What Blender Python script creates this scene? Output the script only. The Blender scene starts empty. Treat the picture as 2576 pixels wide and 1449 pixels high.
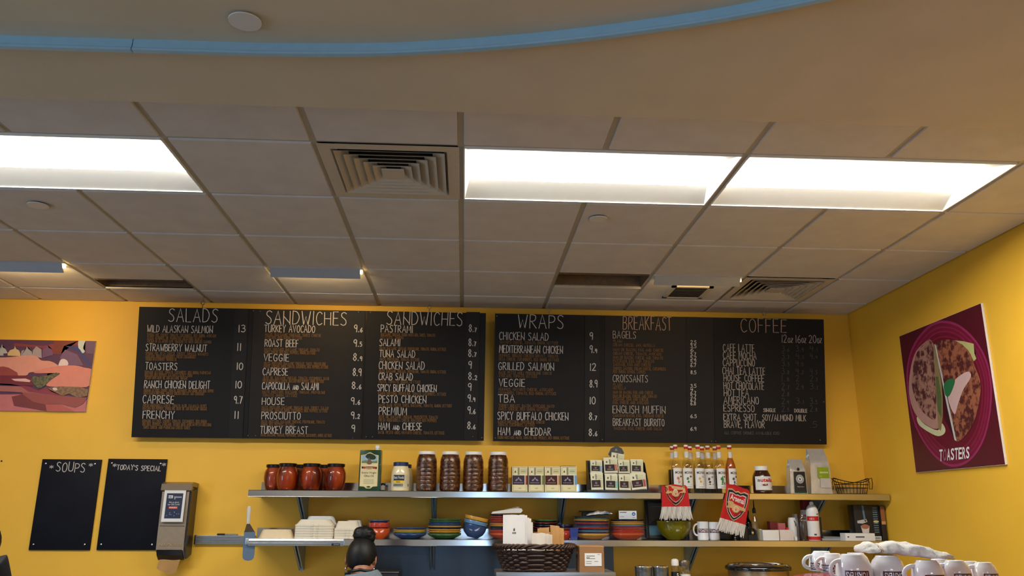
import bpy, bmesh, math, random
from mathutils import Vector, Matrix, noise

random.seed(7)
sc = bpy.context.scene
COL = sc.collection
PI = math.pi

# ------------------------------------------------------------------ camera
CAM = Vector((0.0424, -5.9528, 1.5983))
PITCH, YAW, ROLL, FPX = 0.2689, 0.0555, 0.0053, 2063.8
_f = Vector((math.sin(YAW) * math.cos(PITCH), math.cos(YAW) * math.cos(PITCH), math.sin(PITCH)))
_r0 = Vector((math.cos(YAW), -math.sin(YAW), 0.0))
_u0 = _r0.cross(_f)
CR = _r0 * math.cos(ROLL) + _u0 * math.sin(ROLL)
CU = _u0 * math.cos(ROLL) - _r0 * math.sin(ROLL)
CF = _f
cam_data = bpy.data.cameras.new('camera')
cam = bpy.data.objects.new('camera', cam_data)
COL.objects.link(cam)
M = Matrix((CR, CU, -CF)).transposed().to_4x4()
M.translation = CAM
cam.matrix_world = M
cam_data.sensor_width = 36.0
cam_data.lens = FPX * 36.0 / 2576.0
cam_data.clip_start = 0.02
sc.camera = cam

# ------------------------------------------------------------------ exposure, sky, daylight
sc.view_settings.view_transform = 'Standard'
sc.view_settings.look = 'None'
sc.view_settings.gamma = 1.0
sc.view_settings.use_curve_mapping = False
sc.view_settings.exposure = 0.30
LAMP = 28.0          # radiance of the troffer lenses
WORLD = 6.5          # bluish overcast sky seen through the shop windows behind the camera
w = bpy.data.worlds.new('sky')
sc.world = w
w.use_nodes = True
w.node_tree.nodes['Background'].inputs['Color'].default_value = (0.42, 0.66, 1.0, 1)
w.node_tree.nodes['Background'].inputs['Strength'].default_value = WORLD
ZC = 3.08            # grid ceiling
ZS = 2.98            # drywall soffit
XR, XL, YF = 2.9457, -5.6, -9.5
WIN = [(0.15, 0.6, 0.2, 2.1), (1.55, 2.35, 0.2, 2.1)]          # in the front wall, behind the camera
WINL = [(-6.3, -4.3, 0.6, 2.4)]       # in the left wall, span in y
for n_, (a, b, z0, z1) in enumerate(WIN + WINL):
    ld = bpy.data.lights.new('window_portal', 'AREA')
    ld.shape = 'RECTANGLE'
    ld.size, ld.size_y = b - a, z1 - z0
    ld.cycles.is_portal = True
    lo = bpy.data.objects.new('window_portal', ld)
    if n_ < len(WIN):
        lo.location = ((a + b) / 2, YF + 0.02, (z0 + z1) / 2)
        lo.rotation_euler = (PI / 2, 0, 0)
    else:
        lo.location = (XL + 0.02, (a + b) / 2, (z0 + z1) / 2)
        lo.rotation_euler = (PI / 2, 0, -PI / 2)
    COL.objects.link(lo)


# ------------------------------------------------------------------ picking real points on real planes
def ray(px, py):
    return CF + CR * ((px - 1288) / FPX) - CU * ((py - 724.5) / FPX)


def atY(px, py, y):
    d = ray(px, py)
    return CAM + d * ((y - CAM.y) / d.y)


def atX(px, py, x):
    d = ray(px, py)
    return CAM + d * ((x - CAM.x) / d.x)


def atZ(px, py, z):
    d = ray(px, py)
    return CAM + d * ((z - CAM.z) / d.z)


def mpp(p):
    return (Vector(p) - CAM).dot(CF) / FPX


# ------------------------------------------------------------------ materials
def lin(c):
    return tuple(((v / 255) / 12.92 if v / 255 <= 0.04045 else ((v / 255 + 0.055) / 1.055) ** 2.4) for v in c[:3]) + (1.0,)


MATS = {}


def mat(name, c, rough=0.5, metal=0.0, spec=0.5, var=0.06, scale=30.0, bump=0.0, bscale=80.0, c2=None, coat=0.0, stretch=None, sss=0.0):
    if name in MATS:
        return MATS[name]
    m = bpy.data.materials.new(name)
    m.use_nodes = True
    nt = m.node_tree
    p = nt.nodes['Principled BSDF']
    p.inputs['Roughness'].default_value = rough
    p.inputs['Metallic'].default_value = metal
    p.inputs['Specular IOR Level'].default_value = spec
    p.inputs['Coat Weight'].default_value = coat
    if sss:
        p.inputs['Subsurface Weight'].default_value = sss
        p.inputs['Subsurface Radius'].default_value = (0.01, 0.005, 0.003)
    L = lin(c)
    p.inputs['Base Color'].default_value = L
    if var or bump or c2:
        tc = nt.nodes.new('ShaderNodeTexCoord')
        src = tc.outputs['Object']
        if stretch:
            mp = nt.nodes.new('ShaderNodeMapping')
            mp.inputs['Scale'].default_value = stretch
            nt.links.new(src, mp.inputs['Vector'])
            src = mp.outputs['Vector']
        n = nt.nodes.new('ShaderNodeTexNoise')
        n.inputs['Scale'].default_value = scale
        n.inputs['Detail'].default_value = 3
        nt.links.new(src, n.inputs['Vector'])
        if var or c2:
            rmp = nt.nodes.new('ShaderNodeValToRGB')
            if c2:
                rmp.color_ramp.elements[0].position = 0.42
                rmp.color_ramp.elements[1].position = 0.58
                rmp.color_ramp.elements[0].color = L
                rmp.color_ramp.elements[1].color = lin(c2)
            else:
                rmp.color_ramp.elements[0].position = 0.3
                rmp.color_ramp.elements[1].position = 0.7
                rmp.color_ramp.elements[0].color = tuple(v * (1 - var) for v in L[:3]) + (1,)
                rmp.color_ramp.elements[1].color = tuple(min(1, v * (1 + var)) for v in L[:3]) + (1,)
            nt.links.new(n.outputs['Fac'], rmp.inputs['Fac'])
            nt.links.new(rmp.outputs['Color'], p.inputs['Base Color'])
        if bump:
            n2 = nt.nodes.new('ShaderNodeTexNoise')
            n2.inputs['Scale'].default_value = bscale
            nt.links.new(src, n2.inputs['Vector'])
            b = nt.nodes.new('ShaderNodeBump')
            b.inputs['Strength'].default_value = bump
            b.inputs['Distance'].default_value = 0.004
            nt.links.new(n2.outputs['Fac'], b.inputs['Height'])
            nt.links.new(b.outputs['Normal'], p.inputs['Normal'])
    MATS[name] = m
    return m


def glow(name, c, strength):
    if name in MATS:
        return MATS[name]
    m = bpy.data.materials.new(name)
    m.use_nodes = True
    p = m.node_tree.nodes['Principled BSDF']
    p.inputs['Base Color'].default_value = (0.8, 0.8, 0.8, 1)
    p.inputs['Emission Color'].default_value = lin(c)
    p.inputs['Emission Strength'].default_value = strength
    MATS[name] = m
    return m


def thin_glass(name, tint=(255, 255, 255), gloss=0.09, rough=0.03, bump=0.0):
    if name in MATS:
        return MATS[name]
    m = bpy.data.materials.new(name)
    m.use_nodes = True
    nt = m.node_tree
    nt.nodes.remove(nt.nodes['Principled BSDF'])
    out = nt.nodes['Material Output']
    t = nt.nodes.new('ShaderNodeBsdfTransparent')
    t.inputs['Color'].default_value = lin(tint)
    g = nt.nodes.new('ShaderNodeBsdfGlossy')
    g.inputs['Roughness'].default_value = rough
    lw = nt.nodes.new('ShaderNodeLayerWeight')
    lw.inputs['Blend'].default_value = 0.35
    ma = nt.nodes.new('ShaderNodeMath')
    ma.operation = 'MULTIPLY_ADD'
    ma.inputs[1].default_value = 0.28
    ma.inputs[2].default_value = gloss
    mx = nt.nodes.new('ShaderNodeMixShader')
    nt.links.new(lw.outputs['Facing'], ma.inputs[0])
    nt.links.new(ma.outputs[0], mx.inputs['Fac'])
    nt.links.new(t.outputs[0], mx.inputs[1])
    nt.links.new(g.outputs[0], mx.inputs[2])
    nt.links.new(mx.outputs[0], out.inputs['Surface'])
    if bump:
        n2 = nt.nodes.new('ShaderNodeTexNoise')
        n2.inputs['Scale'].default_value = 35
        b = nt.nodes.new('ShaderNodeBump')
        b.inputs['Strength'].default_value = bump
        b.inputs['Distance'].default_value = 0.02
        nt.links.new(n2.outputs['Fac'], b.inputs['Height'])
        nt.links.new(b.outputs['Normal'], g.inputs['Normal'])
    MATS[name] = m
    return m


def flat(c, rough=0.6, spec=0.3):
    return mat('print_%d_%d_%d' % tuple(c), c, rough, spec=spec, var=0.04)


# ------------------------------------------------------------------ mesh builder
class MB:
    def __init__(s):
        s.v, s.f, s.m = [], [], []
        s.mats = []

    def mi(s, m):
        if m not in s.mats:
            s.mats.append(m)
        return s.mats.index(m)

    def add(s, vs, fs, m):
        k = len(s.v)
        i = s.mi(m)
        s.v += [tuple(v) for v in vs]
        s.f += [tuple(k + a for a in f) for f in fs]
        s.m += [i] * len(fs)
        return s

    def box(s, lo, hi, m, bev=0.0, mtx=None, seg=2):
        bm = bmesh.new()
        bmesh.ops.create_cube(bm, size=1)
        for v in bm.verts:
            v.co = Vector(((lo[i] + hi[i]) / 2 + v.co[i] * (hi[i] - lo[i]) for i in range(3)))
        if bev:
            bmesh.ops.bevel(bm, geom=bm.edges[:], offset=bev, segments=seg, affect='EDGES', profile=0.6)
        if mtx:
            bmesh.ops.transform(bm, matrix=mtx, verts=bm.verts)
        bm.verts.index_update()
        s.add([v.co[:] for v in bm.verts], [[v.index for v in f.verts] for f in bm.faces], m)
        bm.free()
        return s

    def lathe(s, prof, m, n=32, c=(0, 0, 0), mtx=None, cap=True, mod=None):
        vs, fs = [], []
        for (r, z) in prof:
            for k in range(n):
                a = 2 * PI * k / n
                rr = r if mod is None else mod(r, a, z)
                vs.append(Vector((rr * math.cos(a), rr * math.sin(a), z)))
        for i in range(len(prof) - 1):
            for k in range(n):
                k2 = (k + 1) % n
                fs.append((i * n + k, i * n + k2, (i + 1) * n + k2, (i + 1) * n + k))
        if cap:
            if prof[0][0] > 1e-5:
                fs.append(tuple(range(n))[::-1])
            if prof[-1][0] > 1e-5:
                fs.append(tuple((len(prof) - 1) * n + k for k in range(n)))
        c = Vector(c)
        vs = [(mtx @ v if mtx else v) + c for v in vs]
        s.add(vs, fs, m)
        return s

    def tube(s, pts, r, m, n=8, closed=False, flat_=1.0):
        pts = [Vector(p) for p in pts]
        N = len(pts)
        vs, fs = [], []
        up = Vector((0, 0, 1))
        prev = None
        for i, p in enumerate(pts):
            a = pts[(i - 1) % N] if (closed or i > 0) else p
            b = pts[(i + 1) % N] if (closed or i < N - 1) else p
            t = (b - a)
            t = t.normalized() if t.length > 1e-9 else Vector((1, 0, 0))
            if prev is None:
                x = t.cross(up)
                if x.length < 0.05:
                    x = t.cross(Vector((0, 1, 0)))
            else:
                x = prev - t * prev.dot(t)
                if x.length < 1e-6:
                    x = t.cross(up)
            x.normalize()
            prev = x
            y = t.cross(x)
            rr = r[i] if isinstance(r, (list, tuple)) else r
            for k in range(n):
                an = 2 * PI * k / n
                vs.append(p + x * (rr * math.cos(an)) + y * (rr * flat_ * math.sin(an)))
        for i in range(N if closed else N - 1):
            j = (i + 1) % N
            for k in range(n):
                k2 = (k + 1) % n
                fs.append((i * n + k, i * n + k2, j * n + k2, j * n + k))
        if not closed:
            fs.append(tuple(range(n))[::-1])
            fs.append(tuple((N - 1) * n + k for k in range(n)))
        s.add(vs, fs, m)
        return s

    def prism(s, poly, d, m):
        """poly: list of Vector, extruded by the vector d"""
        n = len(poly)
        d = Vector(d)
        vs = [Vector(p) for p in poly] + [Vector(p) + d for p in poly]
        fs = [tuple(range(n)), tuple(range(2 * n - 1, n - 1, -1))]
        for k in range(n):
            k2 = (k + 1) % n
            fs.append((k, k + n, k2 + n, k2))
        s.add(vs, fs, m)
        return s

    def poly(s, pts, m):
        """fan-free flat polygon, triangulated through a bmesh so it may be concave"""
        bm = bmesh.new()
        vs = [bm.verts.new(p) for p in pts]
        f = bm.faces.new(vs)
        bmesh.ops.triangulate(bm, faces=[f])
        bm.verts.index_update()
        s.add([v.co[:] for v in bm.verts], [[v.index for v in g.verts] for g in bm.faces], m)
        bm.free()
        return s

    def grid(s, fn, nu, nv, m, closed_u=False):
        vs, fs = [], []
        for j in range(nv + 1):
            for i in range(nu + (0 if closed_u else 1)):
                vs.append(fn(i / nu, j / nv))
        W = nu + (0 if closed_u else 1)
        for j in range(nv):
            for i in range(nu):
                i2 = (i + 1) % W
                fs.append((j * W + i, j * W + i2, (j + 1) * W + i2, (j + 1) * W + i))
        mm = m
        s.add(vs, fs, mm)
        return s

    def ball(s, c, r, m, mtx=None, n=16, disp=None):
        prof = [(max(0.0, math.sin(PI * i / n)), -math.cos(PI * i / n)) for i in range(n + 1)]
        prof[0] = (0.0001, -1.0)
        prof[-1] = (0.0001, 1.0)
        k = len(s.v)
        s.lathe(prof, m, n=n * 2)
        rr = Vector(r) if hasattr(r, '__len__') else Vector((r, r, r))
        for i in range(k, len(s.v)):
            v = Vector(s.v[i])
            q = 1.0 if disp is None else disp(v)
            v = Vector((v.x * rr.x * q, v.y * rr.y * q, v.z * rr.z * q))
            if mtx:
                v = mtx @ v
            s.v[i] = tuple(v + Vector(c))
        return s

    def build(s, name, parent=None, smooth=35, local=False):
        me = bpy.data.meshes.new(name)
        vs = s.v
        if parent is not None and not local:
            o0 = parent.location
            vs = [(v[0] - o0.x, v[1] - o0.y, v[2] - o0.z) for v in vs]
        me.from_pydata(vs, [], s.f)
        for m in s.mats:
            me.materials.append(m)
        me.polygons.foreach_set('material_index', s.m)
        if smooth:
            me.polygons.foreach_set('use_smooth', [True] * len(s.f))
            me.set_sharp_from_angle(angle=math.radians(smooth))
        me.validate()
        me.update()
        o = bpy.data.objects.new(name, me)
        COL.objects.link(o)
        if parent is not None:
            o.parent = parent
        return o


def tag(o, label, cat, group=None, kind=None):
    o['label'] = label
    o['category'] = cat
    if group:
        o['group'] = group
    if kind:
        o['kind'] = kind
    return o


def thing(name, label, cat, loc, group=None, rot=(0, 0, 0)):
    o = bpy.data.objects.new(name, None)
    o.empty_display_size = 0.05
    o.location = loc
    o.rotation_euler = rot
    COL.objects.link(o)
    return tag(o, label, cat, group)


def struct(o):
    o['kind'] = 'structure'
    return o


def copy_thing(o, loc, label, rot=None, group=None):
    r = o.copy()
    COL.objects.link(r)
    r.location = loc
    if rot is not None:
        r.rotation_euler = rot
    r['label'] = label
    if group:
        r['group'] = group
    for ch in list(o.children):
        c = ch.copy()
        COL.objects.link(c)
        c.parent = r
        for g in ch.children:
            d = g.copy()
            COL.objects.link(d)
            d.parent = c
    return r


# ------------------------------------------------------------------ type: the built-in font, and a hand-drawn chalk alphabet
_TXT = {}


def text_shape(t, off=0.0):
    key = (t, off)
    if key in _TXT:
        return _TXT[key]
    cu = bpy.data.curves.new('type', 'FONT')
    cu.body = t
    cu.size = 1.0
    cu.offset = off
    cu.resolution_u = 3
    cu.fill_mode = 'FRONT'
    o = bpy.data.objects.new('type', cu)
    COL.objects.link(o)
    dg = bpy.context.evaluated_depsgraph_get()
    me = o.evaluated_get(dg).to_mesh()
    vs = [(v.co.x, v.co.y) for v in me.vertices]
    fs = [tuple(p.vertices) for p in me.polygons]
    o.evaluated_get(dg).to_mesh_clear()
    bpy.data.objects.remove(o)
    bpy.data.curves.remove(cu)
    if not vs:
        vs, fs = [(0, 0), (1, 0), (1, 1)], [(0, 1, 2)]
    x0, x1 = min(v[0] for v in vs), max(v[0] for v in vs)
    y0, y1 = min(v[1] for v in vs), max(v[1] for v in vs)
    vs = [((x - x0) / (x1 - x0), (y - y0) / (y1 - y0)) for x, y in vs]
    _TXT[key] = (vs, fs)
    return _TXT[key]


def put_text(mb, t, m, fn, off=0.0):
    """fn maps the unit box of the text (0..1, 0..1) to a point"""
    vs, fs = text_shape(t, off)
    mb.add([fn(x, y) for x, y in vs], fs, m)


GL = {}
for row in """A:52:0,0 26,100 52,0;9,36 43,36
B:44:0,0 0,100;~0,100 30,98 38,78 28,56 0,52;~0,52 34,48 44,26 32,2 0,0
C:44:~44,86 30,100 12,90 2,55 8,16 24,0 44,12
D:48:0,0 0,100;~0,100 30,92 48,52 32,8 0,0
E:38:36,100 0,100 0,0 38,0;0,52 32,52
F:36:36,100 0,100 0,0;0,52 30,52
G:48:~46,86 30,100 12,90 2,52 10,12 28,0 46,14;46,14 46,44 28,44
H:46:0,0 0,100;46,0 46,100;0,50 46,50
I:6:3,0 3,100
J:30:~30,100 30,24 18,0 0,14
K:44:0,0 0,100;42,100 0,46;10,56 44,0
L:36:0,100 0,0 36,0
M:60:0,0 6,100 30,30 54,100 60,0
N:48:0,0 0,100;48,0 48,100;0,62 48,8
O:46:~23,100 6,84 0,50 6,14 23,0 40,14 46,50 40,84 23,100
P:42:0,0 0,100;~0,100 32,96 42,74 30,50 0,46
Q:46:~23,100 6,84 0,50 6,14 23,0 40,14 46,50 40,84 23,100;28,24 48,-6
R:46:0,0 0,100;~0,100 32,96 40,76 28,54 0,50;10,51 46,0
S:42:~40,90 24,100 6,90 6,68 24,52 38,34 36,10 18,0 0,10
T:46:0,100 46,100;23,100 23,0
U:46:~0,100 0,30 8,4 23,0 38,4 46,30 46,100
V:48:0,100 24,0 48,100
W:64:0,100 16,0 32,62 48,0 64,100
X:46:0,0 46,100;0,100 46,0
Y:46:0,100 23,50 46,100;23,50 23,0
Z:42:0,100 42,100 0,0 42,0
0:44:~22,100 6,84 0,50 6,14 22,0 38,14 44,50 38,84 22,100
1:8:4,0 4,100
2:40:~2,82 12,98 28,98 38,80 30,50 0,0;0,0 40,0
3:38:~2,92 20,100 34,84 28,60 14,54;~14,54 34,46 38,22 22,0 0,8
4:40:4,90 0,46 40,46;30,84 30,0
5:38:36,100 6,100 4,58;~4,58 26,60 38,36 28,6 0,2
6:40:~32,98 10,64 0,28 14,0 32,4 40,26 26,48 6,38
7:38:0,100 38,100 14,0
8:40:~20,54 4,74 20,100 36,76 20,54 2,28 20,0 38,28 20,54
9:38:~36,72 22,50 4,60 4,86 20,100 34,90 36,72 32,0
.:6:3,0 3,7
,:8:5,8 1,-14
':6:3,100 3,78
/:36:0,-12 36,104
!:6:3,100 3,30;3,6 3,0
*:50:25,20 25,80;0,35 50,65;0,65 50,35""".split('\n'):
    ch, wd, st = row[0], row[2:].split(':')[0], row[2:].split(':')[1]
    GL[ch] = (float(wd), [(q[0] == '~', [tuple(float(a) for a in p.split(',')) for p in q.lstrip('~').split(' ')]) for q in st.split(';')])


def smooth_line(p, k=4):
    out = []
    for i in range(len(p) - 1):
        a, b, c, d = p[max(i - 1, 0)], p[i], p[i + 1], p[min(i + 2, len(p) - 1)]
        for j in range(k):
            t = j / k
            out.append(tuple(0.5 * (2 * b[q] + (c[q] - a[q]) * t + (2 * a[q] - 5 * b[q] + 4 * c[q] - d[q]) * t * t + (3 * b[q] - a[q] - 3 * c[q] + d[q]) * t ** 3) for q in range(len(b))))
    out.append(p[-1])
    return out


def chalk(mb, t, m, fn, W, H, sw, detail=3, jit=0.02):
    """writes t into a W by H metre strip; ^ switches to small letters and back; fn(x, y) -> point"""
    x, small, items = 0.0, False, []
    for ch in t.upper():
        if ch == '^':
            small = not small
            continue
        k = 0.6 if small else 1.0
        if ch == ' ':
            x += 46 * k
            continue
        wd, st = GL.get(ch, GL['.'])
        items.append((x, k, st))
        x += (wd + 19) * k
    tot = max(x - 19, 6)
    sx = W / tot
    for x0, k, st in items:
        dy = random.uniform(-jit, jit) * H
        ks = random.uniform(0.96, 1.04)
        sl = random.uniform(-0.03, 0.03)
        for sm, pts in st:
            p = smooth_line(pts, detail) if sm else pts
            q = [((x0 + a * k) * sx + sl * b / 100 * H, b / 100 * k * ks * H + dy) for a, b in p]
            vs, fs = [], []
            n = len(q)
            for i in range(n):
                a, b = q[max(i - 1, 0)], q[min(i + 1, n - 1)]
                dx, dyy = b[0] - a[0], b[1] - a[1]
                l = math.hypot(dx, dyy) or 1
                ex = 0.35 * sw if i in (0, n - 1) else 0
                sg = -1 if i == 0 else 1
                cx, cy = q[i][0] + dx / l * ex * sg, q[i][1] + dyy / l * ex * sg
                h = sw * 0.5
                if 0 < i < n - 1:
                    u1 = (q[i][0] - a[0], q[i][1] - a[1])
                    u2 = (b[0] - q[i][0], b[1] - q[i][1])
                    l1, l2 = math.hypot(*u1) or 1, math.hypot(*u2) or 1
                    cs = (u1[0] * u2[0] + u1[1] * u2[1]) / (l1 * l2)
                    h *= min(1.6, 1 / max(0.5, math.sqrt(max(0.0, (1 + cs) / 2))))
                vs.append(fn(cx - dyy / l * h, cy + dx / l * h))
                vs.append(fn(cx + dyy / l * h, cy - dx / l * h))
            for i in range(n - 1):
                fs.append((2 * i, 2 * i + 1, 2 * i + 3, 2 * i + 2))
            mb.add(vs, fs, m)


def marks(mb, m, fn, n=9, seed=1, gap=0.3):
    """a line of print too small to read: a row of short strokes in the unit box of fn"""
    rnd = random.Random(seed)
    x = 0.0
    ws = [rnd.uniform(0.5, 1.2) for _ in range(n)]
    tot = sum(ws)
    for w_ in ws:
        a, b = x / tot, (x + w_ * (1 - gap)) / tot
        y0, y1 = rnd.uniform(0, 0.12), rnd.uniform(0.8, 1.0)
        mb.add([fn(a, y0), fn(b, y0), fn(b, y1), fn(a, y1)], [(0, 1, 2, 3)], m)
        x += w_


def ordn(i):
    return ['first', 'second', 'third', 'fourth', 'fifth', 'sixth', 'seventh', 'eighth', 'ninth', 'tenth', 'eleventh', 'twelfth', 'thirteenth', 'fourteenth'][i]


# ------------------------------------------------------------------ common materials
M_wall = mat('yellow_paint', (238, 184, 53), 0.55, var=0.03, scale=3, bump=0.05, bscale=250)
M_white = mat('white_ceiling_paint', (218, 204, 176), 0.8, var=0.03, scale=4)
M_tile = mat('acoustic_tile', (218, 211, 204), 0.9, var=0.05, scale=8, bump=0.25, bscale=400)
M_tbar = mat('grid_bar_paint', (190, 180, 160), 0.6, var=0.03)
M_steel = mat('stainless_steel', (200, 198, 194), 0.28, metal=1.0, var=0.05, scale=6, stretch=(1, 1, 40))
M_steel2 = mat('brushed_steel', (165, 170, 176), 0.38, metal=1.0, var=0.06, scale=8, stretch=(30, 1, 1))
M_alu = mat('aluminium', (205, 207, 210), 0.35, metal=1.0, var=0.04)
M_chrome = mat('chrome', (225, 225, 228), 0.08, metal=1.0, var=0)
M_black = mat('black_plastic', (18, 18, 20), 0.4, var=0.1)
M_board = mat('chalkboard', (24, 22, 22), 0.62, spec=0.25, var=0.12, scale=5)
M_chalkw = mat('white_chalk', (196, 188, 180), 0.9, var=0.08, scale=60)
M_chalkg = mat('gold_chalk', (108, 79, 46), 0.9, var=0.1, scale=60)
M_chalkd = mat('faded_chalk', (78, 74, 70), 0.9, var=0.2, scale=60)
M_paper = mat('white_paper', (226, 224, 220), 0.8, var=0.03, scale=12)
M_cream = mat('cream_card', (222, 208, 160), 0.7, var=0.03)
M_kraft = mat('kraft_paper', (176, 132, 78), 0.8, var=0.05, scale=15)
M_dark = mat('dark_cavity', (16, 14, 14), 0.8, var=0.1)
M_glass = thin_glass('clear_glass')
M_whitep = mat('white_plastic', (232, 230, 226), 0.35, var=0.02)
M_cer = mat('white_ceramic', (232, 234, 238), 0.12, spec=0.6, var=0.02, coat=0.3)
M_maroon = mat('maroon_print', (86, 18, 34), 0.4, var=0.05)
M_red = mat('red_print', (190, 28, 26), 0.5, var=0.05)
M_navy = mat('navy_print', (24, 32, 62), 0.45, var=0.05)
M_gold = mat('gold_thread', (196, 158, 104), 0.7, var=0.08)

# ================================================================== the room
G = 0.6096
DW = 0.3542


def gy(j):
    return -(4 - j) * G - DW


def quad_wall(name, pts, m):
    mb = MB()
    mb.add(pts, [(0, 1, 2, 3)], m)
    return struct(mb.build(name, smooth=0))


M_floor = mat('floor_tile', (78, 76, 74), 0.45, var=0.12, scale=3)
M_wall2 = mat('cream_paint', (200, 196, 190), 0.7, var=0.03)
quad_wall('floor', [(XL, YF, 0), (XR, YF, 0), (XR, 0, 0), (XL, 0, 0)], M_floor)
quad_wall('wall_back', [(XL, 0, 0), (XR, 0, 0), (XR, 0, 3.4), (XL, 0, 3.4)], M_wall)
quad_wall('wall_right', [(XR, 0, 0), (XR, YF, 0), (XR, YF, 3.4), (XR, 0, 3.4)], M_wall)


def windowed(name, row, lo, hi, P):
    """a wall with openings; P(t, depth, z) places a point; t runs along the wall"""
    def bx(q, t0, t1, z0, z1, d0, d1, m):
        if t1 - t0 < 1e-6 or z1 - z0 < 1e-6:
            return
        a, b = P(t0, d0, z0), P(t1, d1, z1)
        q.box([min(a[k], b[k]) for k in range(3)], [max(a[k], b[k]) for k in range(3)], m)
    mb = MB()
    z0, z1 = row[0][2], row[0][3]
    bx(mb, lo, hi, 0, z0, 0, 0.15, M_wall2)
    bx(mb, lo, hi, z1, 3.4, 0, 0.15, M_wall2)
    xs = [lo] + [v for p in row for v in p[:2]] + [hi]
    for i in range(0, len(xs), 2):
        bx(mb, xs[i], xs[i + 1], z0, z1, 0, 0.15, M_wall2)
    struct(mb.build(name, smooth=0))
    for (a, b, za, zb) in row:
        NWIN[0] += 1
        wt = bpy.data.objects.new('window_%d' % NWIN[0], None)
        wt.location = P((a + b) / 2, 0.08, za)
        COL.objects.link(wt)
        struct(wt)
        fr = MB()
        for t0, t1, zz0, zz1 in ((a, a + 0.05, za, zb), (b - 0.05, b, za, zb), (a + 0.05, b - 0.05, za, za + 0.05), (a + 0.05, b - 0.05, zb - 0.05, zb)):
            bx(fr, t0, t1, zz0, zz1, 0.05, 0.11, M_alu)
        fr.build('window_frame', wt, smooth=0)
        gp = MB()
        gp.add([P(a + 0.05, 0.08, za + 0.05), P(b - 0.05, 0.08, za + 0.05), P(b - 0.05, 0.08, zb - 0.05), P(a + 0.05, 0.08, zb - 0.05)], [(0, 1, 2, 3)], thin_glass('window_glass', gloss=0.03))
        gp.build('window_pane', wt, smooth=0)


NWIN = [0]
windowed('wall_front', WIN, XL, XR, lambda t, d, z: (t, YF - d, z))
windowed('wall_left', WINL, YF, 0.0, lambda t, d, z: (XL - d, t, z))

# grid ceiling: tiles with a small stepped edge, bars slightly above the tile faces
LIGHT_CELLS = {(-6, 0), (-5, 0), (-4, 0), (-3, 0), (0, 0), (1, 0), (2, 0), (3, 0)}
HOLES = LIGHT_CELLS | {(-1, 0), (3, 3)}
SLOTS = {(-4, 3): (0.60, 0.93), (1, 3): (0.02, 0.50)}
ct = MB()


def tile(x0, x1, y0, y1):
    a, h = 0.0125, 0.009
    x0, x1, y0, y1 = x0 + a, x1 - a, y0 + a, y1 - a
    e = 0.003
    v = [(x0 + e, y0 + e, ZC), (x1 - e, y0 + e, ZC), (x1 - e, y1 - e, ZC), (x0 + e, y1 - e, ZC), (x0, y0, ZC + h), (x1, y0, ZC + h), (x1, y1, ZC + h), (x0, y1, ZC + h)]
    ct.add(v, [(3, 2, 1, 0), (0, 1, 5, 4), (1, 2, 6, 5), (2, 3, 7, 6), (3, 0, 4, 7)], M_tile)


YSOF = -3.292
for i in range(-10, 5):
    for j in range(-1, 5):
        if (i, j) in HOLES:
            continue
        x0, x1 = max(i * G, XL), min((i + 1) * G, XR)
        y0, y1 = max(gy(j), YSOF - 0.1), min(gy(j + 1) if j < 4 else 0.0, 0.0)
        if (i, j) in SLOTS:
            s0, s1 = SLOTS[(i, j)]
            a, b = y0 + (y1 - y0) * s0, y0 + (y1 - y0) * s1
            if s0 > 0.1:
                tile(x0, x1, y0, a)
            if s1 < 0.95:
                tile(x0, x1, b, y1)
            continue
        tile(x0, x1, y0, y1)
# deck above the grid, so that no daylight falls through
ct.add([(XL, YSOF - 0.1, ZC + 0.22), (XR, YSOF - 0.1, ZC + 0.22), (XR, 0, ZC + 0.22), (XL, 0, ZC + 0.22)], [(3, 2, 1, 0)], M_dark)
struct(ct.build('ceiling', smooth=0))
gb = MB()
zb = ZC + 0.0075
for i in range(-9, 5):
    for j0, j1 in ((-2, 0), (0, 1), (1, 5)):
        if (i - 1, j0) in LIGHT_CELLS and (i, j0) in LIGHT_CELLS and i in (-5, -3, 1, 3):
            continue
        ya = YSOF - 0.1 if j0 < 0 else gy(j0)
        yb = 0 if j1 == 5 else gy(j1)
        gb.box((i * G - 0.012, ya, zb), (i * G + 0.012, yb, zb + 0.02), M_tbar)
for j in range(-1, 5):
    gb.box((XL, gy(j) - 0.012, zb + 0.001), (XR, gy(j) + 0.012, zb + 0.02), M_tbar)
gb.box((XL, -0.02, zb), (XR, 0, zb + 0.02), M_tbar)
gb.box((XR - 0.02, YSOF, zb), (XR, 0, zb + 0.02), M_tbar)
struct(gb.build('trim_1', smooth=0))
sf = MB()
sf.box((XL, YF, ZS), (XR, YSOF, 3.4), M_white)
struct(sf.build('ceiling_soffit', smooth=0))

# curved aluminium trim under the drywall, in two lengths with a joint
pp = [(-5.6, -3.62), (-4.0, -3.655), (-3.0, -3.672), (-2.0, -3.685), (-1.40, -3.690), (-0.99, -3.695), (-0.55, -3.702), (-0.19, -3.729), (0.172, -3.795), (0.513, -3.888), (0.827, -4.003), (1.2, -4.19), (1.6, -4.45), (2.0, -4.78), (2.4, -5.2)]
pl = smooth_line(pp, 6)
jx = -0.985


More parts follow.
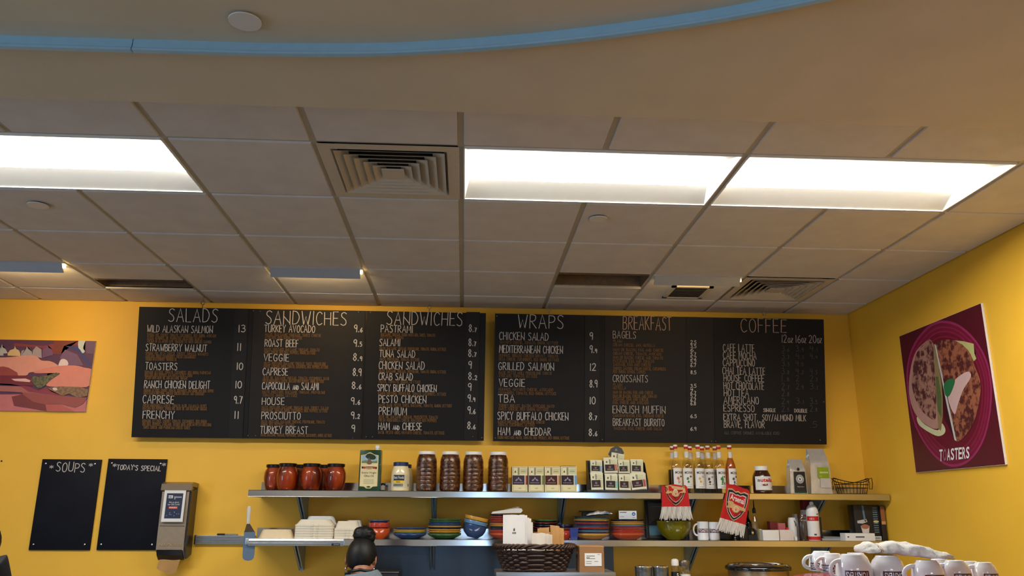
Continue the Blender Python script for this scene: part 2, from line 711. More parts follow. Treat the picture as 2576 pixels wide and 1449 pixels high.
def trim_run(pts, m, y0, y1, z0, z1):
    b = MB()
    vs, fs = [], []
    n = len(pts)
    for i, p in enumerate(pts):
        a, c = pts[max(i - 1, 0)], pts[min(i + 1, n - 1)]
        t = Vector((c[0] - a[0], c[1] - a[1])).normalized()
        nr = Vector((t.y, -t.x))     # towards the camera
        for (o, z) in ((y0, z1), (y0 + 0.003, z0 + 0.011), (y0 + 0.006, z0 + 0.008), (y0 + 0.006, z0), (y1, z0), (y1, z1)):
            vs.append((p[0] + nr.x * o, p[1] + nr.y * o, z))
    for i in range(n - 1):
        for k in range(5):
            fs.append((i * 6 + k, i * 6 + k + 1, i * 6 + k + 7, i * 6 + k + 6))
    b.add(vs, fs, m)
    return b


M_trim = mat('daylight_blue_trim', (164, 208, 234), 0.42, metal=0.1, var=0.03)  # blue of the window daylight is put into this base colour
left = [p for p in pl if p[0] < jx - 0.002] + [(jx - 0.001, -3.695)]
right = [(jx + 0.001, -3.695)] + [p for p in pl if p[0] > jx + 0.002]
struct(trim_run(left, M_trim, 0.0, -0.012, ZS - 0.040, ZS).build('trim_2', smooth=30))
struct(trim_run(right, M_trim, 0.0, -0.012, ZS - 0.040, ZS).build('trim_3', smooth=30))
struct(trim_run(pl, M_dark, -0.013, -0.030, ZS - 0.026, ZS).build('trim_shadow_gap', smooth=30))  # dark strip standing in for the shadow gap behind the trim

# ------------------------------------------------------------------ ceiling fixtures
M_lens = glow('lamp_lens', (255, 251, 243), LAMP)
M_refl = mat('reflector_paint', (236, 234, 226), 0.5, var=0.01)


def make_troffer(cx, cy, label):
    t = thing('ceiling_light', label, 'ceiling light', (cx, cy, ZC), 'recessed fluorescent lights')
    fr = MB()
    X, Y = 0.598, 0.2935
    for x0, x1, y0, y1 in ((-X, X, -Y, -Y + 0.008), (-X, X, Y - 0.008, Y), (-X, -X + 0.006, -Y, Y), (X - 0.006, X, -Y, Y)):
        fr.box((x0, y0, -0.001), (x1, y1, 0.02), M_refl)
    fr.build('frame', t, 0, local=True)
    for s in (-1, 1):
        rf = MB()
        rf.add([(-X, s * (Y - 0.006), 0.003), (X, s * (Y - 0.006), 0.003), (X, s * 0.152, 0.046), (-X, s * 0.152, 0.046)], [(0, 1, 2, 3) if s < 0 else (3, 2, 1, 0)], M_refl)
        rf.build('reflector', t, 0, local=True)
    for s in (-1, 1):
        ep = MB()
        ep.add([(s * (X - 0.005), -Y, 0.0), (s * (X - 0.005), Y, 0.0), (s * (X - 0.03), Y - 0.02, 0.052), (s * (X - 0.03), -Y + 0.02, 0.052)], [(0, 1, 2, 3)], M_refl)
        ep.build('end_plate', t, 0, local=True)
    ln = MB()
    n = 6
    ln.grid(lambda u, v: (-X + 0.03 + (2 * X - 0.06) * u, -0.152 + 0.304 * v, 0.046 - 0.005 * math.sin(PI * v)), 1, n, M_lens)
    ln.build('lens', t, 30, local=True)
    bk = MB()
    bk.box((-X, -Y, 0.056), (X, Y, 0.10), M_refl)
    bk.build('housing', t, 0, local=True)
    return t


yl = (gy(0) + gy(1)) / 2
T0 = make_troffer(1 * G, yl, 'two by four fluorescent ceiling light right of the large square air vent')
copy_thing(T0, (3 * G, yl, ZC), 'fluorescent ceiling light whose end is nearest the right yellow wall')
copy_thing(T0, (-3 * G, yl, ZC), 'fluorescent ceiling light left of the large square air vent, cut by the frame')
copy_thing(T0, (-5 * G, yl, ZC), 'fluorescent ceiling light farthest from the right wall, end to end with its neighbour')

# unseen surface lights added behind the camera to brighten what faces it
for k, x in enumerate((-2.4, 1.2)):
    copy_thing(T0, (x, -7.9, ZS - 0.101), 'unseen fluorescent fill light added behind the camera, %s the right wall' % ('far from' if k == 0 else 'near'), group='added fill lights')

M_vent = mat('vent_paint', (205, 192, 170), 0.6, var=0.03)


def make_vent(cx, cy, label, lab2):
    t = thing('air_vent', label, 'air vent', (cx, cy, ZC), 'square ceiling air vents')
    fr = MB()
    X, I = 0.2985, 0.247
    pts_o = [(-X, -X), (X, -X), (X, X), (-X, X)]
    pts_i = [(-I, -I), (I, -I), (I, I), (-I, I)]
    v = [(x, y, 0.0) for x, y in pts_o] + [(x, y, 0.0) for x, y in pts_i] + [(x * 0.93, y * 0.93, 0.035) for x, y in pts_i]
    f = []
    for k in range(4):
        q = (k + 1) % 4
        f += [(k, k + 4, q + 4, q), (k + 4, k + 8, q + 8, q + 4)]
    fr.add(v, f, M_vent)
    fr.build('frame', t, 0, local=True)
    hs = [0.236, 0.198, 0.160, 0.122, 0.086]
    for k, h in enumerate(hs):
        lv = MB()
        z0, z1 = -0.004, 0.024
        hi = h - 0.052
        o = [(-h, -h), (h, -h), (h, h), (-h, h)]
        i = [(-hi, -hi), (hi, -hi), (hi, hi), (-hi, hi)]
        v = [(x, y, z0) for x, y in o] + [(x, y, z1) for x, y in i] + [(x * 0.985, y * 0.985, z0 + 0.004) for x, y in o] + [(x * 0.985, y * 0.985, z1 + 0.003) for x, y in i]
        f = []
        for q in range(4):
            r = (q + 1) % 4
            f += [(q, r, r + 4, q + 4), (q + 8, q + 12, r + 12, r + 8), (q, q + 8, r + 8, r), (q + 4, r + 4, r + 12, q + 12)]
        lv.add(v, f, M_vent)
        lv.build('louver', t, 0, local=True)
    c = MB()
    c.box((-0.050, -0.050, -0.004), (0.050, 0.050, 0.002), M_vent)
    c.build('centre_plate', t, 0, local=True)
    d = MB()
    d.box((-0.24, -0.24, 0.075), (0.24, 0.24, 0.08), M_dark)
    d.build('duct', t, 0, local=True)
    copy_thing(t, (3.5 * G, (gy(3) + gy(4)) / 2, ZC), lab2)
    return t


make_vent(-0.5 * G, yl, 'large square louvered air vent left of the middle ceiling light', 'small looking square louvered air vent above the coffee menu board')

M_slot = mat('slot_interior', (120, 94, 66), 0.8, var=0.15)
for (i, j), (s0, s1), lab in (((-4, 3), SLOTS[(-4, 3)], 'dark recessed ceiling slot above the salads end of the menu'), ((1, 3), SLOTS[(1, 3)], 'dark recessed ceiling slot above the wraps menu')):
    x0, x1 = i * G + 0.0125, (i + 1) * G - 0.0125
    a, b = gy(j) + G * s0 + 0.0125, gy(j) + G * s1 - 0.0125
    t = thing('ceiling_slot', lab, 'ceiling slot', ((x0 + x1) / 2, (a + b) / 2, ZC), 'dark ceiling slots')
    q = MB()
    q.add([(x0, a, ZC), (x1, a, ZC), (x1, b, ZC), (x0, b, ZC), (x0, a, ZC + 0.09), (x1, a, ZC + 0.09), (x1, b, ZC + 0.09), (x0, b, ZC + 0.09)], [(0, 1, 5, 4), (1, 2, 6, 5), (2, 3, 7, 6), (3, 0, 4, 7), (4, 5, 6, 7)], M_slot)
    q.build('recess', t, 0)
    q = MB()
    q.box((x0, b, ZC - 0.012), (x1, b + 0.006, ZC + 0.006), M_white)
    q.build('lip', t, 0)


# wall-wash lamps: a hanging blade with a small lamp behind it, shining on the wall side
M_wash = glow('wash_lamp', (255, 214, 140), 12.0)
M_washd = glow('wash_lamp_dim', (255, 224, 160), 2.0)
M_blade = mat('blade_paint', (196, 200, 206), 0.35, metal=0.5, var=0.02)
for i, lab, lm in ((-5, 'hanging wall wash lamp at the far left end of the ceiling', M_wash), (-2, 'hanging wall wash lamp above the left sandwiches menu', M_wash), (2, 'pale hanging lamp blade beside the small dark ceiling grille', M_washd)):
    x0, x1 = i * G + 0.02, (i + 1) * G - 0.03
    y = gy(3) + 0.01
    t = thing('wall_wash_lamp', lab, 'ceiling light', ((x0 + x1) / 2, y, ZC), 'wall wash lamps')
    q = MB()
    q.prism([(x0, y, ZC), (x0, y + 0.012, ZC), (x0, y + 0.045, ZC - 0.050), (x0, y + 0.036, ZC - 0.053)], (x1 - x0, 0, 0), M_blade)
    q.build('blade', t, 0)
    q = MB()
    q.box((x0 + 0.01, y + 0.02, ZC - 0.022), (x1 + 0.012, y + 0.035, ZC - 0.006), lm)
    q.build('lamp', t, 0)
    ld = bpy.data.lights.new('wash_light', 'AREA')
    ld.shape, ld.size, ld.size_y, ld.spread = 'RECTANGLE', 0.54, 0.02, 2.0
    ld.energy = {-5: 1.7, -2: 1.5, 2: 0.4}[i]
    ld.color = (1.0, 0.72, 0.36)
    lo = bpy.data.objects.new('wash_light', ld)
    lo.location = (0, 0.055, -0.030)
    lo.rotation_euler = (math.radians(72), 0, 0)
    COL.objects.link(lo)
    lo.parent = t
    for xx in (x0, x1 - 0.02):
        q = MB()
        q.box((xx, y + 0.012, ZC - 0.006), (xx + 0.02, y + 0.05, ZC), M_blade)
        q.build('bracket', t, 0)

# small dark grille
a, b = atZ(1668, 746, ZC), atZ(1796, 720, ZC)
c_, d_ = atZ(1764, 749, ZC), atZ(1689, 718, ZC)
x0, x1 = (a.x + d_.x) / 2, (b.x + c_.x) / 2
y0, y1 = (b.y + d_.y) / 2, (a.y + c_.y) / 2
t = thing('exhaust_grille', 'small dark square exhaust grille in the ceiling above the breakfast menu', 'air vent', ((x0 + x1) / 2, (y0 + y1) / 2, ZC))
q = MB()
for lo, hi in (((x0, y0), (x1, y0 + 0.025)), ((x0, y1 - 0.025), (x1, y1)), ((x0, y0), (x0 + 0.03, y1)), ((x1 - 0.03, y0), (x1, y1))):
    q.box((lo[0], lo[1], ZC - 0.010), (hi[0], hi[1], ZC), M_vent)
q.build('frame', t, 0)
q = MB()
q.box((x0 + 0.03, y0 + 0.025, ZC - 0.004), (x1 - 0.03, y1 - 0.025, ZC), M_dark)
for k in range(9):
    yy = y0 + 0.03 + (y1 - y0 - 0.06) * k / 8
    q.box((x0 + 0.03, yy - 0.002, ZC - 0.008), (x1 - 0.03, yy + 0.002, ZC - 0.002), mat('grille_bar', (52, 44, 38), 0.6))
q.build('grille', t, 0)

M_disc = mat('cover_plate_paint', (226, 222, 214), 0.5, var=0.02)
for (px, py), z, r, lab in (((617, 48), ZS, 0.047, 'white round sprinkler cover plate on the drywall by the curved trim'), ((1505, 547), ZC, 0.046, 'round sprinkler cover plate in the tile behind the middle ceiling light'), ((96, 513), ZC, 0.050, 'round sprinkler cover plate in the tile by the left ceiling light')):
    p = atZ(px, py, z)
    t = thing('sprinkler_cover', lab, 'sprinkler cover', (p.x, p.y, z), 'round ceiling cover plates')
    q = MB()
    q.lathe([(r, z - 0.008), (r * 0.985, z - 0.0105), (0.0001, z - 0.0115)], M_disc, n=40, c=(p.x, p.y, 0))
    q.lathe([(r, z - 0.008), (r, z - 0.0065), (0.0001, z - 0.0065)], M_disc, n=40, c=(p.x, p.y, 0))
    q.build('plate', t)
    q = MB()
    q.lathe([(r * 0.8, z - 0.0065), (r * 0.8, z)], M_dark, n=32, c=(p.x, p.y, 0))
    q.build('collar', t)

# ================================================================== the two hanging menu boards
class Board:
    """a plane leaning out at the top: TL corner, bottom line; px -> (u, v) in metres"""

    def __init__(s, x0, x1, yt, zt, yb, zb, name=None):
        s.o = Vector((x0, yt, zt))
        s.U = Vector((1, 0, 0))
        d = Vector((0, yb - yt, zb - zt))
        s.h = d.length
        s.w = x1 - x0
        s.V = d.normalized()
        s.N = s.V.cross(s.U).normalized()
        if s.N.y > 0:
            s.N = -s.N

    def uv(s, px, py):
        d = ray(px, py)
        t = (s.o - CAM).dot(s.N) / d.dot(s.N)
        q = CAM + d * t - s.o
        return q.dot(s.U), q.dot(s.V)

    def P(s, u, v, n=0.0):
        return s.o + s.U * u + s.V * v + s.N * n


M_panel = [M_board, mat('chalkboard_warm', (33, 29, 27), 0.6, spec=0.25, var=0.12, scale=5), mat('chalkboard_strip', (30, 28, 28), 0.6, spec=0.25, var=0.1, scale=5)]
M_screw = mat('screw_head', (120, 116, 112), 0.35, metal=0.8, var=0.05)


def slab(mb, B, u0, u1, v0, v1, n0, n1, m):
    p = [B.P(u0, v0, n0), B.P(u1, v0, n0), B.P(u1, v1, n0), B.P(u0, v1, n0)]
    mb.prism(p, B.N * (n1 - n0), m)


def write(mb, B, x0, yb, x1, hpx, t, m, sw, n=0.0055, detail=3, jit=0.02):
    u0, v0 = B.uv(x0, yb)
    u1, _ = B.uv(x1, yb + (x1 - x0) * 0.0157)
    _, vt = B.uv(x0, yb - hpx)
    H = v0 - vt
    chalk(mb, t, m, lambda x, y: B.P(u0 + x, v0 - y, n), max(u1 - u0, 0.006), H, sw, detail, jit)


def menu(label, B, cuts, strips, sections, hooks, lab2):
    root = thing('menu_board', label, 'menu board', tuple(B.P(B.w / 2, B.h, 0)), 'hanging chalkboard menus')
    for k in range(3):
        q = MB()
        slab(q, B, cuts[k] + 0.001, cuts[k + 1] - 0.001, 0.0, B.h, -0.012, 0.0, M_panel[k % 2])
        q.build('panel', root, 0)
    for (a, b, up) in strips:
        q = MB()
        slab(q, B, a, b, -up, B.h, 0.0, 0.005, M_panel[2])
        q.build('price_strip', root, 0)
    for title, items, prices, desc, faded, sz in sections:
        q = MB()
        write(q, B, title[1], title[2], title[3], 33, title[0], M_chalkw if sz == 0 else mat('warm_chalk', (170, 142, 122), 0.9, var=0.08, scale=60), 0.0056)
        q.build('heading_lettering', root, 0)
        for (x, y, x1, t, *hh) in items:
            q = MB()
            write(q, B, x, y, x1, hh[0] if hh else 17.5, t, M_chalkw if not sz else mat('dim_chalk', (170, 158, 146), 0.9, var=0.08, scale=60), 0.0047)
            q.build('dish_lettering', root, 0)
        for (x, y, x1, t, *hh) in prices or []:
            q = MB()
            write(q, B, x, y, x1, hh[0] if hh else 17.5, t, M_chalkw, 0.006 if not hh else 0.004, n=0.0075)
            q.build('price_lettering', root, 0)
        q, last = MB(), None
        for (x, y, x1, t) in (desc or []) + [(0, 9999, 0, '')]:
            if last is not None and y - last > 13:
                q.build('description_lettering', root, 0)
                q = MB()
            if t:
                write(q, B, x, y, x1, 7.2, t, M_chalkg, 0.0033, detail=1)
            last = y
        if faded:
            for (x, y, x1, t, *hh) in faded:
                q = MB()
                write(q, B, x, y, x1, hh[0] if hh else 15, t, M_chalkd, 0.0036)
                q.build('faded_lettering', root, 0)
    for (px, py) in lab2:
        u, v = B.uv(px, py)
        q = MB()
        c = B.P(u, v, 0.0)
        rot = B.N.to_track_quat('Z', 'X').to_matrix().to_4x4()
        q.lathe([(0.005, 0.0), (0.005, 0.003), (0.003, 0.005), (0.0001, 0.0052)], M_screw, n=12, c=c, mtx=rot)
        q.build('screw', root)
    for px in hooks:
        u, _ = B.uv(px, 780)
        c = B.P(u, 0, -0.006)
        q = MB()
        pts = [c + Vector((0, 0, -0.004)), c + Vector((0, 0, 0.022))]
        for k in range(15):
            a = -PI / 2 + 2 * PI * k / 15
            pts.append(c + Vector((0.0125 * math.cos(a), 0, 0.037 + 0.0135 * math.sin(a))))
        q.tube(pts, 0.0030, M_chrome, 6)
        q.build('eye_hook', root)
        q = MB()
        q.tube([c + Vector((0, 0, 0.049)), Vector((c.x, c.y + 0.012, ZC + 0.001))], 0.0008, M_screw, 5)
        q.build('hanging_wire', root)
    return root


B1 = Board(-2.266, 0.176, -0.21, 2.992, -0.06, 2.098)
B2 = Board(0.240, 2.661, -0.21, 2.991, -0.06, 2.096)
u_ = lambda B, x, y: B.uv(x, y)[0]
V, H_, CU_ = 'BALSAMIC VINEGAR', 'HAVARTI CHEESE', 'CUCUMBERS'
salads = (('SALADS', 424.4, 808.5, 547), [(371, 835.3, 535, 'WILD ALASKAN SALMON'), (367.3, 882.3, 520, 'STRAWBERRY WALNUT'), (366, 929.5, 446, 'TOASTERS'), (363.5, 975.7, 528, 'RANCH CHICKEN DELIGHT', 18.5), (359.8, 1014, 437, 'CAPRESE', 19.5), (359.8, 1052.7, 438.6, 'FRENCHY', 19.5)],
          [(601, 835.3, 617, '13'), (597.5, 882, 606.5, '11'), (596.5, 929.5, 611, '10'), (593, 976, 608, '10'), (589.7, 1014.7, 609, '9.7'), (590.5, 1052.7, 600.5, '11')],
          [(371, 845.7, 544, 'SPRING MIX, CHERRY TOMATO, CUCUMBERS, RED ONION, AVOCADO'), (371, 853.3, 509, 'SLICED ALMONDS, OIL MARINATED ARTICHOKE HEARTS'), (370, 861.6, 532, 'TOSSED IN CILANTRO LIME VINAIGRETTE WITH GRILLED SALMON'),
           (367, 892, 524, 'SPRING MIX, FETA CHEESE, CHERRY TOMATO, WALNUTS'), (367, 899.7, 493, 'AVOCADO, DRIED CRANBERRIES, FRESH STRAWBERRY'), (367, 906.8, 445, 'TOSSED IN RASPBERRY VINAIGRETTE'),
           (365.5, 939.2, 530, 'ROMAINE LETTUCE, TOMATO, CUCUMBERS, RED ONION, PARMESAN'), (365, 946.6, 483.6, 'ROASTED RED PEPPERS, KALAMATA OLIVES, CORN'), (365, 953.6, 471.6, 'TOSSED WITH OLIVE OIL AND BALSAMIC VINEGAR'),
           (363, 985, 538, 'ROMAINE LETTUCE, CHERRY TOMATO, CUCUMBERS, RED ONION, RED BELL PEPPER'), (362, 992.4, 514, 'WITH RANCH DRESSING, GRILLED CHICKEN BREAST AND CROUTONS'),
           (361, 1023, 520, 'FRESH MOZZARELLA CHEESE, TOMATO, BASIL, KALAMATA OLIVES'), (360, 1030.6, 521, 'ROASTED RED PEPPERS, SPRING MIX, OLIVE OIL AND BALSAMIC VINEGAR'),
           (359, 1062, 520, 'ROMAINE LETTUCE, CHERRY TOMATO, CUCUMBERS, RED ONION'), (359, 1070.2, 532, 'RED BELL PEPPERS, AVOCADO, TOSSED WITH AFRICAN PESTO DRESSING'), (361, 1078.3, 478.6, 'SWISS CHEESE AND PARMESAN CHEESE CUBES')], None, 0)
sand1 = (('SANDWICHES', 668.7, 814.7, 871.6), [(666, 834.7, 792, 'TURKEY AVOCADO'), (666.7, 871.5, 750, 'ROAST BEEF'), (664, 907.7, 726.6, 'VEGGIE'), (661.4, 943.5, 723.7, 'CAPRESE'), (659.5, 979, 801.5, 'CAPOCOLLA ^AND^ SALAMI'), (659.5, 1017.6, 715, 'HOUSE'), (658.3, 1053.9, 755.6, 'PROSCIUTTO'), (655, 1090.2, 774, 'TURKEY BREAST', 18.5)],
         [(891.4, 834.7, 910, '9.^6'), (890, 871.5, 909, '9.^5'), (888.5, 907, 909, '8.^9'), (887.8, 945, 909, '8.9'), (885.6, 978, 907, '8.^6'), (883.7, 1017, 904, '9.^6'), (883.7, 1052.7, 903, '9.^2'), (885, 1086, 893, '9')],
         [(667.4, 845.4, 807.6, 'MAYO, BALSAMIC VINEGAR, SWISS CHEESE'), (667, 852.4, 760, 'AVOCADO, RED ONION, LETTUCE'), (665.8, 882, 803.5, 'MAYO, MUSTARD, BALSAMIC VINEGAR, TOMATO'), (665, 889.6, 794, 'SWISS CHEESE, RED BELL PEPPERS, ONION, LETTUCE'),
          (665, 917, 819.7, 'MAYO, MUSTARD, BALSAMIC VINEGAR, SWISS, PROVOLONE'), (664, 925, 825.7, 'CHEESE, AVOCADO, ONION, TOMATO, CUCUMBERS, BELL PEPPERS, LETTUCE'), (662.6, 953.6, 829, 'OLIVE OIL, BALSAMIC VINEGAR, TOMATO, CUCUMBERS, BASIL'), (662, 961.2, 815, 'FRESH MOZZARELLA CHEESE, ROASTED RED PEPPERS, ONION, LETTUCE'),
          (661, 989, 818.4, 'MAYO, MUSTARD, BALSAMIC VINEGAR, PROVOLONE'), (661, 997.6, 748, 'TOMATO, ONION, LETTUCE'), (659.5, 1028, 826, 'MAYO, MUSTARD, BALSAMIC VINEGAR, HAM, TURKEY, SALAMI'), (659, 1035.4, 824.5, 'PROVOLONE, TOMATO, ONION, CUCUMBERS, BELL PEPPERS, LETTUCE'),
          (658, 1063.5, 817, 'MAYO, MUSTARD, BALSAMIC VINEGAR, PROVOLONE, TOMATO'), (657.5, 1070.5, 741, 'ONION, RED PEPPERS, LETTUCE'), (656.6, 1097.4, 835, 'MAYO, BALSAMIC VINEGAR, PROVOLONE, TOMATO, CUCUMBERS, ONION, LETTUCE')], None, 0)
sand2 = (('SANDWICHES', 973, 816.4, 1162.7), [(958.6, 835.7, 1038, 'PASTRAMI'), (955, 870, 1006, 'SALAMI'), (954.5, 898, 1044, 'TUNA SALAD'), (953, 928, 1067.8, 'CHICKEN SALAD', 19), (952.5, 955.5, 1037.8, 'CRAB SALAD'), (950, 983.8, 1097.5, 'SPICY BUFFALO CHICKEN'), (953, 1012.8, 1071.6, 'PESTO CHICKEN', 18.5), (953, 1043, 1022.6, 'PREMIUM', 18.5), (952, 1080.5, 1060.5, 'HAM ^AND^ CHEESE')],
         [(1179.6, 834.7, 1196.5, '8.^7'), (1179, 869.8, 1195.5, '8.^7'), (1178.4, 897, 1196, '8.^7'), (1178.4, 926.6, 1186, '9'), (1178.4, 954.8, 1197.8, '8.^2'), (1177.6, 982, 1185.5, '9'), (1176.5, 1010, 1194, '9.^4'), (1176.5, 1040.6, 1194, '9.^6'), (1175.5, 1078.8, 1194, '8.^6')],
         [(959, 845, 1094, 'BALSAMIC VINEGAR, DIJON MUSTARD, SWISS, TOMATO'), (959, 852.4, 1014, 'LETTUCE, ONION'), (956, 880, 1122, 'MAYO, BALSAMIC VINEGAR, PROVOLONE, TOMATO, ONION, LETTUCE'), (956, 907, 1055, 'MAYO, PROVOLONE, TOMATO, LETTUCE'), (954, 937, 1122, 'MAYO, BALSAMIC VINEGAR, PROVOLONE, TOMATO, ONION, LETTUCE'),
          (954, 963.4, 1058, 'MAYO, TOMATO, ONION, LETTUCE'), (952, 993, 1122, 'RANCH DRESSING, PROVOLONE, TOMATO, CUCUMBERS, LETTUCE'), (953, 1022.5, 1136.6, 'MAYO, BASIL PESTO, SWISS, BALSAMIC, TOMATO, ONION, LETTUCE'), (953, 1051.6, 1101, 'OLIVE OIL, BALSAMIC VINEGAR, PROSCIUTTO, TOMATO'), (953, 1060, 1098, 'FRESH MOZZARELLA CHEESE, ROASTED RED PEPPERS'), (952, 1091, 1118, 'BASIL PESTO AIOLI, HAVARTI CHEESE, TOMATO, LETTUCE')], None, 0)
wraps = (('WRAPS', 1303, 825, 1417), [(1256, 854.4, 1379, 'CHICKEN SALAD', 18.8), (1256, 887, 1415, 'MEDITERRANEAN CHICKEN', 18.8), (1254, 930, 1393, 'GRILLED SALMON', 18.8), (1255, 971.7, 1319.6, 'VEGGIE', 18.8), (1253.5, 1012, 1294.5, 'TBA', 18.8), (1252, 1055, 1429, 'SPICY BUFFALO CHICKEN', 18.8), (1252.8, 1094, 1385, 'HAM ^AND^ CHEDDAR', 18.8)],
         [(1483.5, 854, 1491, '9'), (1483, 887, 1500, '9.^4'), (1484, 932, 1498, '12'), (1483, 974, 1502, '8.9'), (1483.5, 1015.8, 1497, '10'), (1481.5, 1056, 1498.6, '8.^7'), (1481, 1096, 1500, '8.^6')],
         [(1258, 864.5, 1403.6, 'HAVARTI CHEESE, TOMATO, ONION, LETTUCE'), (1256, 897.3, 1403, 'HUMMUS, GRILLED CHICKEN BREAST, TOMATO'), (1256, 906.7, 1406, 'FETA CHEESE, CUCUMBERS, RED ONION, LETTUCE'), (1255, 940.7, 1388, 'BASIL PESTO AIOLI, PROVOLONE CHEESE'), (1255, 948.8, 1351, 'AVOCADO, TOMATO, LETTUCE'),
          (1254.6, 982.5, 1390.7, 'HUMMUS, HAVARTI CHEESE, AVOCADO'), (1254, 992, 1399, 'CUCUMBERS, TOMATO, RED ONION, LETTUCE'), (1254.6, 1023.7, 1393.5, 'TURKEY BREAST, BACON, AVOCADO, MAYO'), (1254, 1032, 1380, 'SWISS CHEESE, RED ONION, LETTUCE'), (1252.7, 1064, 1370, 'RANCH DRESSING, PROVOLONE CHEESE'), (1252.7, 1071.8, 1345, 'TOMATO, CUCUMBERS, LETTUCE'), (1252, 1103.7, 1432, 'DIJON MUSTARD, MAYO, TOMATO, DILL PICKLES, RED ONION, LETTUCE')], None, 0)
bx = 1542
brk = (('BREAKFAST', 1566.7, 828.8, 1688.7), [(1542, 850.8, 1599, 'BAGELS'), (1541, 960.6, 1629, 'CROISSANTS'), (1541.5, 1038.7, 1673, 'ENGLISH MUFFIN', 18.8), (1542, 1070.4, 1670.6, 'BREAKFAST BURRITO')],
       [(1736.6, y, 1736.6 + wd, t, 8.5) for y, t, wd in ((865, '2.5', 14), (875, '3.5', 14), (884.4, '6', 7), (895, '5.7', 13), (904, '5.2', 14), (914, '5.2', 14), (922.8, '6.7', 13), (940.8, '8.5', 14), (974.8, '3.5', 14), (984, '4', 6), (992.4, '6.7', 13), (1000.8, '5.7', 13), (1010, '6.7', 13), (1019, '6.8', 13), (1051, '6.5', 15), (1082.8, '6.9', 14))],
       [(bx, 861.6, 1564, 'PLAIN'), (bx, 871, 1647, 'CREAM CHEESE, JAM, NUTELLA'), (bx, 883, 1668.7, 'HAM OR BACON, EGG AND CHEESE'), (bx, 892.6, 1663, 'CREAM CHEESE, TOMATO, AVOCADO'), (bx, 902.5, 1667, 'HAM OR BACON, CHEESE AND TOMATO'), (bx, 911.4, 1645, 'PASTRAMI, EGG AND TOMATO'), (bx, 920, 1637, 'SAUSAGE, EGG AND CHEESE'), (bx, 930, 1674.6, 'SMOKED SALMON, CREAM CHEESE, CUCUMBERS'), (bx, 938.4, 1623, 'RED ONION, LEMON, CAPERS'),
        (bx, 971, 1564, 'PLAIN'), (bx, 979.4, 1574, 'NUTELLA'), (bx, 990, 1642.4, 'HAM OR BACON, EGG AND CHEESE'), (bx, 999.4, 1651, 'HAM OR BACON, CHEESE AND TOMATO'), (bx, 1007, 1630.5, 'SAUSAGE, EGG AND CHEESE'), (bx, 1015.8, 1630.7, 'EGG, CHEESE AND AVOCADO'), (bx, 1048.6, 1669.4, 'CANADIAN BACON, EGG, CHEDDAR CHEESE'), (bx + 2, 1081, 1664.7, 'SAUSAGE, EGG, CHEESE AND SALSA')], None, 1)
fd = []
for y, a in ((884, ('3.6', '3.9', '4.1')), (902.5, ('3.7', '4.1', '4.4')), (920.4, ('3.3', '4.0', '')), (940.8, ('3.8', '4.2', '4.5')), (958.8, ('1.8', '2', '2.3')), (979, ('2.7', '2.9', '3.1')), (996, ('2.8', '', '')), (1015.9, ('2.4', '3.1', '3.5')), (1035, ('2.5', '', '2.8')), (1075.3, ('', '', '.5'))):
    for k, x in enumerate((1966, 2002, 2037)):
        if a[k]:
            fd.append((x, y, x + (17 if len(a[k]) > 1 else 7), a[k][:2] + '^' + a[k][2:] if len(a[k]) > 1 else a[k]))
fd.append((1821.5, 1092, 1960, 'ALL COFFEE DRINKS AVAILABLE ICED', 7))
cof = (('COFFEE', 1863, 835, 1977.6), [(1966, 861.7, 1992, '12^OZ', 19), (2001.5, 861.9, 2025.7, '16^OZ', 19), (2035, 862.4, 2065, '20^OZ', 19), (1818.7, 884, 1897, 'CAFE LATTE', 18.5), (1818.7, 902.5, 1901.8, 'CAFE MOCHA', 17), (1818, 920.4, 1897.8, 'CAPPUCCINO', 17), (1817, 940.8, 1923.6, 'CHAI TEA LATTE', 17.5), (1820.4, 958.8, 1920.8, 'HOUSE COFFEE', 16), (1820.4, 979, 1920.8, 'HOT CHOCOLATE', 17.5), (1820.8, 996, 1882.6, 'HOT^ ^TEA', 16),
       (1820.4, 1015.9, 1908, 'AMERICANO', 18), (1820.4, 1035, 1897, 'ESPRESSO', 17), (1920, 1035.8, 1950, 'SINGLE', 8.5), (1998, 1037, 2029.7, 'DOUBLE', 8.5), (1820, 1057, 1905.6, 'EXTRA SHOT,', 16.5), (1917, 1057.7, 2026.4, 'SOY/ALMOND MILK', 15), (1821, 1075.3, 1922.5, 'BRAVE, FLAVOR', 16.5)], None, None, fd, 1)
menu('wide hanging chalkboard menu of salads and sandwiches', B1, [0, u_(B1, 632, 900), u_(B1, 918, 900), B1.w],
     [(u_(B1, 585, 900), u_(B1, 620, 900), 0), (u_(B1, 880, 900), u_(B1, 915, 900), 0), (u_(B1, 1171, 900), u_(B1, 1205, 900), 0.006)], [salads, sand1, sand2], [508, 1080], [(638, 782), (655, 783), (624, 1096), (643, 1096), (902, 785), (932, 786), (887, 1102), (921, 1099), (937, 1099), (1212, 1101), (1189, 1098)])
menu('wide hanging chalkboard menu of wraps, breakfast and coffee', B2, [0, u_(B2, 1521, 900), u_(B2, 1796, 900), B2.w],
     [(u_(B2, 1471, 900), u_(B2, 1508, 900), 0), (u_(B2, 1727, 900), u_(B2, 1762, 900), 0)], [wraps, brk, cof], [1382, 1924], [(1250, 795), (1246, 1102), (1515, 1106), (1790, 1110), (1800, 1110), (2063, 1107), (2072, 1011)])

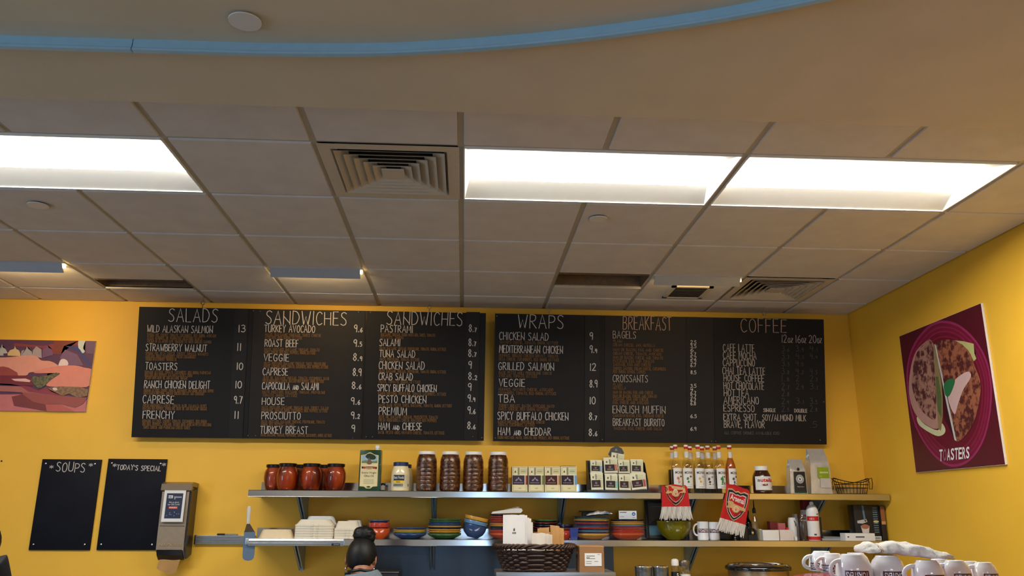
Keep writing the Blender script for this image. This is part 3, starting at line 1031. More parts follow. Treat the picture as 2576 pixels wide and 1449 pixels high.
# ================================================================== things on the back wall
for lab, word, x0, x1, tx, bx_, ty, th in (('black chalkboard headed SOUPS, screwed to the yellow wall', 'SOUPS', (107, 1155), (230, 1384), (141, 213), 0, 1185, 22), ("black chalkboard headed TODAY'S SPECIAL, beside the napkin dispenser", "TODAY'S SPECIAL", (273, 1154), (392, 1384), (294, 404), 0, 1181, 12)):
    a, b = atY(*x0, -0.012), atY(*x1, -0.012)
    wdt = 0.398
    BB = Board(a.x, a.x + wdt, -0.014, a.z, -0.014, b.z)
    root = thing('chalkboard', lab, 'chalkboard', (a.x + wdt / 2, 0, b.z), 'small wall chalkboards')
    q = MB()
    q.box((a.x, -0.014, b.z), (a.x + wdt, 0, a.z), mat('chalkboard_blue', (15, 16, 25), 0.6, spec=0.16, var=0.25, scale=6), 0.002)
    q.build('panel', root)
    q = MB()
    u0, v0 = BB.uv(tx[0], ty)
    u1, _ = BB.uv(tx[1], ty)
    hh = v0 - BB.uv(tx[0], ty - th)[1]
    chalk(q, word, M_chalkw, lambda x, y: BB.P(u0 + x, v0 - y + x * 0.03, 0.001), u1 - u0, hh, 0.005, 3, 0.08)
    for sx in ((125, 1176), (224, 1171)) if word == 'SOUPS' else ((284, 1172), (408, 1170)):
        uu, vv = BB.uv(*sx)
        chalk(q, '*', M_chalkw, lambda x, y: BB.P(uu + x, vv - y + 0.014, 0.001), 0.024, 0.036, 0.0042)
    q.build('lettering', root, 0)
    for u, v in ((0.028, 0.030), (wdt - 0.04, 0.030), (0.028, BB.h - 0.036), (wdt - 0.035, BB.h - 0.036)):
        q = MB()
        q.lathe([(0.006, 0), (0.006, 0.003), (0.003, 0.005), (0.0001, 0.0052)], M_chrome, n=14, c=BB.P(u, v, 0), mtx=Matrix.Rotation(PI / 2, 4, 'X'))
        q.build('screw', root)


def art(mb, fn, layers, dep=0.0004):
    for k, (c, pts, *o) in enumerate(layers):
        m = c if not isinstance(c, tuple) else flat(c, 0.45)
        if o and o[0]:
            n = len(pts)
            pp = pts[-2:] + pts + pts[:2]
            pp = smooth_line(pp, 4)
            pts = pp[8:8 + 4 * n]
        mb.poly([fn(x, y, dep * (k + 1)) for x, y in pts], m)


# left sandwich poster (runs out of the frame on the left)
PYL = -0.012
tl, br = atY(241, 858, PYL), atY(220, 1036, PYL)
root = thing('poster', 'sandwich photo poster in pink and purple tones on the left yellow wall', 'poster', (-3.05, 0, br.z), None)
q = MB()
q.box((-3.55, PYL, br.z), (tl.x, 0, tl.z), M_paper)
q.build('board', root, 0)


def lp(x, y, d):
    p = atY(x * 0.1519, 840 + y * 0.1519, PYL)
    return Vector((min(max(p.x, -3.55), tl.x), PYL - d, min(max(p.z, br.z), tl.z)))


q = MB()
art(q, lp, [((92, 58, 84), [(-700, 50), (1700, 50), (1500, 1400), (-700, 1400)]), ((140, 62, 62), [(230, 150), (720, 200), (880, 160), (1060, 150), (1050, 330), (880, 330), (700, 230), (230, 200)]), ((128, 62, 50), [(900, 100), (1300, 100), (1290, 190), (1060, 200), (1010, 330), (880, 320)]), ((62, 62, 122), [(1080, 200), (1280, 210), (1500, 480), (1500, 540), (1400, 440), (1300, 300)]), ((120, 88, 118), [(1000, 380), (1080, 260), (1280, 340), (1380, 520), (1000, 520)]), ((110, 80, 110), [(1420, 100), (1600, 100), (1560, 330), (1430, 320)]),
            ((192, 112, 112), [(-700, 1010), (400, 1000), (1440, 1060), (1500, 1400), (-700, 1400)]), ((178, 176, 172), [(-160, 360), (-140, 240), (-60, 225), (-35, 170), (-10, 225), (50, 250), (60, 360)]), ((186, 180, 176), [(-20, 330), (-10, 240), (20, 225), (35, 170), (50, 225), (95, 250), (130, 320)]), ((214, 180, 130), [(130, 320), (170, 270), (235, 250), (250, 200), (270, 250), (320, 275), (340, 330), (340, 370), (130, 360)]),
            ((168, 156, 160), [(345, 370), (360, 280), (430, 255), (450, 200), (470, 250), (530, 290), (540, 370)]), ((166, 150, 152), [(535, 370), (550, 270), (605, 205), (690, 260), (695, 400)]), ((118, 84, 114), [(700, 400), (710, 260), (770, 230), (790, 180), (810, 230), (870, 260), (880, 350)]), ((198, 206, 200), [(1310, 100), (1420, 100), (1380, 230), (1410, 290), (1370, 320), (1335, 270), (1300, 220)], 1), ((222, 200, 200), [(985, 480), (1010, 430), (1060, 415), (1120, 450), (1125, 520), (980, 530)], 1),
            ((216, 148, 132), [(-700, 430), (100, 390), (420, 360), (600, 370), (690, 440), (820, 450), (920, 490), (970, 560), (700, 620), (500, 640), (430, 690), (150, 690), (-700, 650)], 1), ((150, 70, 66), [(-700, 620), (60, 540), (150, 560), (290, 640), (310, 700), (-700, 700)]), ((214, 134, 120), [(570, 650), (700, 580), (1000, 530), (1250, 525), (1400, 560), (1540, 610), (1520, 860), (1100, 880), (780, 860), (840, 760), (1000, 660), (860, 650)], 1),
            ((118, 46, 56), [(-700, 690), (430, 690), (520, 720), (560, 860), (340, 860), (180, 830), (-700, 800)]), ((222, 180, 174), [(190, 745), (430, 740), (510, 770), (500, 800), (250, 780)]), ((168, 100, 94), [(-700, 850), (340, 870), (480, 930), (640, 950), (780, 880), (760, 1000), (370, 970), (200, 960), (-700, 930)]), ((150, 80, 76), [(370, 970), (700, 990), (1000, 1020), (1450, 1060), (1380, 1160), (1250, 1220), (1000, 1160), (760, 1170), (560, 1130), (430, 1060)]),
            ((122, 58, 58), [(200, 1040), (380, 1000), (560, 1130), (760, 1170), (780, 1290), (560, 1240), (240, 1190)]), ((138, 60, 76), [(340, 860), (480, 870), (640, 940), (770, 890), (860, 960), (1040, 1030), (700, 990), (480, 960)]), (mat('print_lettuce', (112, 104, 66), 0.5, c2=(74, 74, 56), scale=60), [(520, 770), (560, 690), (640, 720), (700, 700), (800, 690), (940, 640), (1000, 660), (840, 770), (740, 870), (650, 910), (590, 860)]),
            (mat('print_lettuce2', (140, 106, 70), 0.5, c2=(112, 84, 62), scale=60), [(780, 900), (1000, 870), (1320, 880), (1470, 920), (1450, 1030), (1300, 1060), (1150, 990), (1040, 1030), (900, 960)]), ((178, 92, 84), [(760, 1170), (1000, 1170), (1250, 1300), (780, 1300)]), ((208, 196, 190), [(880, 900), (930, 892), (960, 920), (930, 940), (890, 930)], 1)], 0.00025)
q.build('print', root, 0)

# right wall poster with the plate of sandwich halves
XP = XR - 0.014
c4 = [atX(*p, XP) for p in ((2466, 762), (2530, 1167), (2307, 1190), (2260, 848))]
y0, y1 = (c4[0].y + c4[1].y) / 2, (c4[2].y + c4[3].y) / 2
z1, z0 = (c4[0].z + c4[3].z) / 2, (c4[1].z + c4[2].z) / 2
root = thing('poster', 'square maroon poster of a toasted sandwich on a pink plate', 'poster', (XR, (y0 + y1) / 2, z0))
q = MB()
q.box((XP, y0, z0), (XR - 0.001, y1, z1), M_paper)
q.build('board', root, 0)


def rp(x, y, d):
    p = atX(2230 + x * 0.3245, 740 + y * 0.3245, XP)
    return Vector((XP - d, min(max(p.y, y0 + 0.001), y1 - 0.001), min(max(p.z, z0 + 0.001), z1 - 0.001)))


plate = [(450, 205), (560, 235), (680, 340), (770, 490), (815, 680), (810, 900), (760, 1120), (670, 1270), (560, 1335), (450, 1320), (330, 1210), (230, 1040), (175, 850), (155, 650), (170, 500), (220, 370), (300, 270), (370, 220)]
sc_ = lambda k: [(490 + (x - 490) * k, 770 + (y - 770) * k) for x, y in plate]
M_br1 = mat('print_toast', (168, 122, 104), 0.5, c2=(86, 40, 44), scale=26)
M_br2 = mat('print_toast_dark', (160, 96, 68), 0.5, c2=(84, 34, 34), scale=30)
q = MB()
art(q, rp, [(M_maroon, [(-400, -600), (1700, -600), (1700, 2400), (-400, 2400)]), ((152, 44, 92), plate, 1), ((120, 26, 56), sc_(0.965), 1), ((142, 34, 70), sc_(0.92), 1), ((120, 26, 56), sc_(0.90), 1), ((140, 34, 68), sc_(0.86), 1), ((112, 24, 48), sc_(0.84), 1), ((134, 32, 62), sc_(0.79), 1), ((104, 22, 42), sc_(0.77), 1),
            ((206, 204, 160), [(240, 950), (300, 1010), (400, 1055), (430, 1000), (460, 1050), (440, 1090), (380, 1095), (260, 1020)], 1), ((190, 186, 120), [(525, 358), (600, 365), (680, 385), (685, 460), (700, 500), (680, 520), (640, 440), (590, 390)]), ((182, 138, 126), [(330, 365), (400, 440), (440, 600), (440, 800), (430, 990), (390, 1045), (300, 1005), (220, 915), (178, 770), (188, 590), (235, 440)], 1), (M_br1, [(335, 350), (385, 440), (405, 600), (390, 800), (385, 960), (340, 960), (260, 880), (205, 740), (205, 600), (240, 450)], 1),
            ((146, 122, 84), [(365, 400), (385, 390), (410, 560), (440, 750), (440, 950), (425, 1060), (405, 1040), (390, 800)]), ((90, 104, 60), [(385, 640), (405, 640), (430, 800), (430, 960), (400, 900)]), ((66, 18, 28), [(405, 520), (430, 640), (470, 830), (530, 1130), (500, 1060), (450, 960), (440, 750)]), (M_br2, [(385, 380), (520, 355), (640, 440), (690, 560), (735, 700), (710, 900), (650, 1050), (545, 1140), (500, 900), (450, 660), (410, 500)], 1),
            ((212, 176, 172), [(535, 665), (630, 600), (660, 640), (600, 740), (560, 850), (530, 930), (480, 800), (520, 730)], 1), ((196, 196, 192), [(376, 385), (390, 400), (440, 650), (475, 800), (510, 960), (548, 1140), (532, 1130), (470, 850), (430, 650)]), ((44, 112, 68), [(450, 700), (490, 660), (535, 665), (520, 730), (490, 790), (460, 780)], 1)], 0.0002)
q.build('print', root, 0)
q = MB()
for k, ch in enumerate('TOASTERS'):
    xa, xb = 416 + 238 * k / 8, 416 + 238 * (k + 1) / 8 - 4
    fy = lambda x: 1252 - (x - 416) * 0.105
    m = flat((150, 108, 116)) if k == 1 else M_whitep
    put_text(q, ch, m, lambda x, y: rp(xa + (xb - xa) * x, fy(xa + (xb - xa) * x) + 45 - 92 * y, 0.005), 0.02)
q.build('lettering', root, 0)

# napkin dispenser
PD = -0.135
a = atY(409, 1225, PD)
b = atY(480, 1380, PD)
xl, xr = atY(408, 1240, PD).x, atY(476, 1240, PD).x
zt = atY(440, 1216, PD).z
zb_ = atY(430, 1405, PD).z
root = thing('napkin_dispenser', 'grey plastic wall napkin dispenser beside the special board', 'napkin dispenser', ((xl + xr) / 2, 0, zb_))
M_disp = mat('dispenser_smoke', (148, 132, 112), 0.28, var=0.06, coat=0.3)
M_disp2 = mat('dispenser_bronze', (112, 92, 66), 0.3, var=0.05, coat=0.3)
q = MB()
sec = [(0, zt - 0.03), (-0.06, zt - 0.005), (PD * 0.9, zt - 0.02), (PD, zt - 0.06), (PD, zb_ + 0.13), (PD * 0.98, zb_ + 0.05), (-0.075, zb_ - 0.002), (0, zb_ + 0.03)]
q.prism([(xl, y, z) for y, z in sec], (xr - xl, 0, 0), M_disp)
q.build('body', root, 20)
q = MB()
xs0, xs1 = xl - 0.006, xr + 0.016
q.prism([(xs0, y, z) for y, z in [(0, zt + 0.004), (-0.10, zt + 0.010), (PD - 0.01, zt - 0.004), (PD - 0.016, zt - 0.045), (PD + 0.004, zt - 0.055), (PD + 0.02, zt - 0.02), (0, zt - 0.025)]], (xs1 - xs0, 0, 0), M_disp2)
q.build('hood', root, 20)
q = MB()
q.prism([(xr + 0.002, y, z) for y, z in [(0, zt - 0.03), (PD + 0.01, zt - 0.05), (PD - 0.004, zb_ + 0.10), (-0.09, zb_ - 0.004), (0, zb_ + 0.02)]], (0.012, 0, 0), mat('dispenser_dark', (44, 34, 26), 0.3, var=0.1))
q.build('side_cheek', root, 0)
q = MB()
q.prism([(xl + 0.006, y, z) for y, z in [(PD - 0.004, zb_ + 0.055), (PD + 0.005, zb_ + 0.05), (-0.075, zb_ - 0.008), (-0.085, zb_ - 0.012), (PD + 0.01, zb_ + 0.02)]], (xr - xl - 0.012, 0, 0), M_black)
q.build('outlet', root, 0)
q = MB()
q.box((xl + 0.010, PD - 0.003, zb_ + 0.205), (xr - 0.008, PD, zb_ + 0.210), M_disp2)
put_text(q, 'NAPKINS', mat('raised_bronze', (176, 152, 112), 0.35), lambda x, y: Vector((xl + 0.016 + (xr - xl - 0.03) * x, PD - 0.002, zb_ + 0.078 + 0.018 * y)), 0.01)
q.build('raised_lettering', root, 0)
ca, cb = atY(414, 1233, PD - 0.02), atY(464, 1313, PD - 0.02)
cw = Board(ca.x, atY(470, 1233, PD - 0.02).x - 0.006, PD - 0.014, ca.z, PD - 0.022, cb.z)
crd = MB()
slab(crd, cw, 0, cw.w, 0, cw.h, -0.004, 0.0, M_paper)
card = crd.build('sign_card', root, 0)
q = MB()
slab(q, cw, 0.018, cw.w - 0.016, 0.020, cw.h - 0.022, 0, 0.0006, M_navy)
slab(q, cw, 0.030, cw.w * 0.42, 0.034, 0.052, 0.0006, 0.0012, M_paper)
slab(q, cw, cw.w * 0.28, cw.w * 0.70, cw.h * 0.51, cw.h * 0.59, 0.0006, 0.0012, flat((196, 60, 56)))
marks(q, flat((232, 196, 186)), lambda x, y: cw.P(cw.w * (0.31 + 0.36 * x), cw.h * (0.575 - 0.05 * y), 0.0016), 8, 5)
marks(q, flat((176, 180, 190)), lambda x, y: cw.P(cw.w * (0.48 + 0.36 * x), 0.050 - 0.010 * y, 0.0014), 8, 6, 0.2)
marks(q, M_navy, lambda x, y: cw.P(cw.w * (0.22 + 0.17 * x), 0.048 - 0.009 * y, 0.0014), 4, 7)
q.lathe([(0.0045, 0), (0.0001, 0.0004)], flat((170, 176, 188)), n=10, c=cw.P(cw.w * 0.52, cw.h * 0.27, 0.0008), mtx=Matrix.Rotation(PI / 2, 4, 'X'))
W2 = cw.w - 0.05
for t, v, hgt, k in (('Ask us about', 0.405 * cw.h, 0.050 * cw.h, 0.74), ('our Gift Cards!', 0.475 * cw.h, 0.052 * cw.h, 0.86)):
    put_text(q, t, M_paper, lambda x, y: cw.P(cw.w / 2 + (x - 0.5) * W2 * k, v - hgt * y, 0.0014), 0.0)
random.seed(3)
for k in range(9):
    u, v = random.uniform(0.03, cw.w - 0.03), random.uniform(cw.h * 0.68, cw.h - 0.035)
    q.lathe([(0.003, 0), (0.0001, 0.0004)], flat((120, 150, 200)), n=8, c=cw.P(u, v, 0.0008), mtx=Matrix.Rotation(PI / 2, 4, 'X'))
o = q.build('printed_panel', root, 0)
root = None
n0 = atY(420, 1400, -0.08)
nl, nr = atY(396, 1420, -0.09).x, atY(449, 1420, -0.09).x
nz = atY(420, 1436, -0.09).z
q = MB()
q.grid(lambda u, v: Vector((nl + 0.012 * (1 - v) + (nr - nl - 0.008 * v) * u, -0.085 - 0.012 * math.sin(PI * u * 2.2) * v - 0.01 * v, zb_ + 0.012 + (nz - zb_ - 0.012) * v + 0.016 * v * math.sin(u * 4.2 + 2.0) - 0.006 * u * v)), 14, 8, M_kraft)
tag(q.build('paper_napkin'), 'brown paper napkin hanging from the wall napkin dispenser', 'napkin')
p = atY(4, 1160, 0)
q = MB()
q.lathe([(0.006, 0), (0.005, 0.004), (0.0001, 0.006)], M_dark, n=10, c=p, mtx=Matrix.Rotation(PI / 2, 4, 'X'))
tag(q.build('wall_plug'), 'small dark wall plug left of the SOUPS board', 'wall plug')

# ================================================================== stainless wall shelves and their brackets
ZU, ZL, DEP = 1.742, 1.437, 0.352
XA = -1.362
M_shelf = mat('shelf_steel', (206, 204, 200), 0.14, metal=1.0, var=0.06, scale=3, stretch=(1, 8, 8))


def make_shelf(z, x0, x1, label):
    t = thing('wall_shelf', label, 'shelf', ((x0 + x1) / 2, 0, z), 'stainless wall shelves')
    q = MB()
    th, fh = 0.0015, 0.042
    sec = [(0, z + 0.062), (0, z - 0.002), (-DEP + 0.004, z - 0.002), (-DEP + 0.004, z - fh + 0.003), (-DEP + 0.016, z - fh + 0.003), (-DEP + 0.016, z - fh), (-DEP + 0.002, z - fh), (-DEP, z - fh + 0.003), (-DEP, z - 0.003), (-DEP + 0.003, z), (-0.006, z), (-0.006, z + 0.062)]
    n = len(sec)
    vs = [(x0, y, zz) for y, zz in sec] + [(x1, y, zz) for y, zz in sec]
    q.add(vs, [(k, (k + 1) % n, (k + 1) % n + n, k + n) for k in range(n)], M_shelf)
    q.build('shelf_top', t, 30)
    for xe, s in ((x0, 1), (x1, -1)):
        q = MB()
        q.prism([(xe, 0, z), (xe, -DEP + 0.003, z), (xe, -DEP + 0.003, z - fh), (xe, 0, z - fh)], (0.002 * s, 0, 0), M_shelf)
        q.build('end_cap', t, 0)
    return t


make_shelf(ZU, XA, XR - 0.012, 'upper stainless wall shelf carrying jars, syrup bottles and tea')
make_shelf(ZL, XA - 0.003, XR - 0.008, 'lower stainless wall shelf carrying plates, bowls and mugs')

M_brk = mat('bracket_steel', (150, 170, 184), 0.4, metal=0.5, var=0.06)


def make_bracket(px, py, z, label):
    x = atY(px, py, -0.2).x
    L, A = 0.20, 0.30
    t = thing('shelf_bracket', label, 'shelf bracket', (x, 0, z), 'steel brackets under the wall shelves')
    for s in (-1, 1):
        q = MB()
        q.prism([(x + s * 0.0165, 0, z - 0.003), (x + s * 0.0165, -A, z - 0.003), (x + s * 0.0165, -A, z - 0.022), (x + s * 0.0165, -0.028, z - L), (x + s * 0.0165, 0, z - L - 0.012)], (-s * 0.003, 0, 0), M_brk)
        q.prism([(x + s * 0.0165, -A, z - 0.022), (x + s * 0.0165, -0.028, z - L), (x + s * 0.005, -0.028, z - L), (x + s * 0.005, -A, z - 0.022)], (0, 0.002, 0.002), M_brk)
        q.build('gusset', t, 0)
    q = MB()
    q.prism([(x - 0.0165, 0, z - 0.003), (x + 0.0165, 0, z - 0.003), (x + 0.0165, 0, z - L - 0.006), (x, 0, z - L - 0.020), (x - 0.0165, 0, z - L - 0.006)], (0, -0.003, 0), M_brk)
    q.build('back_plate', t, 0)
    q = MB()
    q.lathe([(0.005, 0), (0.0001, 0.003)], M_screw, n=10, c=(x, -0.004, z - L + 0.012), mtx=Matrix.Rotation(PI / 2, 4, 'X'))
    q.build('screw', t)
    return t


for px, lab in ((756, 'bracket under the upper shelf above the stacked foam containers'), (1091, 'bracket under the upper shelf above the green and blue plate stack'), (1416, 'bracket under the upper shelf above the paper bags'), (1742, 'bracket under the upper shelf right of the first red scarf'), (2063, 'bracket under the upper shelf behind the white spray canister')):
    make_bracket(px, 1270, ZU - 0.003, lab)
for px, lab in ((748, 'bracket on the yellow wall under the lower shelf, left of the woman'), (1087, 'bracket on the steel panel under the lower shelf, left of the wicker basket'), (1746, 'bracket under the lower shelf above the sugar dispenser'), (2076, 'bracket under the lower shelf behind the white coffee cups')):
    make_bracket(px, 1385, ZL - 0.003, lab)

# stainless panel on the wall below the lower shelf
pa, pb = atY(936, 1390, -0.004).x, atY(1543, 1390, -0.004).x
q = MB()
q.box((pa, -0.006, 0.92), (pb, 0, ZL - 0.045), mat('panel_steel', (84, 92, 100), 0.34, metal=0.9, var=0.10, scale=2.5, stretch=(3, 1, 0.4)), 0.001)
tag(q.build('wall_panel', None, 0), 'stainless steel panel on the wall behind the wicker basket', 'wall panel')

# order ticket rails
M_rail = mat('rail_aluminium', (178, 180, 182), 0.32, metal=1.0, var=0.05)
r0, r1 = atY(488, 1360, -0.03).x, atY(640, 1362, -0.03).x
rz1, rz0 = atY(550, 1347, -0.03).z, atY(550, 1369, -0.03).z
t = thing('ticket_rail', 'ribbed aluminium ticket rail on the yellow wall left of the shelves', 'ticket rail', ((r0 + r1) / 2, 0, rz0))
q = MB()
sec = [(0, rz0), (-0.022, rz0)]
for k in range(5):
    zz = rz0 + (rz1 - rz0) * k / 5
    sec += [(-0.030, zz + 0.002), (-0.030, zz + 0.008), (-0.025, zz + 0.0095), (-0.025, zz + 0.0115)]
sec += [(-0.022, rz1), (0, rz1)]
q.prism([(r0 + 0.008, y, z) for y, z in sec], (r1 - r0 - 0.008, 0, 0), M_rail)
q.build('rail_body', t, 0)
q = MB()
q.box((r0, -0.032, rz0 - 0.002), (r0 + 0.009, 0, rz1 + 0.002), M_black, 0.002)
q.build('end_cap', t)
ma, mb_ = atY(546, 1344, -0.016), atY(598, 1345, -0.016)
zt_ = rz1 + 0.0065
t = thing('marker', 'black capped grey marker lying on the wall ticket rail', 'marker', ((ma.x + mb_.x) / 2, -0.014, rz1))
q = MB()
q.tube([(ma.x, -0.014, zt_), (ma.x + 0.002, -0.014, zt_), (ma.x + 0.053, -0.014, zt_)], [0.0045, 0.0065, 0.0065], M_black, 12)
q.build('cap', t)
q = MB()
q.tube([(ma.x + 0.053, -0.014, zt_), (mb_.x - 0.006, -0.014, zt_), (mb_.x, -0.014, zt_)], [0.0060, 0.0060, 0.0045], mat('marker_grey', (140, 138, 132), 0.4), 12)
q.build('barrel', t)

YR = -DEP - 0.03
f0, f1 = atY(617, 1365, YR).x, atY(864, 1365, YR).x
fz1, fz0 = atY(740, 1355.5, YR).z, atY(740, 1373.5, YR).z
t = thing('ticket_rail', 'aluminium ticket rail along the left front of the lower shelf', 'ticket rail', ((f0 + f1) / 2, YR, fz0))
q = MB()
q.prism([(f0 + 0.02, y, z) for y, z in [(-DEP - 0.001, fz0 + 0.004), (YR + 0.004, fz0), (YR - 0.006, fz0 + 0.001), (YR - 0.006, fz0 + 0.018), (YR, fz0 + 0.020), (YR, fz0 + 0.032), (YR + 0.005, fz1), (-DEP - 0.001, fz1 + 0.001)]], (f1 - f0 - 0.02, 0, 0), M_rail)
q.build('rail_body', t, 15)
q = MB()
q.box((f0, YR - 0.004, fz0 + 0.008), (f0 + 0.021, -DEP - 0.002, fz1 + 0.002), M_alu, 0.002)
q.build('end_cap', t)
la, lb = atY(834, 1369, YR - 0.007), atY(855, 1369, YR - 0.007)
q = MB()
q.box((la.x, YR - 0.0072, fz0 + 0.002), (lb.x, YR - 0.006, fz0 + 0.017), M_navy)
marks(q, flat((150, 150, 156)), lambda x, y: Vector((la.x + (lb.x - la.x) * (0.26 + 0.66 * x), YR - 0.0076, fz0 + 0.006 + 0.007 * y)), 8, 3, 0.2)
q.build('name_label', t, 0)

# spatula tucked behind the rail
YSP = -DEP - 0.010
t = thing('spatula', 'steel spatula with white handle hanging at the left end of the shelves', 'spatula', tuple(atY(625, 1412, YSP)))
q = MB()
hp = [atY(x, y, YSP) for x, y in ((627.5, 1273), (627, 1280), (625, 1300), (624.2, 1318))]
q.tube(hp, [0.008, 0.0135, 0.0125, 0.0095], mat('handle_white', (205, 198, 184), 0.45), 14, flat_=0.6)
q.build('handle', t)
q = MB()
n_ = [atY(x, y, YSP) for x, y in ((621, 1317), (628, 1317), (641, 1338), (614.5, 1338))]
q.prism(n_, (0, 0.002, 0), mat('spatula_neck', (120, 100, 78), 0.3, metal=0.9))
q.build('neck', t, 0)
q = MB()
bl = [atY(x, y, YSP) for x, y in ((614, 1337), (642, 1338), (642, 1364), (640, 1395), (638, 1404), (633, 1409), (624, 1411), (615, 1409), (610.5, 1404), (610, 1395), (612, 1364))]
q.prism(bl, (0, 0.0016, 0), mat('spatula_blade', (122, 142, 164), 0.38, metal=0.75, var=0.05))
q.build('blade', t, 0)

# ================================================================== along the upper shelf
YM = -0.17


def base(px, y, z):
    """x of a thing whose centre stands at pixel column px on a shelf at depth y"""
    return atY(px, 1290, y).x if z < 1.6 else atY(px, 1200, y).x


def topz(px, py, y):
    return atY(px, py, y).z


def wrap(mb, r, z0, z1, a0, a1, m, c, n=20, ang=0.0):
    """a label patch on a cylinder; angles around -y (towards the room), a grows to the right"""
    mb.grid(lambda u, v: Vector((c[0] + r * math.sin(ang + a0 + (a1 - a0) * u), c[1] - r * math.cos(ang + a0 + (a1 - a0) * u), z0 + (z1 - z0) * v)), n, 1, m)


def wtext(mb, t, r, z0, z1, a0, a1, m, c, off=0.0, ang=0.0, flip=False):
    def fn(x, y):
        if flip:
            x, y = 1 - x, 1 - y
        a = ang + a0 + (a1 - a0) * x
        return Vector((c[0] + r * math.sin(a), c[1] - r * math.cos(a), z0 + (z1 - z0) * y))
    put_text(mb, t, m, fn, off)


# barrel jars of red peppers
M_lidb = mat('black_lid', (22, 18, 18), 0.3, metal=0.4, var=0.1)
M_pep = mat('red_peppers', (84, 9, 4), 0.35, c2=(158, 62, 10), scale=10, stretch=(1, 1, 0.45), coat=0.3)
M_jar = thin_glass('jar_glass', (255, 236, 222), gloss=0.015)
R, H = 0.070, topz(725, 1166, -0.27) - ZU


def barrel(k):
    return [(R * 0.66, 0.0), (R * 0.78, 0.004), (R * 0.90, H * 0.18), (R * 0.99, H * 0.42), (R, H * 0.52), (R * 0.97, H * 0.66), (R * 0.88, H * 0.78), (R * 0.78, H * 0.85), (R * 0.76, H * 0.89)]


spots = [(722.5, -0.27, 'front left pepper jar of the three standing at the shelf edge'), (783, -0.27, 'front middle pepper jar of the three standing at the shelf edge'), (844, -0.27, 'front right pepper jar of the three standing at the shelf edge'),
         (690, -0.115, 'pepper jar standing behind at the left end of the shelf'), (756, -0.115, 'pepper jar half hidden behind the front left and middle jars'), (815, -0.115, 'pepper jar half hidden behind the front middle and right jars')]
J0 = None
for px, y, lab in spots:
    x = base(px, y, ZU)
    if J0 is None:
        t = thing('pepper_jar', lab, 'jar', (x, y, ZU), 'barrel jars of red peppers')
        q = MB()
        q.lathe([(r_ * 0.955, z * 0.97 + 0.004) for r_, z in barrel(0)] + [(0.0001, H * 0.87)], M_pep, 40)
        q.build('peppers', t, 60, local=True)
        q = MB()
        q.lathe(barrel(0), M_jar, 40, cap=False)
        q.build('glass_body', t, 60, local=True)
        q = MB()
        q.lathe([(R * 0.77, H * 0.885), (R * 0.83, H * 0.888), (R * 0.84, H * 0.985), (R * 0.80, H), (R * 0.7, H * 0.994), (0.0001, H * 0.994)], M_lidb, 40)
        q.build('lid', t, 40, local=True)
        J0 = t
    else:
        copy_thing(J0, (x, y, ZU), lab, rot=(0, 0, random.uniform(0.5, 5)))

# olive oil tin
y = -0.22
xa, xb = atY(902, 1228, y).x, atY(958, 1228, y).x
wd, hz = xb - xa - 0.006, topz(932, 1133, y) - ZU
xm = (xa + xb) / 2
M_tin = mat('green_tin', (22, 62, 38), 0.28, metal=0.2, var=0.05, coat=0.3)
t = thing('olive_oil_tin', 'tall green extra virgin olive oil tin with a cream label', 'tin', (xm, y, ZU))
q = MB()
q.box((xm - wd / 2, y - 0.05, ZU), (xm + wd / 2, y + 0.05, ZU + hz), M_tin, 0.004)
q.build('can', t)
q = MB()
q.lathe([(0.014, 0), (0.014, 0.010), (0.017, 0.011), (0.017, 0.030), (0.014, 0.032), (0.0001, 0.032)], M_whitep, 20, c=(xm + wd * 0.30, y - 0.02, ZU + hz))
q.build('cap', t)
q = MB()
yf = y - 0.0502
lw, l0, l1 = wd * 0.80, ZU + 0.018, ZU + hz - 0.018
cx = xm - 0.004


def tf(x, z, d=0.0):
    return Vector((cx + (x - 0.5) * lw, yf - 0.0004 - d, l0 + (l1 - l0) * z))


frame = [(0, 0.06), (0.25, 0.05), (0.38, 0.0), (0.62, 0.0), (0.75, 0.05), (1, 0.06), (1, 0.92), (0.75, 0.94), (0.6, 0.985), (0.5, 1.0), (0.4, 0.985), (0.25, 0.94), (0, 0.92)]
q.poly([tf(0.5 + (a - 0.5) * 1.05, 0.5 + (b - 0.5) * 1.02) for a, b in frame], mat('gold_print', (176, 150, 70), 0.4))
q.poly([tf(a, b, 0.0002) for a, b in frame], M_cream)
q.poly([tf(a, b, 0.0004) for a, b in [(0.04, 0.74), (0.96, 0.74), (0.96, 0.91), (0.7, 0.94), (0.5, 0.98), (0.3, 0.94), (0.04, 0.91)]], flat((150, 178, 200)))
q.poly([tf(a, b, 0.0005) for a, b in [(0.04, 0.70), (0.96, 0.70), (0.96, 0.77), (0.6, 0.75), (0.3, 0.78), (0.04, 0.76)]], flat((120, 132, 84)))
q.poly([tf(a, b, 0.0006) for a, b in smooth_line([(0.24, 0.88), (0.32, 0.95), (0.5, 0.975), (0.72, 0.94), (0.86, 0.87), (0.8, 0.81), (0.62, 0.80), (0.4, 0.82), (0.24, 0.88)], 3)[:-1]], flat((34, 56, 40)))
q.poly([tf(a, b, 0.0007) for a, b in [(0.34, 0.69), (0.4, 0.80), (0.44, 0.86), (0.56, 0.80), (0.66, 0.72), (0.6, 0.67), (0.45, 0.66)]], flat((122, 92, 66)))
q.poly([tf(a, b, 0.0005) for a, b in [(0.06, 0.545), (0.14, 0.575), (0.06, 0.61), (0.24, 0.60), (0.5, 0.58), (0.76, 0.605), (0.94, 0.60), (0.86, 0.565), (0.94, 0.53), (0.76, 0.545), (0.5, 0.53), (0.24, 0.545)]], flat((176, 62, 44)))
marks(q, M_cream, lambda a, b: tf(0.28 + 0.44 * a, 0.55 + 0.03 * b, 0.0008), 9, 4)
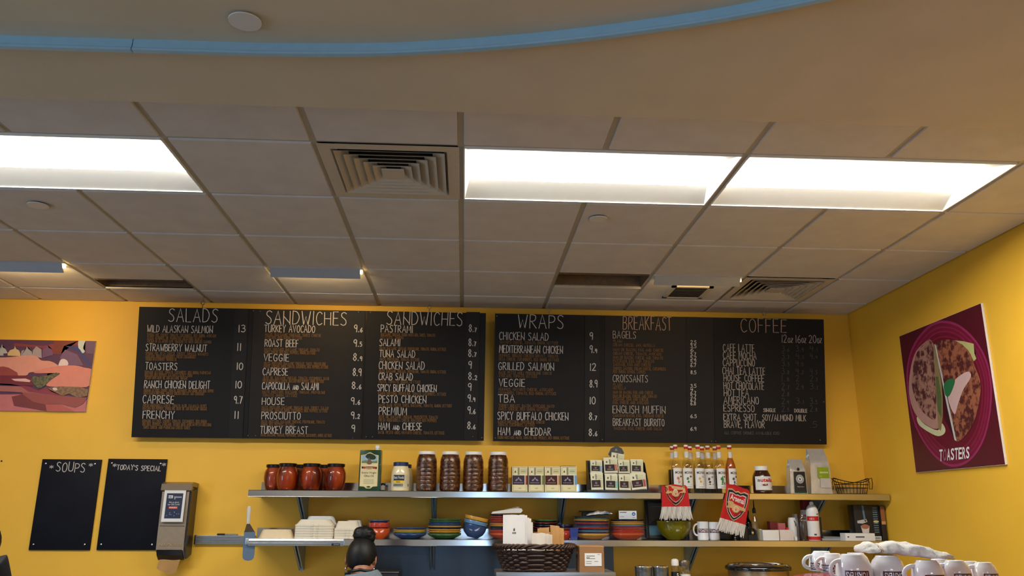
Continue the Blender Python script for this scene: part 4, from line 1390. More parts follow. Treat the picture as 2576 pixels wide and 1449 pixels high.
put_text(q, 'Extra Virgin', M_tin, lambda a, b: tf(0.08 + 0.84 * a, 0.395 + 0.06 * b, 0.0006), 0.012)
put_text(q, 'Olive Oil', M_tin, lambda a, b: tf(0.22 + 0.56 * a, 0.315 + 0.055 * b, 0.0006), 0.012)
for k in range(4):
    q.poly([tf(0.2, 0.23 - 0.035 * k, 0.0005), tf(0.8, 0.23 - 0.035 * k, 0.0005), tf(0.8, 0.238 - 0.035 * k, 0.0005), tf(0.2, 0.238 - 0.035 * k, 0.0005)], flat((120, 130, 96)))
q.poly([tf(a, b, 0.0005) for a, b in smooth_line([(0.36, 0.035), (0.5, 0.06), (0.64, 0.035), (0.5, 0.012), (0.36, 0.035)], 3)[:-1]], M_tin)
q.build('label', t, 0)

# small dark jar half hidden by the tin
y = -0.12
x = base(963.5, y, ZU)
t = thing('dark_jar', 'small dark jar half hidden behind the olive oil tin', 'jar', (x, y, ZU))
q = MB()
q.lathe([(0.016, 0), (0.018, 0.004), (0.018, 0.045), (0.014, 0.052)], mat('dark_jar_body', (26, 22, 24), 0.2, coat=0.4), 24, c=(x, y, ZU))
q.build('body', t)
q = MB()
q.lathe([(0.0185, 0.010), (0.0185, 0.040)], M_paper, 24, c=(x, y, ZU), cap=False)
q.build('label', t)

# mayonnaise jars, one behind the other
M_mayo = mat('mayonnaise', (238, 222, 176), 0.25, var=0.02, coat=0.5)
Rm = 0.062
for px, y, lab, full in ((1007.5, -0.24, 'white mayonnaise jar with a blue lid and printed front label', 1), (1016, -0.09, 'second mayonnaise jar standing behind the blue lidded one', 0)):
    x = base(px, y, ZU)
    Hm = topz(1007, 1163, -0.24) - ZU
    if not full:
        Hm *= 0.97
    c = (x, y, ZU)
    t = thing('mayonnaise_jar', lab, 'jar', c, 'mayonnaise jars')
    q = MB()
    q.lathe([(Rm * 0.9, 0), (Rm * 0.98, 0.005), (Rm, 0.015), (Rm, Hm * 0.56), (Rm * 0.97, Hm * 0.66), (Rm * 0.84, Hm * 0.80), (Rm * 0.78, Hm * 0.86), (0.0001, Hm * 0.87)], M_mayo, 40, c=c)
    q.build('body', t, 50)
    q = MB()
    q.lathe([(Rm * 0.80, Hm * 0.87), (Rm * 0.82, Hm * 0.875), (Rm * 0.82, Hm * 0.985), (Rm * 0.78, Hm), (0.0001, Hm)], mat('blue_lid', (34, 48, 92), 0.35), 40, c=c)
    q.build('lid', t, 40)
    q = MB()
    rr = Rm + 0.0006
    wrap(q, rr, ZU + 0.02, ZU + Hm * 0.56, -1.1, 1.1, flat((214, 204, 172)), c)
    if full:
        wrap(q, rr + 0.0004, ZU + Hm * 0.36, ZU + Hm * 0.55, -0.72, 0.50, M_navy, c, 12)
        wtext(q, 'Best Foods', rr + 0.0010, ZU + Hm * 0.42, ZU + Hm * 0.51, -0.66, 0.44, M_paper, c, 0.01)
        wrap(q, rr + 0.0004, ZU + Hm * 0.26, ZU + Hm * 0.355, -0.72, 0.40, flat((236, 196, 30)), c, 10)
        wtext(q, 'REAL', rr + 0.0010, ZU + Hm * 0.285, ZU + Hm * 0.335, -0.36, 0.10, M_navy, c, 0.02)
        wrap(q, rr + 0.0004, ZU + Hm * 0.165, ZU + Hm * 0.245, -0.72, 0.36, M_navy, c, 10)
        wtext(q, 'MAYONNAISE', rr + 0.0010, ZU + Hm * 0.185, ZU + Hm * 0.225, -0.68, 0.32, M_paper, c, 0.0)
        wrap(q, rr + 0.0004, ZU + Hm * 0.16, ZU + Hm * 0.25, 0.98, 1.1, M_black, c, 3)
    q.build('label', t, 60)

# four tall ribbed jars of pickles
M_pick = mat('brown_pickles', (34, 12, 4), 0.3, c2=(98, 54, 20), scale=60, coat=0.4, bump=0.9, bscale=38)
M_jar2 = thin_glass('pet_jar', (250, 238, 224), gloss=0.02, bump=0.15)
Rp = (atY(1099, 1190, -0.24).x - atY(1046, 1190, -0.24).x) / 2
Hp = topz(1073, 1136, -0.24) - ZU


def ribbed():
    out = [(Rp * 0.86, 0), (Rp * 0.96, 0.006)]
    z0, z1, n = 0.018, Hp * 0.66, 6
    for k in range(n):
        a = z0 + (z1 - z0) * k / n
        b = z0 + (z1 - z0) * (k + 1) / n
        out += [(Rp * 0.975, a), (Rp, a + (b - a) * 0.25), (Rp, a + (b - a) * 0.75), (Rp * 0.975, b)]
    out += [(Rp * 0.98, Hp * 0.69), (Rp * 0.99, Hp * 0.74), (Rp * 0.94, Hp * 0.82), (Rp * 0.82, Hp * 0.90), (Rp * 0.76, Hp * 0.925)]
    return out


J0 = None
for px, lab in ((1072.7, 'large ribbed jar of brown pickles nearest the mayonnaise'), (1132, 'large ribbed pickle jar, second from the mayonnaise'), (1190.5, 'large ribbed pickle jar, second from the tea boxes'), (1253, 'large ribbed pickle jar standing against the tea boxes')):
    x = base(px, -0.24, ZU)
    if J0 is None:
        t = thing('pickle_jar', lab, 'jar', (x, -0.24, ZU), 'large pickle jars with white lids')
        q = MB()
        q.lathe([(r_ * 0.965, z * 0.985 + 0.003) for r_, z in ribbed()] + [(0.0001, Hp * 0.915)], M_pick, 44)
        q.build('pickles', t, 60, local=True)
        q = MB()
        q.lathe(ribbed(), M_jar2, 44, cap=False)
        q.build('plastic_body', t, 60, local=True)
        q = MB()
        q.lathe([(Rp * 0.77, Hp * 0.92), (Rp * 0.80, Hp * 0.922), (Rp * 0.80, Hp * 0.99), (Rp * 0.77, Hp), (0.0001, Hp)], M_whitep, 40)
        q.build('lid', t, 40, local=True)
        J0 = t
        q = MB()
        wrap(q, Rp + 0.001, Hp * 0.30, Hp * 0.62, -1.75, -1.15, M_paper, (0, 0), 10)
    else:
        t = copy_thing(J0, (x, -0.24, ZU), lab, rot=(0, 0, 0))

# four tea boxes
cols = [((58, 46, 66), (150, 60, 46)), ((56, 38, 54), (122, 132, 80)), ((72, 26, 22), (168, 110, 60)), ((44, 30, 44), (110, 158, 206))]
labs = ['cream tea box with grey violet band, first beside the pickle jars', 'cream tea box with dark plum band, second from the pickle jars', 'cream tea box with dark red band, third from the pickle jars', 'cream tea box with blue side stripe, farthest from the pickle jars']
M_box = mat('tea_card', (226, 216, 172), 0.6, var=0.03)
for k, (a, b) in enumerate(((1288, 1327.5), (1329.5, 1368.5), (1370, 1410), (1411, 1451))):
    y = -0.24
    x0, x1 = atY(a, 1200, y).x, atY(b, 1200, y).x
    h = topz(a, 1173.5 if k < 3 else 1173, y) - ZU
    t = thing('tea_box', labs[k], 'tea box', ((x0 + x1) / 2, y, ZU), 'row of cream tea boxes')
    q = MB()
    q.box((x0 + 0.0008, y, ZU), (x1 - 0.0008, y + 0.12, ZU + h), M_box, 0.0015)
    q.build('carton', t)
    q = MB()

    def bp(u, v, d=0.0004):
        return Vector((x0 + (x1 - x0) * u, y - d, ZU + h * v))

    def rect(u0, v0, u1, v1, m, d=0.0004):
        q.poly([bp(u0, v0, d), bp(u1, v0, d), bp(u1, v1, d), bp(u0, v1, d)], m)
    ink = flat((92, 86, 60))
    rect(0.03, 0.29, 0.80, 0.65, flat(cols[k][0]))
    rect(0.86, 0.29, 0.99, 0.65, flat(cols[k][1]))
    rect(0.36, 0.67, 0.48, 0.95, flat((150, 142, 112)))
    rect(0.52, 0.72, 0.90, 0.92, flat((206, 198, 150)) if k != 3 else flat((196, 204, 168)))
    for (u0, v0, u1, v1) in ((0.08, 0.04, 0.09, 0.27), (0.90, 0.04, 0.91, 0.27), (0.08, 0.04, 0.91, 0.05), (0.08, 0.96, 0.93, 0.97), (0.08, 0.67, 0.09, 0.97), (0.92, 0.67, 0.93, 0.97), (0.40, 0.155, 0.62, 0.165), (0.44, 0.13, 0.58, 0.137), (0.56, 0.80, 0.86, 0.815)):
        rect(u0, v0, u1, v1, ink, 0.0006)
    q.poly([bp(u, v, 0.0006) for u, v in ((0.15, 0.76), (0.27, 0.76), (0.22, 0.86))], flat((70, 78, 60)))
    gl = flat((150, 140, 150))
    for s in (-1, 1):
        q.poly([bp(0.42 + s * u, v, 0.0006) for u, v in smooth_line([(0.04, 0.50), (0.12, 0.52), (0.20, 0.46), (0.24, 0.49), (0.18, 0.43), (0.09, 0.45), (0.04, 0.50)], 2)[:-1]], gl)
    q.poly([bp(u, v, 0.0006) for u, v in ((0.37, 0.5), (0.47, 0.5), (0.46, 0.58), (0.38, 0.58))], gl)
    rect(0.12, 0.355, 0.70, 0.375, gl, 0.0006)
    q.build('printed_front', t, 0)
    if k == 3:
        q = MB()
        q.box((x0 + 0.004, y + 0.02, ZU + h), (x1 - 0.004, y + 0.11, ZU + h + 0.004), flat((60, 62, 50)))
        q.build('lid_flap', t, 0)

# tea sachet rack
y = -0.24
xa, xb = atY(1482, 1200, y).x, atY(1629, 1200, y).x
M_rack = mat('rack_black', (22, 21, 22), 0.45, var=0.1)
zt2 = topz(1500, 1158, y)
t = thing('tea_rack', 'black two tier display rack full of tea sachets', 'tea rack', ((xa + xb) / 2, y, ZU))
q = MB()
q.box((xa - 0.020, y - 0.045, ZU), (xb, y + 0.13, ZU + 0.016), M_rack, 0.002)
q.build('tray', t)
q = MB()
q.box((xa - 0.005, y + 0.10, ZU + 0.016), (xb - 0.003, y + 0.106, zt2 + 0.004), M_rack)
q.build('back_panel', t, 0)
for s in (0, 1):
    xx = xa - 0.004 if s == 0 else xb - 0.008
    q = MB()
    q.prism([(xx, y - 0.04, ZU + 0.016), (xx, y + 0.105, ZU + 0.016), (xx, y + 0.105, zt2), (xx, y + 0.05, zt2 - 0.012), (xx, y - 0.04, ZU + 0.075)], (0.003, 0, 0), M_rack)
    q.build('side_panel', t, 0)
ZT = topz(1500, 1190, y + 0.03)
q = MB()
q.box((xa, y + 0.02, ZT - 0.006), (xb - 0.006, y + 0.10, ZT), M_rack)
q.build('tier', t, 0)
pr = [(1530, 1143), (1537, 1128), (1551, 1121), (1564, 1128), (1570, 1139), (1566, 1147), (1550, 1150), (1536, 1149)]
q = MB()
q.prism([atY(a_, b_, y + 0.103) for a_, b_ in pr], (0, 0.004, 0), mat('header_grey', (62, 64, 66), 0.5))
marks(q, flat((112, 112, 110)), lambda a_, b_: atY(1540 + 22 * a_, 1139 - 2.5 * b_, y + 0.1015), 10, 2)
marks(q, flat((112, 112, 110)), lambda a_, b_: atY(1545 + 15 * a_, 1144.5 - 2.5 * b_, y + 0.1015), 6, 3)
q.poly([atY(a_, b_, y + 0.1015) for a_, b_ in ((1546, 1134), (1554, 1134), (1550, 1128))], flat((150, 140, 138)))
hd = q.build('header_card', t, 0)
slots = [  # px0, px1, top py, bottom py, tilt, band colour, side colour, tier
    (1486, 1514, 1160, 1188, 0.04, (40, 28, 32), (120, 160, 215), 1), (1521, 1553, 1154, 1186, -0.03, (52, 26, 26), (206, 92, 54), 1), (1557, 1584, 1160, 1188, -0.02, (44, 32, 30), (206, 196, 150), 1), (1588, 1617, 1158, 1186, 0.03, (52, 32, 30), (214, 204, 160), 1),
    (1488, 1517, 1191, 1222, -0.04, (48, 30, 34), (206, 200, 160), 0), (1523, 1553, 1194, 1222, 0.03, (42, 26, 26), (120, 196, 186), 0), (1558, 1586, 1195, 1222, 0.02, (46, 28, 26), (190, 170, 130), 0), (1590, 1626, 1193, 1222, -0.12, (56, 28, 28), (170, 70, 60), 0)]
wid = ['first', 'second', 'third', 'fourth']
M_sach = mat('sachet_paper', (222, 218, 186), 0.55, var=0.03)


def sachet(px0, px1, py0, py1, yy, tilt, band, side, name_label, zbase):
    a_ = atY(px0, py1, yy)
    b_ = atY(px1, py0, yy)
    W, Hh = b_.x - a_.x, max(b_.z - zbase, 0.05)
    c = Vector(((a_.x + b_.x) / 2, yy, zbase + abs(tilt) * W * 0.5 + 0.0008))
    rot = Matrix.Rotation(tilt, 4, 'Y') @ Matrix.Rotation(-0.16, 4, 'X')
    t = thing('tea_sachet', name_label, 'tea sachet', tuple(c), 'tea sachets in the rack')
    q = MB()
    q.grid(lambda u, v: rot @ Vector(((u - 0.5) * W, -0.004 * math.sin(PI * u) * math.sin(PI * v), Hh * v)), 6, 6, M_sach)
    q.grid(lambda u, v: rot @ Vector(((0.5 - u) * W, 0.003 * math.sin(PI * u) * math.sin(PI * v), Hh * v)), 6, 6, M_sach)
    q.build('pouch', t, 40, local=True)
    q = MB()

    def rc(u0, v0, u1, v1, m, d=0.0052):
        q.add([rot @ Vector(((u - 0.5) * W, -d, Hh * v)) for u, v in ((u0, v0), (u1, v0), (u1, v1), (u0, v1))], [(0, 1, 2, 3)], m)
    rc(0.06, 0.14, 0.80, 0.58, flat(band))
    rc(0.84, 0.14, 0.96, 0.58, flat(side))
    rc(0.40, 0.62, 0.50, 0.94, flat((140, 136, 112)))
    rc(0.16, 0.70, 0.26, 0.82, flat((84, 86, 70)))
    rc(0.54, 0.66, 0.90, 0.90, flat((206, 208, 170)))
    rc(0.20, 0.22, 0.66, 0.27, flat((150, 140, 140)), 0.0056)
    rc(0.34, 0.33, 0.52, 0.47, flat((120, 110, 112)), 0.0056)
    q.build('print', t, 0, local=True)


for k, (p0, p1, y0_, y1_, tl_, bd, sd, tier) in enumerate(slots):
    zb0 = ZT if tier else ZU + 0.0165
    yy = y + 0.03 if tier else y - 0.030
    where = 'upper' if tier else 'lower'
    sachet(p0, p1, y0_, y1_, yy, tl_, bd, sd, 'front tea sachet in the %s slot of the %s rack tier' % (wid[k % 4], where), zb0)
    for j in range(2):
        sachet(p0 - 1.5 + j, p1 + 0.5 - j, y0_ - 2 - 1.2 * j, y1_ - 2, yy + 0.014 * (j + 1), tl_ * 0.4 + 0.02 * (-1) ** j, bd, sd, 'tea sachet %s behind the front one, %s slot of the %s tier' % ('just' if j == 0 else 'farther', wid[k % 4], where), zb0)
sachet(1534, 1566, 1142, 1165, y + 0.070, 0.16, (60, 60, 60), (200, 190, 150), 'tea sachet leaning against the grey header card above the rack', zt2 - 0.06)

# syrup bottles
M_syr = thin_glass('syrup_glass', (255, 255, 252), gloss=0.025)
M_liq = thin_glass('clear_syrup', (254, 251, 240), gloss=0.0)
M_amb = mat('amber_syrup', (150, 66, 14), 0.15, coat=0.5, c2=(176, 86, 22), scale=9)
M_dks = mat('dark_syrup', (34, 20, 16), 0.2, coat=0.4)
Rb = 0.0375
Hb = topz(1755, 1120, -0.20) - ZU


def bprof(k=1.0, z0=0.0):
    h = Hb
    return [(Rb * 0.86 * k, z0), (Rb * 0.97 * k, z0 + 0.004), (Rb * k, 0.012), (Rb * k, h * 0.52), (Rb * 0.96 * k, h * 0.57), (Rb * 0.80 * k, h * 0.63), (Rb * 0.56 * k, h * 0.71), (Rb * 0.42 * k, h * 0.78), (Rb * 0.36 * k, h * 0.86), (Rb * 0.35 * k, h * 0.93)]


fruit = [((196, 120, 76), (92, 54, 34)), ((84, 120, 70), (110, 76, 40)), ((206, 160, 70), (176, 120, 40)), ((76, 60, 50), (120, 70, 40)), ((70, 130, 70), (60, 120, 62)), ((90, 84, 78), (58, 56, 54)), ((120, 60, 50), (80, 40, 30))]
bots = [(1699.6, -0.205, 0, 'c', 0.35, 'syrup bottle with orange fruit label, front row, nearest the tea rack'), (1726.5, -0.200, 1, 'c', 0.1, 'syrup bottle with green leaf label, second in the front row'), (1756, -0.205, 2, 'c', 0.15, 'syrup bottle with yellow fruit label, third in the front row'),
        (1781, -0.150, 3, 'c', 0.0, 'syrup bottle with dark pod label, set a little back, fourth of the row'), (1808.5, -0.200, 4, 'c', 0.25, 'syrup bottle with a green mint sprig on its label'), (1836, -0.200, 5, 'a', 0.45, 'amber syrup bottle at the right end of the bottle group'),
        (1691.5, -0.085, 6, 'd', 0.0, 'dark syrup bottle at the wall behind the orange fruit label'), (1736, -0.085, 6, 'c', 0.0, 'syrup bottle at the wall behind the green leaf label'), (1767, -0.070, 6, 'c', 0.0, 'syrup bottle at the wall between the third and fourth front bottles'), (1799, -0.085, 6, 'd', 0.0, 'dark syrup bottle at the wall behind the mint label')]
for px, y, fk, kind, ang, lab in bots:
    x = base(px, y, ZU) if False else atY(px, 1150, y).x
    c = (x, y, ZU)
    t = thing('syrup_bottle', lab, 'bottle', c, 'flavour syrup bottles')
    q = MB()
    q.lathe(bprof(), M_syr, 28, c=c, cap=False)
    q.build('glass_body', t, 60)
    lv = Hb * (0.63 if kind == 'c' else 0.74 if kind == 'a' else 0.5)
    q = MB()
    pr_ = [(r_, z) for r_, z in bprof(0.93, 0.004) if z < lv]
    rl = 0.93 * Rb * (0.80 if kind == 'c' else 0.47 if kind == 'a' else 1.0)
    q.lathe(pr_ + [(rl, lv), (0.0001, lv)], {'c': M_liq, 'a': M_amb, 'd': M_dks}[kind], 24, c=c)
    q.build('syrup', t, 60)
    q = MB()
    q.lathe([(Rb * 0.38, Hb * 0.925), (Rb * 0.40, Hb * 0.93), (Rb * 0.40, Hb * 0.965)], M_red if kind != 'd' else mat('dull_red', (150, 60, 60), 0.5), 20, c=c, cap=False)
    q.lathe([(Rb * 0.40, Hb * 0.965), (Rb * 0.40, Hb), (Rb * 0.36, Hb * 1.003), (0.0001, Hb * 1.003)], M_whitep if px != 1808.5 else flat((214, 160, 90)), 20, c=c)
    q.build('cap', t, 40)
    q = MB()
    wrap(q, Rb * 0.47, ZU + Hb * 0.735, ZU + Hb * 0.86, -1.2, 1.2, flat((214, 210, 204)), c, 10, ang)
    q.build('neck_label', t, 60)
    if y < -0.12:
        q = MB()
        rr = Rb + 0.0006
        wrap(q, rr, ZU + Hb * 0.10, ZU + Hb * 0.515, -1.15, 1.15, M_paper, c, 16, ang)
        wtext(q, 'MONIN', rr + 0.0006, ZU + Hb * 0.395, ZU + Hb * 0.45, -0.78, 0.78, flat((56, 44, 40)), c, 0.015, ang)
        A, Bc = fruit[fk]
        random.seed(fk + 5)

        def blob(a0, z0, ra, rz, col, nn=9):
            pts = []
            for k in range(nn):
                th = 2 * PI * k / nn
                f_ = random.uniform(0.65, 1.15)
                a_ = ang + a0 + ra * f_ * math.cos(th)
                pts.append(Vector((c[0] + (rr + 0.0006) * math.sin(a_), c[1] - (rr + 0.0006) * math.cos(a_), ZU + Hb * (z0 + rz * f_ * math.sin(th)))))
            q.poly(pts, flat(col))
        blob(-0.30, 0.30, 0.24, 0.035, A)
        blob(0.30, 0.34, 0.26, 0.022, Bc)
        blob(0.06, 0.19, 0.50, 0.022, Bc)
        blob(-0.15, 0.235, 0.22, 0.03, A)
        if fk == 4:
            blob(-0.10, 0.29, 0.20, 0.085, (58, 122, 62))
            blob(0.25, 0.20, 0.38, 0.03, (62, 128, 66))
        wrap(q, rr + 0.0004, ZU + Hb * 0.125, ZU + Hb * 0.135, -0.5, 0.5, flat((150, 140, 130)), c, 6, ang)
        q.build('label', t, 0)

# hanging football scarves
M_sred = mat('scarf_red', (186, 22, 24), 0.85, var=0.10, scale=300, bump=0.4, bscale=500)
M_sdk = mat('scarf_dark_red', (146, 16, 22), 0.85, var=0.1, scale=300)
M_fr = mat('scarf_fringe', (212, 206, 198), 0.9, var=0.12, scale=200, stretch=(1, 1, 0.1))
M_thr = mat('thread_white', (226, 214, 206), 0.85, var=0.05)
M_nv = mat('thread_navy', (26, 24, 40), 0.85, var=0.1)


def scarf(label, top, axis, width, length, fr_len, crest_z, text):
    """top: centre of the top fold on the shelf edge; axis: direction the scarf hangs in the x-z plane"""
    ax = Vector((axis[0], 0, axis[1])).normalized()
    sd = Vector((-ax.z, 0, ax.x))
    if sd.x < 0:
        sd = -sd
    y0 = -DEP - 0.010

    def S(u, v, d=0.0, wk=1.0):
        """u -0.5..0.5 across, v metres down from the shelf edge (negative: lying on the shelf)"""
        wv = wk * (0.003 * math.sin(u * 9 + v * 14) + 0.002 * math.sin(u * 21 + 1))
        if v < 0:
            k = min(1.0, -v / 0.07)
            lift = 0.030 * math.sin(PI * min(1, k * 0.9 + 0.12)) + 0.008
            wd_ = width * (1 - 0.28 * k)
            p = top + sd * (u * wd_) + Vector((0, 0.075 * k, lift + 0.010 * math.cos(u * 8) * k))
            return Vector((p.x, y0 + 0.075 * k + wv - d, p.z))
        p = top + sd * (u * width * (1 + 0.10 * v / length)) + ax * v
        bl = math.exp(-v / 0.02)
        return Vector((p.x, y0 - 0.004 + wv - 0.004 * (1 - bl) - d, p.z + 0.010 * bl))
    t = thing('football_scarf', label, 'scarf', tuple(top), 'red football scarves')
    q = MB()
    q.grid(lambda a, b: S(a - 0.5, -0.07 + (length + 0.07) * b), 18, 30, M_sred)
    q.build('knitted_band', t, 60)
    q = MB()
    random.seed(int(width * 1000))
    n = 34
    for layer in range(2):
        for k in range(n):
            u = (k + 0.5) / n - 0.5
            L = fr_len * random.uniform(0.86, 1.05)
            sp = 1.0 + 0.12 * random.uniform(-0.2, 1)
            pts = []
            for j in range(5):
                v = length + L * j / 4
                p = S(u * (1 + (sp - 1) * j / 4) + 0.012 * math.sin(j + k), v - (0.004 if j == 0 else 0))
                p.y += -0.003 + 0.006 * layer + 0.003 * math.sin(k * 2.3 + j)
                pts.append(p)
            q.tube(pts, [0.0028, 0.0034, 0.0034, 0.0032, 0.0018], M_fr, 5)
    q.build('fringe', t, 60)
    # crest: shield with a cannon
    q = MB()
    cz, ch, cw = crest_z, 0.196, width * 0.90

    def Cc(x, yv, d):
        v_ = cz + yv * ch
        return S(x * cw / width, v_, d + 0.003, 0.0 if v_ > 0.004 else 1.0)
    outer = [(-0.5, 0.02), (-0.30, 0.0), (-0.12, 0.05), (0, 0.02), (0.12, 0.05), (0.30, 0.0), (0.5, 0.02), (0.49, 0.30), (0.44, 0.55), (0.30, 0.78), (0.12, 0.94), (0, 1.0), (-0.12, 0.94), (-0.30, 0.78), (-0.44, 0.55), (-0.49, 0.30)]
    sh = lambda k, dy=0.0: [(x * k, 0.5 + (yv - 0.5) * k + dy) for x, yv in outer]

    def lay(pts, m, d):
        pts2 = []
        for i in range(len(pts)):
            a_, b_ = pts[i], pts[(i + 1) % len(pts)]
            for j in range(3):
                pts2.append((a_[0] + (b_[0] - a_[0]) * j / 3, a_[1] + (b_[1] - a_[1]) * j / 3))
        q.poly([Cc(x, yv, d) for x, yv in pts2], m)
    lay(sh(1.0), M_gold, 0.0025)
    lay(sh(0.93), M_nv, 0.0031)
    lay(sh(0.80), M_thr, 0.0037)
    lay(sh(0.75), M_sred, 0.0043)
    lay([(0, 0.52), (0.34, 0.52), (0.28, 0.66), (0.12, 0.82), (0, 0.87)], M_sdk, 0.0048)
    gun = [(-0.42, 0.44), (-0.36, 0.38), (-0.16, 0.38), (-0.10, 0.44), (0.44, 0.50), (0.45, 0.60), (0.20, 0.60), (0.12, 0.70), (-0.02, 0.72), (-0.14, 0.66), (-0.16, 0.60), (-0.36, 0.62), (-0.40, 0.58), (-0.30, 0.52)]
    lay([(-x, yv) for x, yv in gun] if False else gun, M_gold, 0.0054)
    ring = [(0.02 + 0.10 * math.cos(2 * PI * k / 16), 0.59 + 0.085 * math.sin(2 * PI * k / 16)) for k in range(16)]
    lay(ring, M_thr, 0.0060)
    lay([(0.02 + 0.085 * math.cos(2 * PI * k / 16), 0.59 + 0.07 * math.sin(2 * PI * k / 16)) for k in range(16)], M_gold, 0.0066)
    lay([(0.02, 0.60), (0.045, 0.63), (0.02, 0.655), (-0.005, 0.63)], M_sred, 0.0072)
    q.build('crest', t, 0)
    if text:
        q = MB()
        put_text(q, 'Arsenal', M_thr, lambda a, b: Cc(-0.33 + 0.66 * a, 0.335 - 0.19 * b + 0.05 * a, 0.0062), 0.02)
        q.build('lettering', t, 0)
    return t


tp = atY(1697, 1234, -DEP - 0.012)
wS = atY(1730, 1255, -DEP).x - atY(1661, 1255, -DEP).x
scarf('red football scarf hanging straight over the green bowl, crest partly folded over', tp, (0.02, -1.0), wS * 0.94, 0.108, 0.082, -0.098, False)
tp = atY(1857, 1236, -DEP - 0.012)
scarf('red football scarf hanging askew from the upper shelf, showing its whole crest', tp, (-0.27, -1.0), wS * 0.86, 0.205, 0.080, 0.002, True)

# hazelnut spread jar
y = -0.22
M_nut = mat('hazelnut_spread', (58, 26, 14), 0.2, coat=0.6, var=0.05)
x = atY(1916, 1200, y).x
Wn, Hn = 0.064, topz(1916, 1173, y) - ZU
sq = lambda r_, a, z: r_ * (1.0 / (abs(math.cos(a)) ** 3.2 + abs(math.sin(a)) ** 3.2) ** (1 / 3.2)) if z < Hn * 0.72 else r_
t = thing('hazelnut_spread_jar', 'brown hazelnut spread jar with white lid and white label', 'jar', (x, y, ZU))
q = MB()
q.lathe([(Wn * 0.86, 0), (Wn * 0.95, 0.005), (Wn, 0.018), (Wn * 1.0, Hn * 0.5), (Wn * 0.98, Hn * 0.60), (Wn * 0.92, Hn * 0.68), (Wn * 0.78, Hn * 0.78), (Wn * 0.68, Hn * 0.84), (0.0001, Hn * 0.845)], M_nut, 40, c=(x, y, ZU))
q.build('body', t, 60)
q = MB()
q.lathe([(Wn * 0.68, Hn * 0.84), (Wn * 0.70, Hn * 0.845), (Wn * 0.70, Hn * 0.985), (Wn * 0.66, Hn), (0.0001, Hn)], M_whitep, 36, c=(x, y, ZU))
q.build('lid', t, 40)
q = MB()
c = (x, y)
wrap(q, Wn + 0.0008, ZU + Hn * 0.13, ZU + Hn * 0.62, -1.2, 1.2, M_paper, c, 18, 0.10)
wtext(q, 'n', Wn + 0.0016, ZU + Hn * 0.42, ZU + Hn * 0.51, -0.88, -0.64, M_black, c, 0.03, 0.10)
wtext(q, 'utella', Wn + 0.0016, ZU + Hn * 0.415, ZU + Hn * 0.56, -0.58, 0.84, flat((204, 40, 34)), c, 0.03, 0.10)


def cyl(a, z, d=0.0016):
    return Vector((c[0] + (Wn + d) * math.sin(a + 0.1), c[1] - (Wn + d) * math.cos(a + 0.1), ZU + Hn * z))


q.poly([cyl(a, z) for a, z in smooth_line([(-0.62, 0.29), (-0.4, 0.35), (0.0, 0.36), (0.2, 0.32), (0.1, 0.27), (-0.3, 0.25), (-0.62, 0.29)], 3)[:-1]], flat((206, 160, 106)))
q.poly([cyl(a, z, 0.002) for a, z in smooth_line([(-0.45, 0.31), (-0.2, 0.345), (0.15, 0.33), (0.05, 0.29), (-0.3, 0.28), (-0.45, 0.31)], 3)[:-1]], flat((96, 50, 30)))
q.poly([cyl(a, z, 0.0024) for a, z in ((0.0, 0.34), (0.10, 0.36), (0.75, 0.22), (0.72, 0.18))], flat((120, 66, 40)))
q.build('label', t, 0)

# coffee bags
M_foil = mat('silver_foil', (208, 206, 202), 0.26, metal=0.5, var=0.06, bump=0.5, bscale=45)
M_foil2 = mat('bronze_foil', (150, 120, 84), 0.32, metal=0.8, var=0.08, bump=0.4, bscale=45)


def coffee_bag(label, px0, px1, py, y, dep, top_w, fold, seed):
    x0, x1 = atY(px0, 1225, y - dep / 2).x, atY(px1, 1225, y - dep / 2).x
    xm, W = (x0 + x1) / 2, (x1 - x0)
    h = topz((px0 + px1) / 2, py, y) - ZU
    t = thing('coffee_bag', label, 'coffee bag', (xm, y, ZU), 'foil coffee bags')
    q = MB()
    NV = 16

    def sec(v):
        k = max(0.0, (v - 0.68) / 0.32)
        wx = W * (1 - (1 - top_w) * v - 0.02 * math.sin(v * 9))
        dy = dep * (1 - 0.93 * k) * (1 - 0.05 * math.sin(v * 7))
        return wx, dy, k

    def F(u, v):
        wx, dy, k = sec(v)
        s = u * 4
        i = int(s) % 4
        f_ = s - int(s)
        pts = [(-0.5, -0.5), (0.5, -0.5), (0.5, 0.5), (-0.5, 0.5)]
        a_, b_ = pts[i], pts[(i + 1) % 4]
        X = (a_[0] + (b_[0] - a_[0]) * f_) * wx
        Y = (a_[1] + (b_[1] - a_[1]) * f_) * dy
        if i in (1, 3):   # gusset folds inward
            X *= 1 - (0.10 + 0.5 * k) * math.sin(PI * f_)
        else:
            Y *= 1 + 0.10 * math.sin(PI * f_) * math.sin(PI * min(1, v * 1.3))
        cr = 0.0035 * noise.noise(Vector((X * 40 + seed, Y * 30, v * 9)))
        return Vector((xm + X + 0.12 * fold * max(0, v - 0.7) ** 2, y + Y + cr, ZU + h * v + (0.006 * noise.noise(Vector((X * 30, seed, 0))) if v > 0.95 else 0)))
    q.grid(F, 32, NV, M_foil, closed_u=True)
    q.build('foil_pouch', t, 50)
    return t, xm, W, h, y - dep / 2


t, xm, W, h, yf = coffee_bag('small foil coffee bag with black label and round white seal', 1989, 2031, 1155, -0.20, 0.075, 0.86, 0.3, 2)
q = MB()


def bl(u, v, d=0.0):
    vv = min(v, 0.9)
    bulge = 0.10 * math.sin(PI * min(max(u + 0.5, 0), 1)) * math.sin(PI * min(1, vv * 1.3)) * 0.075 * 0.5
    return Vector((xm + W * u * (1 - 0.14 * vv), yf - 0.0052 - d - bulge, ZU + h * v))


